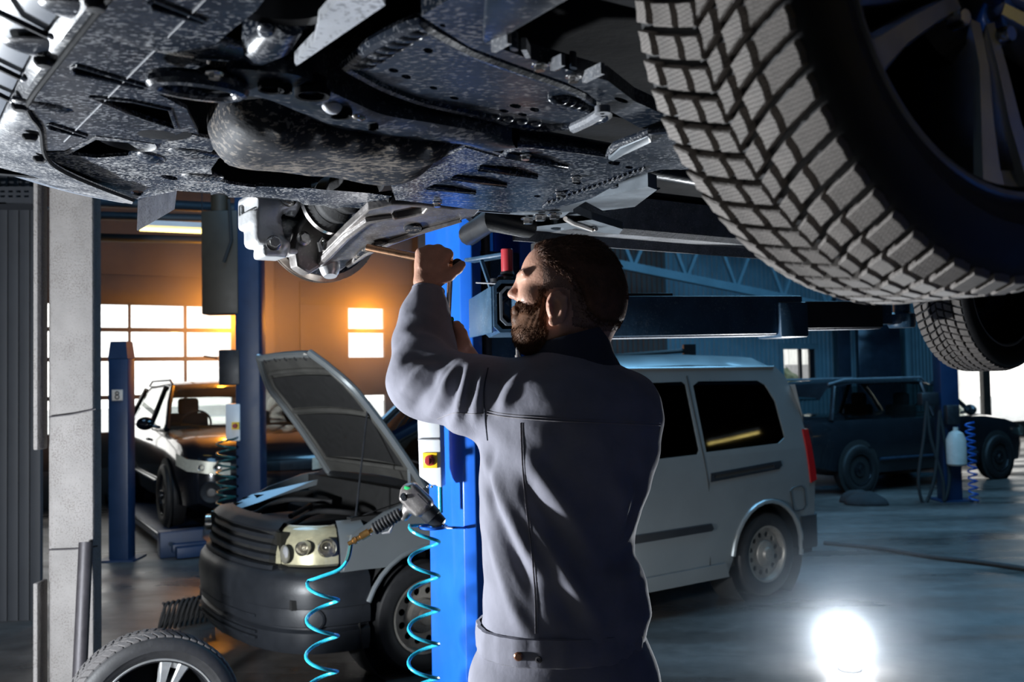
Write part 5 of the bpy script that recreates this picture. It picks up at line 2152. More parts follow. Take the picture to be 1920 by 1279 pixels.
def saloon(name, label, loc, rotz, z0, mat, hgt=1.5, lng=2.65, cab=0.45, rear=.78):
    """road car: x rearwards from the front axle, y across, wheels standing at z0"""
    root = thing(name, label, 'car', loc, rotz)
    k = hgt / 1.5
    low = [(-.86, .55, .36, .66), (-.80, .74, .24, .74), (-.62, .83, .20, .82), (-.3, .87, .19, .89), (.2, .89, .19, .95), (1.2, .90, .19, .97), (lng - .2, .90, .20, .99), (lng + .4, .88, .26, .99), (lng + rear - .06, .80, .34, .95), (lng + rear, .62, .44, .90)]
    q = MB()
    rs = []
    for x, hw, zb, zt in low:
        zb, zt = z0 + zb * k, z0 + zt * k
        zm = (zb + zt) / 2
        half = [(hw * .80, zb), (hw * .96, zb + .06), (hw, zm), (hw * .985, zt - .10), (hw * .94, zt - .02), (hw * .75, zt + .015), (0, zt + .03)]
        rs.append([(x, y, z) for y, z in half] + [(x, -y, z) for y, z in half[-2::-1]])
    q.rings(rs)
    part('body', q, mat, root, smooth=50)
    zb_, zr = z0 + .97 * k, z0 + 1.47 * k
    pts = {'a0': (cab, .78, zb_ - .01), 'a1': (cab + .62, .62, zr - .04), 'b1': (1.35, .62, zr), 'c1': (lng - .15, .62, zr - .03), 'd1': (lng + rear - .35, .66, zr - .22), 'd0': (lng + rear - .12, .78, zb_)}
    q = MB()
    rows = []
    for x, hw, z in ((cab + .56, .60, zr - .07), (cab + .66, .62, zr - .03), (1.4, .64, zr + .02), (lng - .2, .64, zr + .01), (lng + .25, .62, zr - .05), (lng + rear - .40, .60, zr - .20)):
        rows.append([(x, -hw, z - .03), (x, -hw * .9, z), (x, 0, z + .025), (x, hw * .9, z), (x, hw, z - .03)])
    q.rings(rows, closed=False)
    part('roof', q, mat, root, smooth=60)
    q = MB()
    q.add([(cab, -.78, zb_), (cab - .06, 0, zb_), (cab, .78, zb_), (cab + .60, .60, zr - .05), (cab + .58, 0, zr - .03), (cab + .60, -.60, zr - .05)], [(0, 1, 4, 5), (1, 2, 3, 4)])
    part('windscreen', q, 'car_glass', root, smooth=60)
    for s in (-1, 1):
        q = MB()
        q.add([(cab + .10, s * .80, zb_), (1.3, s * .83, zb_), (1.3, s * .645, zr - .03), (cab + .66, s * .635, zr - .06)], [(0, 1, 2, 3)])
        part('front_side_glass', q, 'car_glass', root)
        q = MB()
        q.add([(1.36, s * .83, zb_), (lng + .15, s * .82, zb_), (lng, s * .645, zr - .06), (1.36, s * .645, zr - .03)], [(0, 1, 2, 3)])
        part('rear_side_glass', q, 'car_glass', root)
        for pl in ([(cab - .02, s * .80, zb_), (cab + .30, s * .72, (zb_ + zr) / 2 + .02), (cab + .62, s * .625, zr - .04)], [(1.33, s * .835, zb_), (1.33, s * .645, zr - .03)], [(lng + .42, s * .83, zb_), (lng + .15, s * .65, zr - .06)]):
            q = MB()
            q.tube(pl, .032, 8)
            part('pillar', q, mat, root)
        q = MB()
        q.tube([(cab + .75, s * .60, zr - .01), (1.3, s * .61, zr + .045), (lng - .1, s * .61, zr + .04), (lng + .2, s * .60, zr - .02)], .016, 8)
        part('roof_rail', q, 'primer_grey', root)
        q = MB()
        q.ball((cab + .28, s * .98, zb_ + .07), (.05, .10, .075), 14, 9)
        q.tube([(cab + .26, s * .82, zb_ + .02), (cab + .28, s * .93, zb_ + .05)], .018, 8)
        part('door_mirror', q, mat, root)
        q = MB()
        q.tube([(.5, s * .905, z0 + .42 * k), (lng - .4, s * .91, z0 + .44 * k)], .022, 8)
        part('rub_strip', q, 'bluish_sheen', root)
        q = MB()
        q.rings([[(-.875, s * .42, z0 + (.62 + d) * k), (-.86, s * .62, z0 + (.64 + d) * k), (-.76, s * .815, z0 + (.67 + d) * k), (-.55, s * .885, z0 + (.72 + d) * k)] for d in (-.06, 0, .06)], closed=False)
        hl_ = part('headlamp', q, 'lamp_chrome', root, smooth=60)
        for y, r in ((.56, .04), (.70, .035)):
            q = MB()
            q.lathe([(r, .03), (r * .7, .01), (0, .0)], (-.885 + (y - .56) * .5, s * y, z0 + .645 * k), (-1, 0, 0), 16)
            part('reflector', q, 'bright_steel', hl_)
        q = MB()
        q.lathe([(.10, -.02), (.11, .01), (.10, .02), (.045, .0), (.04, .012), (0, .014)], (-.84, s * .60, z0 + .40 * k), (-1, s * .35, 0), 22)
        part('fog_lamp', q, 'black_plastic', root)
        q = MB()
        q.box((1.05, s * .90, zb_ - .12), (.18, .03, .03))
        part('door_handle', q, 'primer_grey', root, bevel=.008)
        for x in (0, lng):
            q = MB()
            q.lathe([(.38, 0), (.385, .012), (.37, .014), (.0, .012)], (x, s * .885, z0 + .33), (0, s, 0), 32)
            part('wheel_arch', q, 'felt_black', root)
            plain_wheel(root, 'wheel', (x, s * .83, z0 + .325), s, .325, 10, 'rim_dark')
    q = MB()
    q.box((-.855, 0, z0 + .62 * k), (.04, .85, .10))
    part('grille', q, 'black_plastic', root, bevel=.01)
    for y in (-.38, .38):
        q = MB()
        q.box((1.45, y, z0 + .85 * k), (.14, .46, .55))
        q.box((1.43, y, z0 + 1.20 * k), (.10, .24, .20))
        part('seat', q, 'seat_cloth', root, bevel=.04)
    q = MB()
    q.box((.75, 0, z0 + .90 * k), (.35, 1.4, .18))
    part('dashboard', q, 'felt_black', root, bevel=.03)
    q = MB()
    q.lathe([(.17, -.012), (.185, 0), (.17, .012), (.16, 0)], (1.0, .38, z0 + 1.0 * k), (-.9, 0, -.4), 28, True)
    part('steering_wheel', q, 'black_plastic', root)
    return root


# car standing on the drive-on lift in front of the first gate
E2A = math.atan2(E2.y, E2.x)
fwp = onz(322, 985, .13)
la_ = fwp + E1 * .83
saloon('black_car', 'black car on the low drive-on lift before the bright gate', Vector((la_.x, la_.y, 0)), E2A, .13, 'car_black', 1.52)
# dark estate car on the right
rp = onz(1605, 926, 0)
ra_ = rp + E1 * 2.95 + E2 * .83
saloon('dark_estate_car', 'dark estate car parked in shadow at the far right', Vector((ra_.x, ra_.y, 0)), math.atan2(-E1.y, -E1.x), 0.0, 'car_grey_dark', 1.5, 2.95)

# ------------------------------------------------------------------ drive-on lift
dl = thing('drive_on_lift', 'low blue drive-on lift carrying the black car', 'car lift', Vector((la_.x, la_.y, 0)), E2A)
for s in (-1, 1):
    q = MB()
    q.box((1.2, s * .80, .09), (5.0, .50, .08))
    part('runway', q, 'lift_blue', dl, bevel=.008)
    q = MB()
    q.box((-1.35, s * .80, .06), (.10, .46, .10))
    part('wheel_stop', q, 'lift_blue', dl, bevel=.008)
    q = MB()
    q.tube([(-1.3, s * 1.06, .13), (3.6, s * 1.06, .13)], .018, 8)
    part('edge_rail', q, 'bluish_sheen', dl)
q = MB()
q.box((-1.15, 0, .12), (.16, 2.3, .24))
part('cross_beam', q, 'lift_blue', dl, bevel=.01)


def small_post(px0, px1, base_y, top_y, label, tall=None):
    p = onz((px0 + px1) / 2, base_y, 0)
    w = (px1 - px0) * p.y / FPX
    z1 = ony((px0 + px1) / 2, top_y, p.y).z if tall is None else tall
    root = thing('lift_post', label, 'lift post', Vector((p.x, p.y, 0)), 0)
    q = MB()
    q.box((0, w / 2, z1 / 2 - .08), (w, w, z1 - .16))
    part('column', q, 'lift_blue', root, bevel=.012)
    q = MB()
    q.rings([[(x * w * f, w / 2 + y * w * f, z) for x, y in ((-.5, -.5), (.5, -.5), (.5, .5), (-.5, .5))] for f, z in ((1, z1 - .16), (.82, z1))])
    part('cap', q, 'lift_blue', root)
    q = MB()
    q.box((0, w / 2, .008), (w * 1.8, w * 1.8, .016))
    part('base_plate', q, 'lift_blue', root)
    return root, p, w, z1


po, pp_, pw_, pz_ = small_post(203, 240, 1052, 640, 'short blue lift post between the concrete column and the black car')
q = MB()
zc = ony(221, 741, pp_.y).z
q.box((0, -.006, zc), (.10, .008, .10))
pl8 = part('number_plate', q, 'pale_plastic', po, bevel=.002)
q = MB()
for dz, r in ((.018, .015), (-.017, .018)):
    q.tube([(r * math.cos(a), -.012, zc + dz + r * math.sin(a)) for a in [2 * math.pi * k / 16 for k in range(17)]], .005, 6)
part('digit_eight', q, 'black_plastic', pl8)
pb_, p2_, w2_, z2_ = small_post(444, 490, 1040, 300, 'tall dark blue lift post left of the van bonnet', 4.4)


def rel(px, py, p, dy=0.0):
    v = ony(px, py, p.y + dy)
    return Vector((v.x - p.x, v.y - p.y, v.z))


for (x0, y0, x1, y1), m, nm, dy in (((376, 395, 446, 588), 'beige_paint', 'power_unit', -.02), ((408, 656, 448, 722), 'black_plastic', 'motor_box', -.03), ((420, 758, 448, 828), 'white_paint', 'switch_box', -.05)):
    a, b = rel(x0, y0, p2_, dy), rel(x1, y1, p2_, dy)
    q = MB()
    q.box(((a.x + b.x) / 2, .1, (a.z + b.z) / 2), (abs(b.x - a.x), .22, abs(a.z - b.z)))
    pu = part(nm, q, m, pb_, bevel=.012)
    if nm == 'power_unit':
        q = MB()
        q.lathe([(.09, 0), (.09, .22), (.06, .26), (0, .26)], ((a.x + b.x) / 2 - .02, .1, a.z), (0, 0, 1), 20)
        part('motor', q, 'beige_paint', pu)
        q = MB()
        q.tube([((a.x + b.x) / 2 + .10, -.03, a.z + .1), ((a.x + b.x) / 2 + .12, -.04, a.z - .3), ((a.x + b.x) / 2 + .05, -.04, a.z - .5)], .015, 8)
        part('oil_hose', q, 'black_rubber', pu)
    if nm == 'switch_box':
        q = MB()
        q.box(((a.x + b.x) / 2 + .03, -.02, (a.z + b.z) / 2 - .03), (.07, .02, .07))
        yb_ = part('switch_plate', q, 'yellow_paint', pu)
        q = MB()
        q.lathe([(.024, 0), (.02, .03), (0, .03)], ((a.x + b.x) / 2 + .03, -.03, (a.z + b.z) / 2 - .03), (0, -1, 0), 14)
        part('rotary_knob', q, 'red_knob', yb_)
q = MB()
q.tube([rel(382, 668, p2_, -.05), rel(408, 672, p2_, -.05)], .008, 6)
part('rod', q, 'iron_pipe', pb_)
pts = []
for k in range(9 * 16 + 1):
    t = k / (9 * 16)
    c0 = ony(424, 822 + 165 * t, p2_.y - .1)
    a = 2 * math.pi * 9 * t
    pts.append(c0 + Vector((.085 * math.cos(a), .085 * math.sin(a), 0)))
q = MB()
q.tube(pts, .010, 7)
single('coiled_hose', q, 'hose_dark_green', 'dark green coiled hose hanging from the tall dark post', 'hose')

# ------------------------------------------------------------------ right post with hoses and canister
rpst, p3_, w3_, z3_ = small_post(1772, 1806, 940, 640, 'dark blue post with hanging hoses at the far right', 4.2)
q = MB()
a, b = rel(1774, 812, p3_, -.1), rel(1808, 872, p3_, -.1)
cx_, zz0, zz1 = (a.x + b.x) / 2, b.z, a.z
q.lathe([(0, zz0), (.10, zz0), (.115, zz0 + .02), (.115, zz1 - .08), (.08, zz1), (.03, zz1 + .03), (.03, zz1 + .07), (0, zz1 + .07)], (cx_, -.13, 0), (0, 0, 1), 24)
can = part('canister', q, 'pale_plastic', rpst, label='pale translucent oil canister')
q = MB()
q.box((cx_ - .02, -.08, zz1 + .22), (.16, .12, .24))
part('valve_block', q, 'black_plastic', can, bevel=.02)
for x0, xm, x1, yb2 in ((1732, 1722, 1745, 945), (1745, 1768, 1772, 940)):
    q = MB()
    q.tube([Vector(p) for p in spline([rel(1738, 752, p3_, -.05), rel(x0, 820, p3_, -.06), rel(xm, 900, p3_, -.08), rel((xm + x1) / 2, yb2, p3_, -.08), rel(x1 + 8, 890, p3_, -.08), rel(1762, 770, p3_, -.03)], 8)], .020, 8)
    part('hanging_hose', q, 'black_rubber', rpst)
q = MB()
q.box(rel(1740, 748, p3_, .02), (.22, .15, .16))
part('hose_hook', q, 'black_plastic', rpst, bevel=.02)
pts = []
for k in range(12 * 12 + 1):
    t = k / (12 * 12)
    c0 = ony(1818 + 8 * t, 792 + 148 * t, p3_.y - .1)
    pts.append(c0 + Vector((.05 * math.cos(2 * math.pi * 12 * t), .05 * math.sin(2 * math.pi * 12 * t), 0)))
q = MB()
q.tube(pts, .011, 6)
single('coiled_hose', q, 'post_blue_dark', 'blue coiled hose hanging beside the pale canister', 'hose')

# dark pillars in front of the rear wall, right
for px0, px1, d_, lab in ((1573, 1597, .35, 'dark steel pillar right of the small window'), (1612, 1690, .35, 'wide dark locker against the teal wall'), (1700, 1708, .4, 'thin pale blue pipe standing at the teal wall')):
    pA = onplane((px0 + px1) / 2, 800, W(0, 0, d_), E2)
    wd = (px1 - px0) * pA.y / FPX
    q = MB()
    hgt = 2.6 if 'locker' in lab else ROOF
    q.box((pA.x, pA.y, hgt / 2), (wd, .2, hgt))
    single('steel_locker' if 'locker' in lab else ('wall_pipe' if 'pipe' in lab else 'steel_pillar'), q, 'sheet_steel_teal' if 'pipe' in lab else 'bluish_sheen', lab, 'locker' if 'locker' in lab else ('pipe' if 'pipe' in lab else 'pillar'), bevel=.01)

# roof truss, right
tr = thing('roof_truss', 'sloping steel roof truss above the long lift arm', 'truss', W(10, 4.0, 1.5), 0)
tl0, tl1 = onplane(1080, 480, W(0, 0, 1.2), E2), onplane(1700, 605, W(0, 0, 1.2), E2)
up0, up1 = tl0 + ZUP * 1.15, tl1 + ZUP * 1.15
q = MB()
q.beam(tl0, tl1, .12, .14)
part('bottom_chord', q, 'sheet_steel_teal', tr, world=True)
q = MB()
q.beam(up0, up1, .12, .14)
part('top_chord', q, 'sheet_steel_teal', tr, world=True)
for k in range(7):
    a = tl0.lerp(tl1, k / 7)
    b = up0.lerp(up1, (k + .5) / 7)
    c = tl0.lerp(tl1, (k + 1) / 7)
    for p0, p1 in ((a, b), (b, c)):
        q = MB()
        q.beam(p0, p1, .06, .06)
        part('strut', q, 'sheet_steel_teal', tr, world=True)

# roof beams and pipes on the left
for (x0, y0, x1, y1, Y, r), lab in zip(((180, 378, 470, 392, 10.5, .06), (180, 404, 470, 412, 11.0, .05), (180, 445, 380, 450, 11.5, .05)),
                                       ('upper pale ceiling pipe beyond the concrete column', 'middle pale ceiling pipe beyond the concrete column', 'lowest pale ceiling pipe beyond the concrete column')):
    q = MB()
    q.tube([ony(x0, y0, Y), ony(x1, y1, Y + .6)], r, 12)
    single('ceiling_pipe', q, 'roof_steel', lab, 'pipe', 'ceiling pipes')
for t, z in ((1.45, 3.4), (4.0, 3.4)):
    q = MB()
    q.box(W(t, 2.8, .12), (.22, .22, 5.6), Matrix.Rotation(math.atan2(E1.y, E1.x), 3, 'Z'))
    single('wall_column', q, 'gate_frame', 'brown steel wall column right of the %s gate' % ('window grid' if t < 2 else 'small pane'), 'column')


def tube_lamp(a, b, label):
    root = thing('tube_lamp', label, 'lamp', (a + b) / 2 + ZUP * .09, 0, 'fluorescent tube lamps under the roof')
    q = MB()
    q.tube([a, b], .022, 12)
    part('tube', q, 'tube_light', root, world=True)
    q = MB()
    q.beam(a + ZUP * .055, b + ZUP * .055, .12, .05)
    part('housing', q, 'white_paint', root, world=True)
    for p in (a, b):
        q = MB()
        q.tube([p + ZUP * .07, Vector((p.x, p.y, ROOF))], .006, 6)
        part('hanger', q, 'iron_pipe', root, world=True)


tube_lamp(ony(262, 429, 9.3), ony(379, 434, 9.5), 'lit fluorescent tube hanging behind the air deflector')
tube_lamp(ony(755, 293, 6.2), ony(835, 297, 6.6), 'lit fluorescent tube seen through the gap by the gearbox')
tube_lamp(Vector((1.2, 3.9, 3.6)), Vector((2.3, 4.5, 3.6)), 'fluorescent tube hidden above the raised car')
tube_lamp(Vector((-2.6, 3.0, 3.6)), Vector((-1.6, 3.6, 3.6)), 'fluorescent tube hanging left above the bumper')

tube_lamp(Vector((11.15, 5.47, 2.72)), Vector((11.64, 6.30, 2.76)), 'fluorescent tube far to the right of the van')
tube_lamp(Vector((2.3, -1.0, 2.7)), Vector((2.8, .5, 2.7)), 'fluorescent tube beside the near lift post')

# ------------------------------------------------------------------ small things on the floor
q = MB()
a, b = onz(1545, 1018, .02), onz(2000, 1078, .02)
q.tube([Vector(p) for p in spline([a, onz(1640, 1027, .02), onz(1740, 1043, .02), onz(1850, 1056, .02), b], 8)], .02, 8)
single('floor_cable', q, 'black_rubber', 'dark cable lying across the floor on the right', 'cable')
pts = []
hc = onz(345, 1150, 0)
for k in range(11 * 16 + 1):
    t = k / (11 * 16)
    a = 2 * math.pi * 11 * t
    c0 = onz(300 + 105 * t, 1158 - 22 * t, .10)
    pts.append(c0 + Vector((.02 * math.cos(a), .05 * math.sin(a), .09 * math.cos(a))))
q = MB()
q.tube(pts, .009, 7)
single('coiled_hose', q, 'black_rubber', 'dark coiled hose lying on the floor before the van bumper', 'hose')
q = MB()
jk = onz(372, 1160, 0)
q.box((jk.x, jk.y + .1, .06), (.30, .16, .12))
q.tube([(jk.x, jk.y + .1, .1), (jk.x + .02, jk.y + .1, .24)], .03, 10)
single('bottle_jack', q, 'black_plastic', 'small black jack lying beside the coiled floor hose', 'jack', bevel=.01)


def blob(name, px, py, r, h, mat, label, cat):
    c = onz(px, py, 0)
    rr = np.random.default_rng(int(px))
    off = rr.normal(0, 1, (5, 2)) * r * .45

    def f(P):
        d = np.full(len(P), 1e3, np.float32)
        for i, o in enumerate(off):
            d = smin(d, sd_ell(P, (c.x + o[0], c.y + o[1], 0), (r * .6, r * .5, h * (.6 + .4 * rr.random()))), .05)
        d += .012 * np.sin(P[:, 0] * 23) * np.sin(P[:, 1] * 27)
        return np.maximum(d, -P[:, 2] + .001)
    V, F = surface(f, (c.x - 2 * r, c.y - 2 * r, -.02), (c.x + 2 * r, c.y + 2 * r, h * 1.3), .025)
    V = V - np.array([c.x, c.y, 0])
    o = part(name, mesh_np(name, V, F), mat)
    o.location = (c.x, c.y, 0)
    return tag(o, label, cat)


blob('rag_heap', 1618, 944, .32, .16, 'seat_cloth', 'heap of dark rags on the floor behind the van', 'rags')

q = MB()
a, b = ony(1150, 668, 7.1), ony(1292, 657, 7.3)
q.tube([a, b], .016, 8)
q.box(b, (.09, .07, .09))
single('roof_pole', q, 'black_plastic', 'black pole with block end lying over the van roof', 'pole')

# bright round flash lamp standing on the floor, right
emitmat('flash_glass', (0.93, 0.97, 1.0), 42.0)
fc_ = onz(1592, 1212, .125)
fl_ = thing('flash_lamp', 'glaring round flash lamp standing on the floor behind the mechanic', 'lamp', Vector((fc_.x, fc_.y, 0)), 0)
q = MB()
q.ball((0, 0, .125), .108, 28, 18)
part('globe', q, 'flash_glass', fl_, smooth=80)
q = MB()
q.lathe([(0, 0), (.06, 0), (.065, .006), (.06, .012), (.04, .016), (.03, .03), (0, .03)], (0, 0, 0), (0, 0, 1), 24)
part('base', q, 'black_plastic', fl_)
_aim = Vector((0.25, 1.95, 1.45))
_at = Vector((fc_.x, fc_.y, .125)) + (_aim - Vector((fc_.x, fc_.y, .125))).normalized() * .115
lamp('flash_beam', 'SPOT', _at, _aim, 420, (0.90, 0.95, 1.0), 0.06, cone=52, blend=0.6)


# ------------------------------------------------------------------ tree outside the small window
M('leaf_green', (0.055, 0.085, 0.05), 0.8, 0, 0.4, 9)
tw = W(13.9, 0, -3.2)
tree = thing('outside_tree', 'dim green tree seen through the small window', 'tree', Vector((tw.x, tw.y, -.15)), 0)


def crown(P):
    d = np.full(len(P), 1e3, np.float32)
    rr = np.random.default_rng(5)
    for _ in range(9):
        c = rr.normal(0, 1, 3) * (.5, .5, .5) + np.array([0, 0, 2.0])
        d = smin(d, sd_ell(P, c, (.62, .62, .55)), .12)
    return d + .07 * np.sin(P[:, 0] * 13) * np.sin(P[:, 1] * 15) * np.sin(P[:, 2] * 14)


V_, F_ = surface(crown, (-2, -2, .1), (2, 2, 4), .09)
part('crown', mesh_np('crown', V_, F_), 'leaf_green', tree)
q = MB()
q.tube([(0, 0, 0), (.05, .02, .8), (0, 0, 1.8)], [.12, .10, .07], 10)
part('trunk', q, 'iron_pipe', tree)

# ------------------------------------------------------------------ haze balls added for the glows
def haze(name, label, c, r, density, col, falloff=None, aniso=0.2):
    m, n, out = nt_new(name)
    v = node(n, 'ShaderNodeVolumeScatter', i_Density=density, i_Anisotropy=aniso)
    v.inputs['Color'].default_value = c4(col)
    if falloff:
        tc = n.nodes.new('ShaderNodeTexCoord')
        ln = node(n, 'ShaderNodeVectorMath', operation='LENGTH')
        n.links.new(tc.outputs['Object'], ln.inputs[0])
        mr = node(n, 'ShaderNodeMapRange', interpolation_type='SMOOTHSTEP')
        mr.inputs[1].default_value = 0.0
        mr.inputs[2].default_value = falloff
        mr.inputs[3].default_value = density
        mr.inputs[4].default_value = 0.0
        n.links.new(ln.outputs['Value'], mr.inputs[0])
        n.links.new(mr.outputs[0], v.inputs['Density'])
    n.links.new(v.outputs[0], out.inputs['Volume'])
    MATS[name] = m
    return m


haze('gate_glow_haze', '', None, None, 0.5, (1.0, 0.90, 0.80), falloff=1.55)  # haze added to carry the orange glow
for gp, lab in ((Vector((-3.68, 12.3, 2.42)), 'added haze for the orange glow before the window grid gate'), (Vector((-2.04, 13.4, 2.47)), 'added haze for the orange glow before the small pane gate')):
    q = MB()
    q.ball((0, 0, 0), 1.55, 24, 14)
    lim = (B0 - gp).dot(E2) - .15
    q.v = [tuple(Vector(v) - E2 * max(0.0, Vector(v).dot(E2) - lim)) for v in q.v]
    hz = part('glow_haze', q, 'gate_glow_haze', None)
    hz.location = gp
    tag(hz, lab, 'haze', kind='stuff')
haze('flash_halo_haze', '', None, None, 0.5, (0.85, 0.92, 1.0), falloff=.85)  # haze ball added to give the flash lamp its halo
q = MB()
q.ball((0, 0, 0), .85, 24, 14)
hz = part('lamp_halo', q, 'flash_halo_haze', None)
hz.location = (fc_.x, fc_.y, .125)
tag(hz, 'haze added for the halo around the flash lamp', 'haze', kind='stuff')
# ------------------------------------------------------------------ the mechanic
def cloth_material(name, col, dark=0.75):
    m, n, out = nt_new(name)
    p = n.nodes.new('ShaderNodeBsdfPrincipled')
    n.links.new(p.outputs[0], out.inputs[0])
    tc = n.nodes.new('ShaderNodeTexCoord')
    nz = node(n, 'ShaderNodeTexNoise', i_Scale=14.0, i_Detail=6.0)
    n.links.new(tc.outputs['Object'], nz.inputs['Vector'])
    cr = ramp(n, nz.outputs[0], [(0.3, tuple(x * dark for x in col)), (0.7, col)])
    n.links.new(cr.outputs[0], p.inputs['Base Color'])
    p.inputs['Roughness'].default_value = 0.85
    p.inputs['Sheen Weight'].default_value = 0.06
    w1 = node(n, 'ShaderNodeTexWave', i_Scale=420.0)
    w1.bands_direction = 'DIAGONAL'
    n.links.new(tc.outputs['Object'], w1.inputs['Vector'])
    n2 = node(n, 'ShaderNodeTexNoise', i_Scale=38.0, i_Detail=3.0)
    n.links.new(tc.outputs['Object'], n2.inputs['Vector'])
    b1 = node(n, 'ShaderNodeBump', i_Strength=0.10, i_Distance=0.001)
    n.links.new(w1.outputs['Fac'], b1.inputs['Height'])
    b2 = node(n, 'ShaderNodeBump', i_Strength=0.22, i_Distance=0.006)
    n.links.new(n2.outputs[0], b2.inputs['Height'])
    n.links.new(b1.outputs[0], b2.inputs['Normal'])
    n.links.new(b2.outputs[0], p.inputs['Normal'])
    MATS[name] = m


cloth_material('work_cloth', (0.250, 0.248, 0.300))
cloth_material('collar_cloth', (0.030, 0.036, 0.060))
cloth_material('seam_thread', (0.30, 0.28, 0.30))
M('skin', (0.56, 0.31, 0.22), 0.48, 0, 0.14, 25, 0.12, 220, sss=0.15, spec=0.35)
M('hair_brown', (0.12, 0.058, 0.036), 0.6, 0, 0.3, 60, spec=0.2)
M('beard_brown', (0.12, 0.055, 0.028), 0.6, 0, 0.3, 60, spec=0.2)
M('scalp_fade', (0.24, 0.14, 0.105), 0.6, 0, 0.2, 60, 0.2, 300)
M('snap_copper', (0.36, 0.16, 0.09), 0.35, 0.8, 0.1, 20)
M('boot_leather', (0.03, 0.026, 0.022), 0.6, 0, 0.2, 20)
M('eye_white', (0.7, 0.68, 0.65), 0.2, 0, 0.05, 20)

MY = 1.95


def mp(px, py, y=MY):
    p = ony(px, py, y)
    return np.array((p.x, p.y, p.z), np.float32)


def pxof(V):
    """pixel of world points"""
    L = (np.asarray(V) - np.array([0, 0, CAMZ])) @ np.array(CAMM)
    return np.stack([960 + FPX * L[:, 0] / -L[:, 2], 639.5 - FPX * L[:, 1] / -L[:, 2]], 1)


man = thing('person', 'bearded man in grey work clothes reaching up into the raised car', 'person', (0.10, MY, 0), 0)

# --- head, neck
HY = 1.955


def hp(px, py, dy=0.0):
    p = ony(px, py, HY)
    return np.array((p.x, p.y + dy, p.z), np.float32)


def head_sdf(P):
    d = sd_ell(P, hp(1078, 540), (.097, .078, .101))
    d = smin(d, sd_ell(P, hp(1108, 572), (.064, .064, .074)), .03)
    d = smin(d, sd_ell(P, hp(1024, 522), (.052, .062, .066)), .025)
    d = smin(d, sd_ell(P, hp(1016, 575), (.048, .056, .072)), .025)
    d = smin(d, sd_ell(P, hp(1000, 622), (.036, .044, .038)), .025)
    for s in (-1, 1):
        d = smin(d, sd_cap(P, hp(1048, 600, s * .048), hp(1000, 632, s * .026), .026, .022), .02)
        d = smin(d, sd_ell(P, hp(998, 560, s * .040), (.026, .022, .024)), .015)
        d = smin(d, -smin(-d, sd_ell(P, hp(980, 536, s * .033), (.016, .016, .011)), .006), .001)
        d = smin(d, sd_cap(P, hp(977, 520, s * .012), hp(984, 517, s * .045), .0095, .008), .010)
        d = smin(d, sd_ell(P, hp(971, 557, s * .010), (.0095, .0065, .0075)), .006)
    for s in (-1, 1):
        d = smin(d, sd_cap(P, hp(982, 530, s * .022), hp(988, 531, s * .042), .0045, .004), .004)
        d = smin(d, sd_cap(P, hp(983, 541, s * .022), hp(989, 541, s * .042), .0035, .003), .004)
    d = smin(d, sd_cap(P, hp(975, 524), hp(964, 549), .0070, .0090), .008)
    d = smin(d, sd_ell(P, hp(962, 552), (.0115, .0095, .0090)), .007)
    d = smin(d, sd_cap(P, hp(971, 584, -.018), hp(971, 584, .018), .0085, .0085), .008)
    d = smin(d, sd_cap(P, hp(973, 598, -.016), hp(973, 598, .016), .0095, .0095), .008)
    # neck
    d = smin(d, sd_cap(P, hp(1088, 585), hp(1078, 720), .058, .070), .03)
    d = smin(d, sd_cap(P, hp(1050, 610, -.045), hp(1035, 690, -.02), .020, .022), .025)
    # ears
    for s in (-1, 1):
        R = Matrix.Rotation(math.radians(s * 18), 3, 'Z') @ Matrix.Rotation(math.radians(-8), 3, 'Y')
        e = sd_ell(P, hp(1040, 583, s * .080), (.021, .0085, .033), np.array(R))
        e = np.maximum(e, -sd_ell(P, hp(1036, 583, s * .089), (.011, .009, .019)))
        rim_ = [(1026, 573), (1032, 560), (1044, 556), (1055, 566), (1056, 582), (1050, 597), (1040, 607)]
        for a, b in zip(rim_[:-1], rim_[1:]):
            e = smin(e, sd_cap(P, hp(*a, s * .0845), hp(*b, s * .0845), .0045, .0045), .003)
        e = smin(e, sd_ell(P, hp(1033, 608, s * .082), (.0085, .006, .009)), .005)
        e = smin(e, sd_cap(P, hp(1028, 582, s * .084), hp(1029, 590, s * .084), .0045, .0045), .003)
        d = smin(d, e, .006)
    return d


VH, FH = surface(head_sdf, hp(930, 720, -.115), hp(1190, 430, .115), .0027)


# --- hands
def lp(px, py, dy=0.0):
    p = ony(px, py, 2.16)
    return np.array((p.x, p.y + dy, p.z), np.float32)


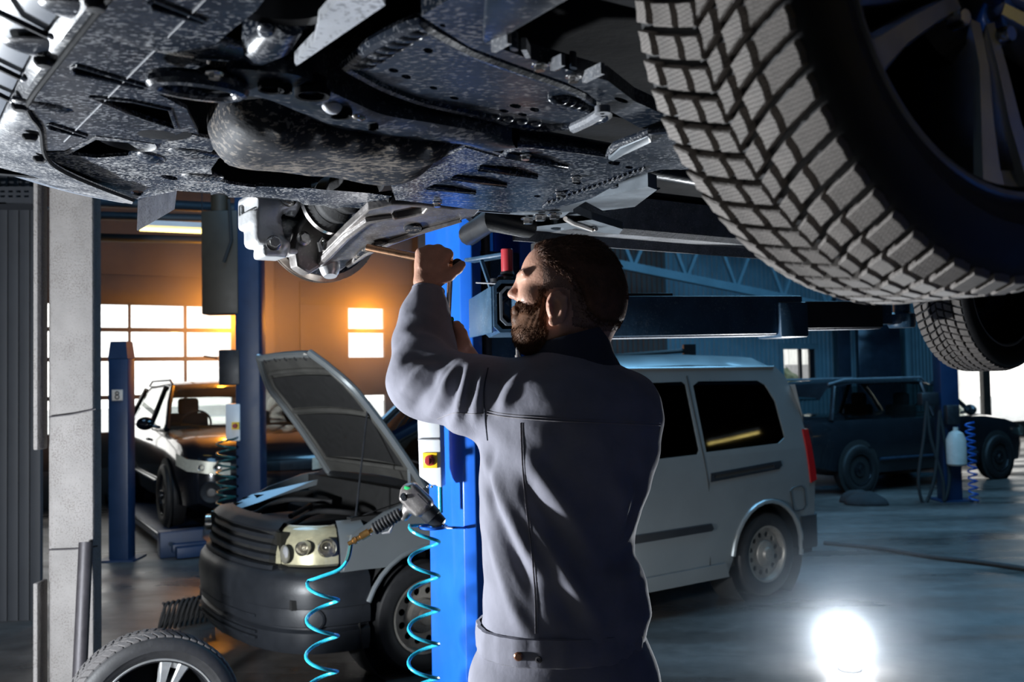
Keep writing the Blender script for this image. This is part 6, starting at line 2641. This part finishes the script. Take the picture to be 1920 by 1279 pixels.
def left_hand(P):
    d = sd_cap(P, lp(800, 532), lp(804, 575, -.004), .0255, .030)
    wr = [(788, 527), (796, 525), (805, 525), (814, 527)]
    kn = [(789, 475), (804, 469), (822, 468), (839, 476)]
    for i in range(4):
        d = smin(d, sd_cap(P, lp(*wr[i], .004), lp(*kn[i], .0), .0135, .0118), .016)
        tx, ty = (wr[i][0] + kn[i][0]) / 2, (wr[i][1] + kn[i][1]) / 2
        d = smin(d, sd_cap(P, lp(tx, ty, -.012), lp(*kn[i], -.0045), .0025, .0040), .006)
    d = smin(d, sd_ell(P, lp(808, 498, .006), (.034, .016, .034)), .014)
    for i in range(4):
        x, y = kn[i]
        L = (0.88, 1.0, 1.05, .98)[i]
        j1 = lp(x + (i - 1.5) * .5, y - 3, .036 * L)
        j2 = lp(x + (i - 1.5) * .8, y + 19, .050 * L)
        j3 = lp(x + (i - 1.5) * .8, y + 31, .030)
        f = sd_cap(P, lp(x, y, .002), j1, .0108, .0100)
        f = smin(f, sd_cap(P, j1, j2, .0098, .0090), .004)
        f = smin(f, sd_cap(P, j2, j3, .0088, .0080), .004)
        d = smin(d, f, .006)
    t = sd_cap(P, lp(816, 527, .002), lp(842, 517, -.002), .0155, .0125)
    t = smin(t, sd_cap(P, lp(842, 517, -.002), lp(858, 504, .002), .0122, .0112), .006)
    t = smin(t, sd_cap(P, lp(858, 504, .002), lp(865, 496, .006), .0112, .0098), .005)
    return smin(d, t, .010)


VL, FL = surface(left_hand, lp(765, 590, -.05), lp(885, 445, .085), .0022)


def right_hand(P):
    d = sd_cap(P, lp(862, 652, .01), lp(888, 692, .03), .0255, .029)
    d = smin(d, sd_ell(P, lp(856, 640, .012), (.027, .020, .026)), .014)
    d = smin(d, sd_cap(P, lp(836, 646, .006), lp(860, 650, .008), .013, .018), .012)
    for i in range(4):
        y = 606 + i * 11
        f = sd_cap(P, lp(862, y + 8, .016), lp(855, y + 2, .034), .0100, .0095)
        f = smin(f, sd_cap(P, lp(855, y + 2, .034), lp(833, y + 2, .040), .0095, .0088), .004)
        f = smin(f, sd_cap(P, lp(833, y + 2, .040), lp(822, y + 6, .018), .0086, .0078), .004)
        d = smin(d, f, .0035)
    t = sd_cap(P, lp(868, 646, -.002), lp(866, 626, -.004), .0145, .0120)
    t = smin(t, sd_cap(P, lp(866, 626, -.004), lp(857, 611, -.006), .0118, .0098), .006)
    return smin(d, t, .010)


VR, FR = surface(right_hand, lp(805, 700, -.05), lp(905, 590, .085), .0024)

# --- torso sections measured on the photograph (row, left, right, half depth)
ROWS = [(655, 1008, 1128, .070), (676, 975, 1145, .090), (694, 945, 1172, .112), (716, 915, 1206, .132), (750, 905, 1230, .145), (790, 903, 1241, .150), (850, 899, 1237, .150),
        (920, 897, 1217, .146), (985, 900, 1194, .142), (1040, 905, 1189, .142), (1090, 907, 1212, .146), (1150, 905, 1220, .150), (1200, 898, 1208, .152), (1240, 895, 1202, .152)]
TZ = np.array([mp((l + r) / 2, y)[2] for y, l, r, h in ROWS])[::-1]
TC = np.array([mp((l + r) / 2, y)[0] for y, l, r, h in ROWS])[::-1]
TW = np.array([(mp(r, y)[0] - mp(l, y)[0]) / 2 for y, l, r, h in ROWS])[::-1]
TD = np.array([h for y, l, r, h in ROWS])[::-1]


def torso(P, grow=0.0):
    z = P[:, 2]
    cx, hw, hd = np.interp(z, TZ, TC), np.interp(z, TZ, TW) + grow, np.interp(z, TZ, TD) + grow
    x, y = P[:, 0] - cx, P[:, 1] - MY
    k0 = np.sqrt((x / hw) ** 2 + (y / hd) ** 2)
    k1 = np.sqrt((x / hw ** 2) ** 2 + (y / hd ** 2) ** 2)
    d = k0 * (k0 - 1) / np.maximum(k1, 1e-6)
    return np.maximum(d, z - TZ[-1])


ARM_L = [(mp(955, 752, 1.95), .086), (mp(905, 745, 1.97), .080), (mp(800, 714, 2.08), .080), (mp(795, 640, 2.13), .064), (mp(797, 590, 2.15), .050), (mp(803, 546, 2.165), .036)]
ARM_R = [(mp(1165, 765, 1.99), .080), (mp(1050, 800, 2.26), .066), (mp(960, 760, 2.27), .056), (mp(893, 700, 2.20), .040)]
HEM = 1.060


def chain(P, pts, k=.03):
    d = None
    for (a, ra), (b, rb) in zip(pts[:-1], pts[1:]):
        c = sd_cap(P, a, b, ra, rb)
        d = c if d is None else smin(d, c, k)
    return d


def jacket_sdf(P):
    d = torso(P)
    d = smin(d, chain(P, ARM_L), .035)
    d = smin(d, chain(P, ARM_R), .035)
    d = np.maximum(d, (HEM + .02) - P[:, 2])
    c0, c1 = ARM_L[-1][0], ARM_L[-2][0]
    ax = (c0 - c1) / np.linalg.norm(c0 - c1)
    near = np.linalg.norm(P - c0, axis=1) < .09
    return np.where(near, np.maximum(d, (P - c0) @ ax - .004), d)


VJ, FJ = surface(jacket_sdf, (-.30, MY - .19, HEM - .02), (.36, 2.40, 1.83), .0062)


# folds: ridges (+) and valleys (-) drawn along lines seen on the photograph
from mathutils.bvhtree import BVHTree


def bvh_of(V, F):
    return BVHTree.FromPolygons([tuple(v) for v in V], [tuple(int(i) for i in f) for f in F])


def shoot(bvh, px, py):
    hit = bvh.ray_cast(Vector((0, 0, CAMZ)), ray(px, py).normalized(), 6.0)
    return hit[0]


def vnormals(V, F):
    a = V[F[:, 2]] - V[F[:, 0]]
    b = V[F[:, 3]] - V[F[:, 1]]
    fn = np.cross(a, b)
    N = np.zeros_like(V)
    for i in range(4):
        np.add.at(N, F[:, i], fn)
    return N / np.maximum(np.linalg.norm(N, axis=1), 1e-9)[:, None]


FOLDS = [
    # sleeve
    ([(765, 592), (795, 590), (828, 606)], .006, .012), ([(758, 612), (790, 612), (830, 632)], -.006, .012), ([(742, 650), (780, 632), (815, 640), (846, 664)], .009, .014),
    ([(745, 690), (775, 668), (812, 672), (842, 686)], -.008, .014), ([(752, 735), (785, 700), (812, 684)], .009, .014), ([(775, 765), (803, 722), (822, 690)], -.012, .013),
    ([(800, 785), (830, 735), (850, 694)], .010, .014), ([(828, 790), (846, 745), (862, 692)], -.012, .012), ([(848, 800), (868, 750), (880, 690)], .009, .012),
    ([(868, 780), (880, 735), (893, 690)], -.010, .010), ([(890, 790), (897, 745), (908, 690)], .008, .010), ([(920, 770), (930, 730), (945, 696)], -.008, .012),
    ([(940, 775), (955, 735), (975, 700)], .008, .013), ([(880, 812), (850, 806), (815, 782)], .005, .012),
    # back
    ([(905, 850), (930, 915), (965, 985), (1000, 1050), (1040, 1110)], .011, .018), ([(910, 905), (940, 985), (975, 1060), (1005, 1130)], -.012, .017),
    ([(912, 985), (935, 1060), (960, 1130), (985, 1180)], .008, .016), ([(978, 835), (1010, 885), (1048, 935), (1085, 990), (1118, 1040)], .011, .020),
    ([(985, 905), (1005, 950), (1040, 1000), (1085, 1060)], -.013, .018), ([(996, 965), (1030, 1020), (1070, 1085), (1125, 1175)], .013, .017),
    ([(1020, 1080), (1060, 1140), (1090, 1190)], -.009, .018), ([(1140, 870), (1165, 930), (1170, 990)], .008, .02), ([(1185, 860), (1200, 920), (1180, 985), (1165, 1020)], -.010, .018),
    ([(1130, 1060), (1170, 1040), (1195, 1010)], -.010, .020), ([(1150, 1100), (1185, 1075), (1210, 1065)], .008, .018), ([(1060, 815), (1040, 860), (1000, 900)], -.006, .02),
    ([(925, 840), (918, 900), (922, 960)], -.006, .013), ([(1020, 705), (1060, 740), (1120, 750)], .004, .03),
]


def displace(V, F, folds, rip=.0016):
    bvh = bvh_of(V, F)
    N = vnormals(V, F)
    D = np.zeros(len(V))
    for pts, amp, wd in folds:
        pp = [np.array(p) for p in spline(pts, 6)]
        q = [shoot(bvh, *p) for p in pp]
        q = np.array([tuple(x) for x in q if x is not None])
        if len(q) < 2:
            continue
        dm = np.full(len(V), 9.0)
        tt_ = np.zeros(len(V))
        for i in range(len(q) - 1):
            a, b = q[i], q[i + 1]
            e = b - a
            t = np.clip(((V - a) @ e) / max(e @ e, 1e-9), 0, 1)
            dd = np.linalg.norm(V - a - t[:, None] * e, axis=1)
            m = dd < dm
            dm[m] = dd[m]
            tt_[m] = (i + t[m]) / (len(q) - 1)
        D += amp * np.exp(-(dm / wd) ** 2) * np.sin(np.pi * np.clip(tt_ * .8 + .1, 0, 1))
    D += rip * (np.sin(V[:, 0] * 61 + V[:, 2] * 37) * np.sin(V[:, 2] * 43 - V[:, 1] * 31))
    return V + N * D[:, None]


VJ = displace(VJ, FJ, FOLDS)
BVJ = bvh_of(VJ, FJ)
jacket = part('jacket', mesh_np('jacket', VJ, FJ), 'work_cloth', man, world=True, label='grey work jacket with yoke seam')


# --- body: head, hands and the figure inside the clothes as one mesh
def inner(P):
    d = torso(P, -.035)
    d = np.maximum(d, 1.10 - P[:, 2])
    d = smin(d, sd_ell(P, (.095, MY, 1.05), (.13, .105, .16)), .03)
    d = smin(d, chain(P, [(p, max(r - .02, .020)) for p, r in ARM_L]), .03)
    d = smin(d, chain(P, [(p, max(r - .02, .020)) for p, r in ARM_R]), .03)
    d = smin(d, sd_cap(P, hp(1080, 640), hp(1075, 740), .056, .064), .03)
    for s in (-1, 1):
        d = smin(d, sd_cap(P, (.09 + s * .09, MY, 1.02), (.10 + s * .12, MY + .02, .52), .075, .055), .04)
        d = smin(d, sd_cap(P, (.10 + s * .12, MY + .02, .52), (.11 + s * .13, MY + .01, .10), .055, .040), .02)
    return d


VI, FI = surface(inner, (-.30, MY - .2, .04), (.36, 2.45, 1.80), .014)
Vb, Fb, o_ = [], [], 0
for v, f in ((VH, FH), (VL, FL), (VR, FR), (VI, FI)):
    Vb.append(v)
    Fb.append(f + o_)
    o_ += len(v)
body = part('body', mesh_np('body', np.concatenate(Vb), np.concatenate(Fb)), 'skin', man, world=True)
for s in (-1, 1):
    q = MB()
    q.ball(hp(989, 536, s * .031), (.0105, .0105, .0105), 14, 10)
    part('eye', q, 'eye_white', body, world=True)
    q = MB()
    q.tube([hp(973, 515, s * .014), hp(976, 511, s * .030), hp(985, 514, s * .046)], [.002, .0028, .0012], 8)
    part('eyebrow', q, 'hair_brown', body, world=True)


# --- hair and beard: cap plus short strands
def inpoly(p, poly):
    x, y = p[:, 0], p[:, 1]
    c = np.zeros(len(p), bool)
    n = len(poly)
    for i in range(n):
        x0, y0 = poly[i]
        x1, y1 = poly[(i + 1) % n]
        m = ((y0 > y) != (y1 > y)) & (x < (x1 - x0) * (y - y0) / (y1 - y0 + 1e-9) + x0)
        c ^= m
    return c


HAIR = [(1002, 464), (1012, 480), (1024, 496), (1044, 508), (1066, 524), (1082, 552), (1096, 590), (1120, 608), (1190, 610), (1190, 420), (990, 420)]
FADE = [(1006, 472), (1014, 500), (1016, 530), (1012, 562), (1022, 566), (1030, 550), (1046, 545), (1062, 552), (1068, 590), (1068, 616), (1126, 626), (1190, 615), (1190, 500), (1080, 500), (1020, 470)]
BEARD = [(1010, 556), (1024, 562), (1024, 612), (1018, 634), (1006, 650), (985, 655), (962, 650), (948, 636), (950, 612), (955, 594), (956, 572), (972, 568), (986, 580), (998, 584), (1006, 572)]
NH = vnormals(VH, FH)
flatp = np.stack([VH[:, 0], np.full(len(VH), HY), VH[:, 2]], 1)
PXH = pxof(flatp)


EAR = [(1019, 556), (1030, 549), (1052, 547), (1063, 556), (1064, 598), (1048, 616), (1024, 618)]


def region(poly):
    ear = inpoly(PXH, EAR) & (np.abs(VH[:, 1] - HY) > .066)
    return inpoly(PXH, poly) & ~ear


def edge_dist(p, poly):
    d = np.full(len(p), 1e9)
    for i in range(len(poly)):
        a, b = np.array(poly[i], float), np.array(poly[(i + 1) % len(poly)], float)
        e = b - a
        t = np.clip(((p - a) @ e) / (e @ e), 0, 1)
        d = np.minimum(d, np.linalg.norm(p - a - t[:, None] * e, axis=1))
    return d


def cap(name, poly, thick, mat, nz_amp, label=None):
    inside = region(poly)
    keep = inside[FH].all(1)
    thick = thick * np.clip(edge_dist(PXH, poly) / 12, .05, 1)[:, None]
    F = FH[keep]
    ids = np.unique(F)
    rm = -np.ones(len(VH), int)
    rm[ids] = np.arange(len(ids))
    V = VH[ids] + NH[ids] * (thick[ids] + nz_amp * .6 * np.sin(VH[ids, 0] * 900 + VH[ids, 2] * 350)[:, None] * np.sin(VH[ids, 2] * 700 - VH[ids, 1] * 500)[:, None])
    return part(name, mesh_np(name, V, rm[F]), mat, man, world=True, label=label)


def strands(name, poly, count, length, lay, mat, seed, width=.00055, jitter=.35, parent=None):
    r = np.random.default_rng(seed)
    inside = region(poly)
    F = FH[inside[FH].all(1)]
    a = r.integers(0, len(F), count)
    w = r.dirichlet((1, 1, 1, 1), count)
    root = (VH[F[a]] * w[..., None]).sum(1)
    nn = (NH[F[a]] * w[..., None]).sum(1)
    nn /= np.linalg.norm(nn, axis=1)[:, None]
    px = pxof(np.stack([root[:, 0], np.full(count, HY), root[:, 2]], 1))
    L = length(px, r.random(count))
    fl = lay(px, root)
    fl = fl - nn * (fl * nn).sum(1)[:, None] * .6
    d1 = nn * .75 + fl * .7 + r.normal(0, jitter, (count, 3)) * .4
    d1 /= np.linalg.norm(d1, axis=1)[:, None]
    d2 = nn * .25 + fl * 1.0 + r.normal(0, jitter, (count, 3)) * .4
    d2 /= np.linalg.norm(d2, axis=1)[:, None]
    side = np.cross(d1, r.normal(0, 1, (count, 3)))
    side /= np.linalg.norm(side, axis=1)[:, None]
    p0 = root + nn * .001
    p1 = p0 + d1 * L[:, None] * .5
    p2 = p1 + d2 * L[:, None] * .5
    V = np.stack([p0 - side * width, p0 + side * width, p1 + side * width * .8, p1 - side * width * .8, p2 + side * width * .25, p2 - side * width * .25], 1).reshape(-1, 3)
    k = np.arange(count)[:, None] * 6
    Fq = np.concatenate([k + np.array([[0, 1, 2, 3]]), k + np.array([[3, 2, 4, 5]])])
    return part(name, mesh_np(name, V, Fq), mat, parent, world=True, kind='stuff')


hair = cap('hair', HAIR, .0045, 'hair_brown', .0012, 'short dark brown hair, shaved at the sides')
fade = cap('shaved_hair', FADE, .0006, 'scalp_fade', .0002, 'closely shaved hair at the temple')
beard = cap('beard', BEARD, .0065, 'beard_brown', .0016, 'full brown beard')


def flow_hair(px, root):
    f = np.zeros_like(root)
    t = np.clip((px[:, 0] - 1010) / 150, 0, 1)
    f[:, 0] = np.where(px[:, 1] < 500, 1.0 - .6 * t, .45)
    f[:, 2] = np.where(px[:, 1] < 470, .15 - .6 * t, -.55 - .3 * t)
    return f


def flow_beard(px, root):
    f = np.zeros_like(root)
    f[:, 0] = -.35
    f[:, 2] = -.95
    return f


HAIR_S = [(998, 462), (1006, 480), (1016, 500), (1036, 514), (1058, 530), (1074, 558), (1088, 596), (1120, 616), (1190, 612), (1190, 420), (990, 420)]
strands('hair_strands', HAIR_S, 20000, lambda p, r: np.where(p[:, 1] < 500, .013, np.where(p[:, 1] < 560, .008, .0045)) * (.6 + .6 * r), flow_hair, 'hair_brown', 3, parent=hair)
strands('fade_strands', FADE, 7000, lambda p, r: .0030 * (.5 + r), flow_hair, 'hair_brown', 4, width=.00035, parent=fade)
BEARD_S = [(1008, 540), (1028, 548), (1030, 616), (1024, 640), (1008, 657), (985, 660), (958, 655), (944, 636), (948, 612), (952, 594), (953, 568), (972, 564), (988, 574), (998, 576), (1004, 562)]
strands('beard_strands', BEARD_S, 15000, lambda p, r: np.where(p[:, 1] > 610, .012, .0075) * (.5 + .7 * r), flow_beard, 'beard_brown', 5, parent=beard)

# --- collar, waistband, cuffs, seams, snaps
CX = float(mp(1075, 660)[0])


def ring3(cx, cy, hw, hd, z, tilt=0.0, n=40):
    return [(cx + hw * math.cos(a), cy + hd * math.sin(a), z + tilt * math.cos(a)) for a in [2 * math.pi * k / n for k in range(n)]]


q = MB()
zc0, zc1 = float(mp(1070, 690)[2]), float(mp(1090, 628)[2])
rs = [ring3(CX, MY, .098, .098, zc0 - .01, .008), ring3(CX - .003, MY, .086, .086, zc0 + .014, .012), ring3(CX - .004, MY, .078, .080, (zc0 + zc1) / 2 + .008, .016), ring3(CX - .003, MY, .074, .078, zc1, .018),
      ring3(CX - .003, MY, .069, .073, zc1 - .001, .018), ring3(CX - .003, MY, .071, .075, zc0, .014)]
q.rings(rs, cap0=False, cap1=False)
part('collar', q, 'collar_cloth', man, world=True, smooth=60, label='dark navy stand collar')
q = MB()
wbx, wbw = float(np.interp(HEM, TZ, TC)), float(np.interp(HEM, TZ, TW))
rs = []
for dz, g in ((.055, -.004), (.053, .003), (.03, .005), (.004, .004), (0, 0), (.002, -.008), (.05, -.010)):
    ring = []
    for k in range(72):
        a = 2 * math.pi * k / 72
        w = .0016 * math.sin(a * 23) + .001 * math.sin(a * 11)
        ring.append((wbx + (wbw + g + w) * math.cos(a), MY + (.152 + g + w) * math.sin(a), HEM + dz + .002 * math.sin(3 * a)))
    rs.append(ring)
q.rings(rs, cap0=False, cap1=False)
wband = part('waistband', q, 'work_cloth', man, world=True, smooth=60)
BW = bvh_of(np.array(q.v), [f for f in q.f])
for x, y, m in ((972, 1231, 'snap_copper'), (1010, 1237, 'iron_pipe')):
    h = BW.ray_cast(Vector((0, 0, CAMZ)), ray(x, y).normalized(), 6.0)
    if h[0] is not None:
        q = MB()
        nrm = h[1] if h[1].y < 0 else -h[1]
        if m == 'snap_copper':
            q.lathe([(.0085, -.001), (.0085, .002), (.006, .0045), (0, .005)], h[0], nrm, 18)
        else:
            q.lathe([(.0035, .0), (.0065, .0), (.0065, .002), (.0035, .0025)], h[0], nrm, 18, True)
        part('snap_button', q, m, wband, world=True)


def seam(pts, r=.0013, off=.0005, name='seam', mat='seam_thread'):
    pp = []
    for p in spline(pts, 7):
        h = shoot(BVJ, p[0], p[1])
        if h is not None:
            pp.append(h + (Vector((0, 0, CAMZ)) - h).normalized() * off)
    if len(pp) > 2:
        q = MB()
        q.tube(pp, r, 5)
        part(name, q, mat, jacket, world=True)


seam([(913, 776), (960, 783), (1050, 790), (1150, 794), (1238, 798)])
seam([(913, 771), (960, 778), (1050, 785), (1150, 789), (1238, 793)], .0008)
seam([(976, 793), (978, 850), (983, 920), (990, 980), (998, 1050), (1003, 1120), (1004, 1188)], .0011)
seam([(980, 793), (982, 850), (987, 920), (994, 980), (1002, 1050), (1007, 1120), (1008, 1188)], .0007)
seam([(915, 690), (908, 730), (909, 780), (914, 826)], .0014, mat='collar_cloth')
seam([(820, 786), (850, 775), (880, 776), (910, 776)], .0009)
# cuff of the raised sleeve
c0, c1 = Vector(ARM_L[-1][0]), Vector(ARM_L[-2][0])
ax = (c0 - c1).normalized()
q = MB()
q.lathe([(.0385, -.034), (.0395, -.033), (.0375, .004), (.0365, .006), (.033, .004), (.033, -.02)], c0, ax, 36)
cuff = part('cuff', q, 'work_cloth', man, world=True, smooth=60)
q = MB()
q.lathe([(.006, -.001), (.006, .0015), (.004, .003), (0, .003)], c0 - ax * .014 + Vector((-.01, -.0375, 0)), (-.2, -1, 0), 14)
part('snap_button', q, 'grey_plastic', cuff, world=True)


# --- trousers and boots
def trousers_sdf(P):
    x = np.array([.09, .0, 0])
    d = sd_ell(P, (.095, MY, 1.02), (.172, .150, .20))
    for s in (-1, 1):
        d = smin(d, sd_cap(P, (.09 + s * .085, MY, .98), (.10 + s * .12, MY + .02, .52), .105, .078), .035)
        d = smin(d, sd_cap(P, (.10 + s * .12, MY + .02, .52), (.11 + s * .13, MY + .01, .10), .078, .068), .02)
    d += .003 * np.sin(P[:, 2] * 31 + P[:, 0] * 20)
    return np.maximum(np.maximum(d, P[:, 2] - 1.10), .06 - P[:, 2])


V_, F_ = surface(trousers_sdf, (-.22, MY - .2, .03), (.42, MY + .2, 1.13), .011)
tro = part('trousers', mesh_np('trousers', V_, F_), 'work_cloth', man, world=True)
for s in (-1, 1):
    def boot(P, s=s):
        cx = .11 + s * .13
        d = sd_cap(P, (cx, MY + .01, .14), (cx, MY + .01, .05), .058, .050)
        d = smin(d, sd_cap(P, (cx, MY - .01, .045), (cx - .09, MY + .14, .038), .045, .042), .03)
        return np.maximum(d, -P[:, 2] + .002)
    V_, F_ = surface(boot, (-.25, MY - .12, -.01), (.42, MY + .26, .2), .009)
    part('boot', mesh_np('boot', V_, F_), 'boot_leather', man, world=True)

# ------------------------------------------------------------------ the tools in his hands
bar = thing('pry_bar', 'copper-toned steel bar held in the raised fist', 'tool', Vector(lp(780, 483, .02)), 0)
q = MB()
b0_, b1_ = Vector(lp(853, 494, .022)), onw(688, 464, .62)
q.tube([b0_, b0_.lerp(b1_, .5), b1_], [.0095, .0095, .0085], 14)
part('shaft', q, 'copper_steel', bar, world=True)
q = MB()
q.ball(b0_ + Vector((.004, 0, 0)), (.014, .013, .014))
part('head', q, 'iron_pipe', bar, world=True)
drv = thing('screwdriver', 'steel shaft with dark green-tipped handle held by the lower hand', 'tool', Vector(lp(840, 634, .016)), 0)
q = MB()
q.tube([Vector(lp(843, 505, .030)), Vector(lp(839, 598, .014))], [.0062, .0066], 14)
part('shaft', q, 'bright_steel', drv, world=True)
q = MB()
hx = (Vector(lp(839, 636, .012)) - Vector(lp(839, 594, .014))).normalized()
q.lathe([(0, 0), (.0125, 0), (.0135, .004), (.0125, .012), (.0120, .025), (.0135, .045), (.012, .052), (0, .053)], Vector(lp(839, 594, .014)), hx, 22)
hd_ = part('handle', q, 'glove_green', drv, world=True)
q = MB()
q.lathe([(.0137, .003), (.0140, .005), (.0137, .008)], Vector(lp(839, 594, .014)), hx, 22)
part('green_band', q, 'green_print', hd_, world=True)
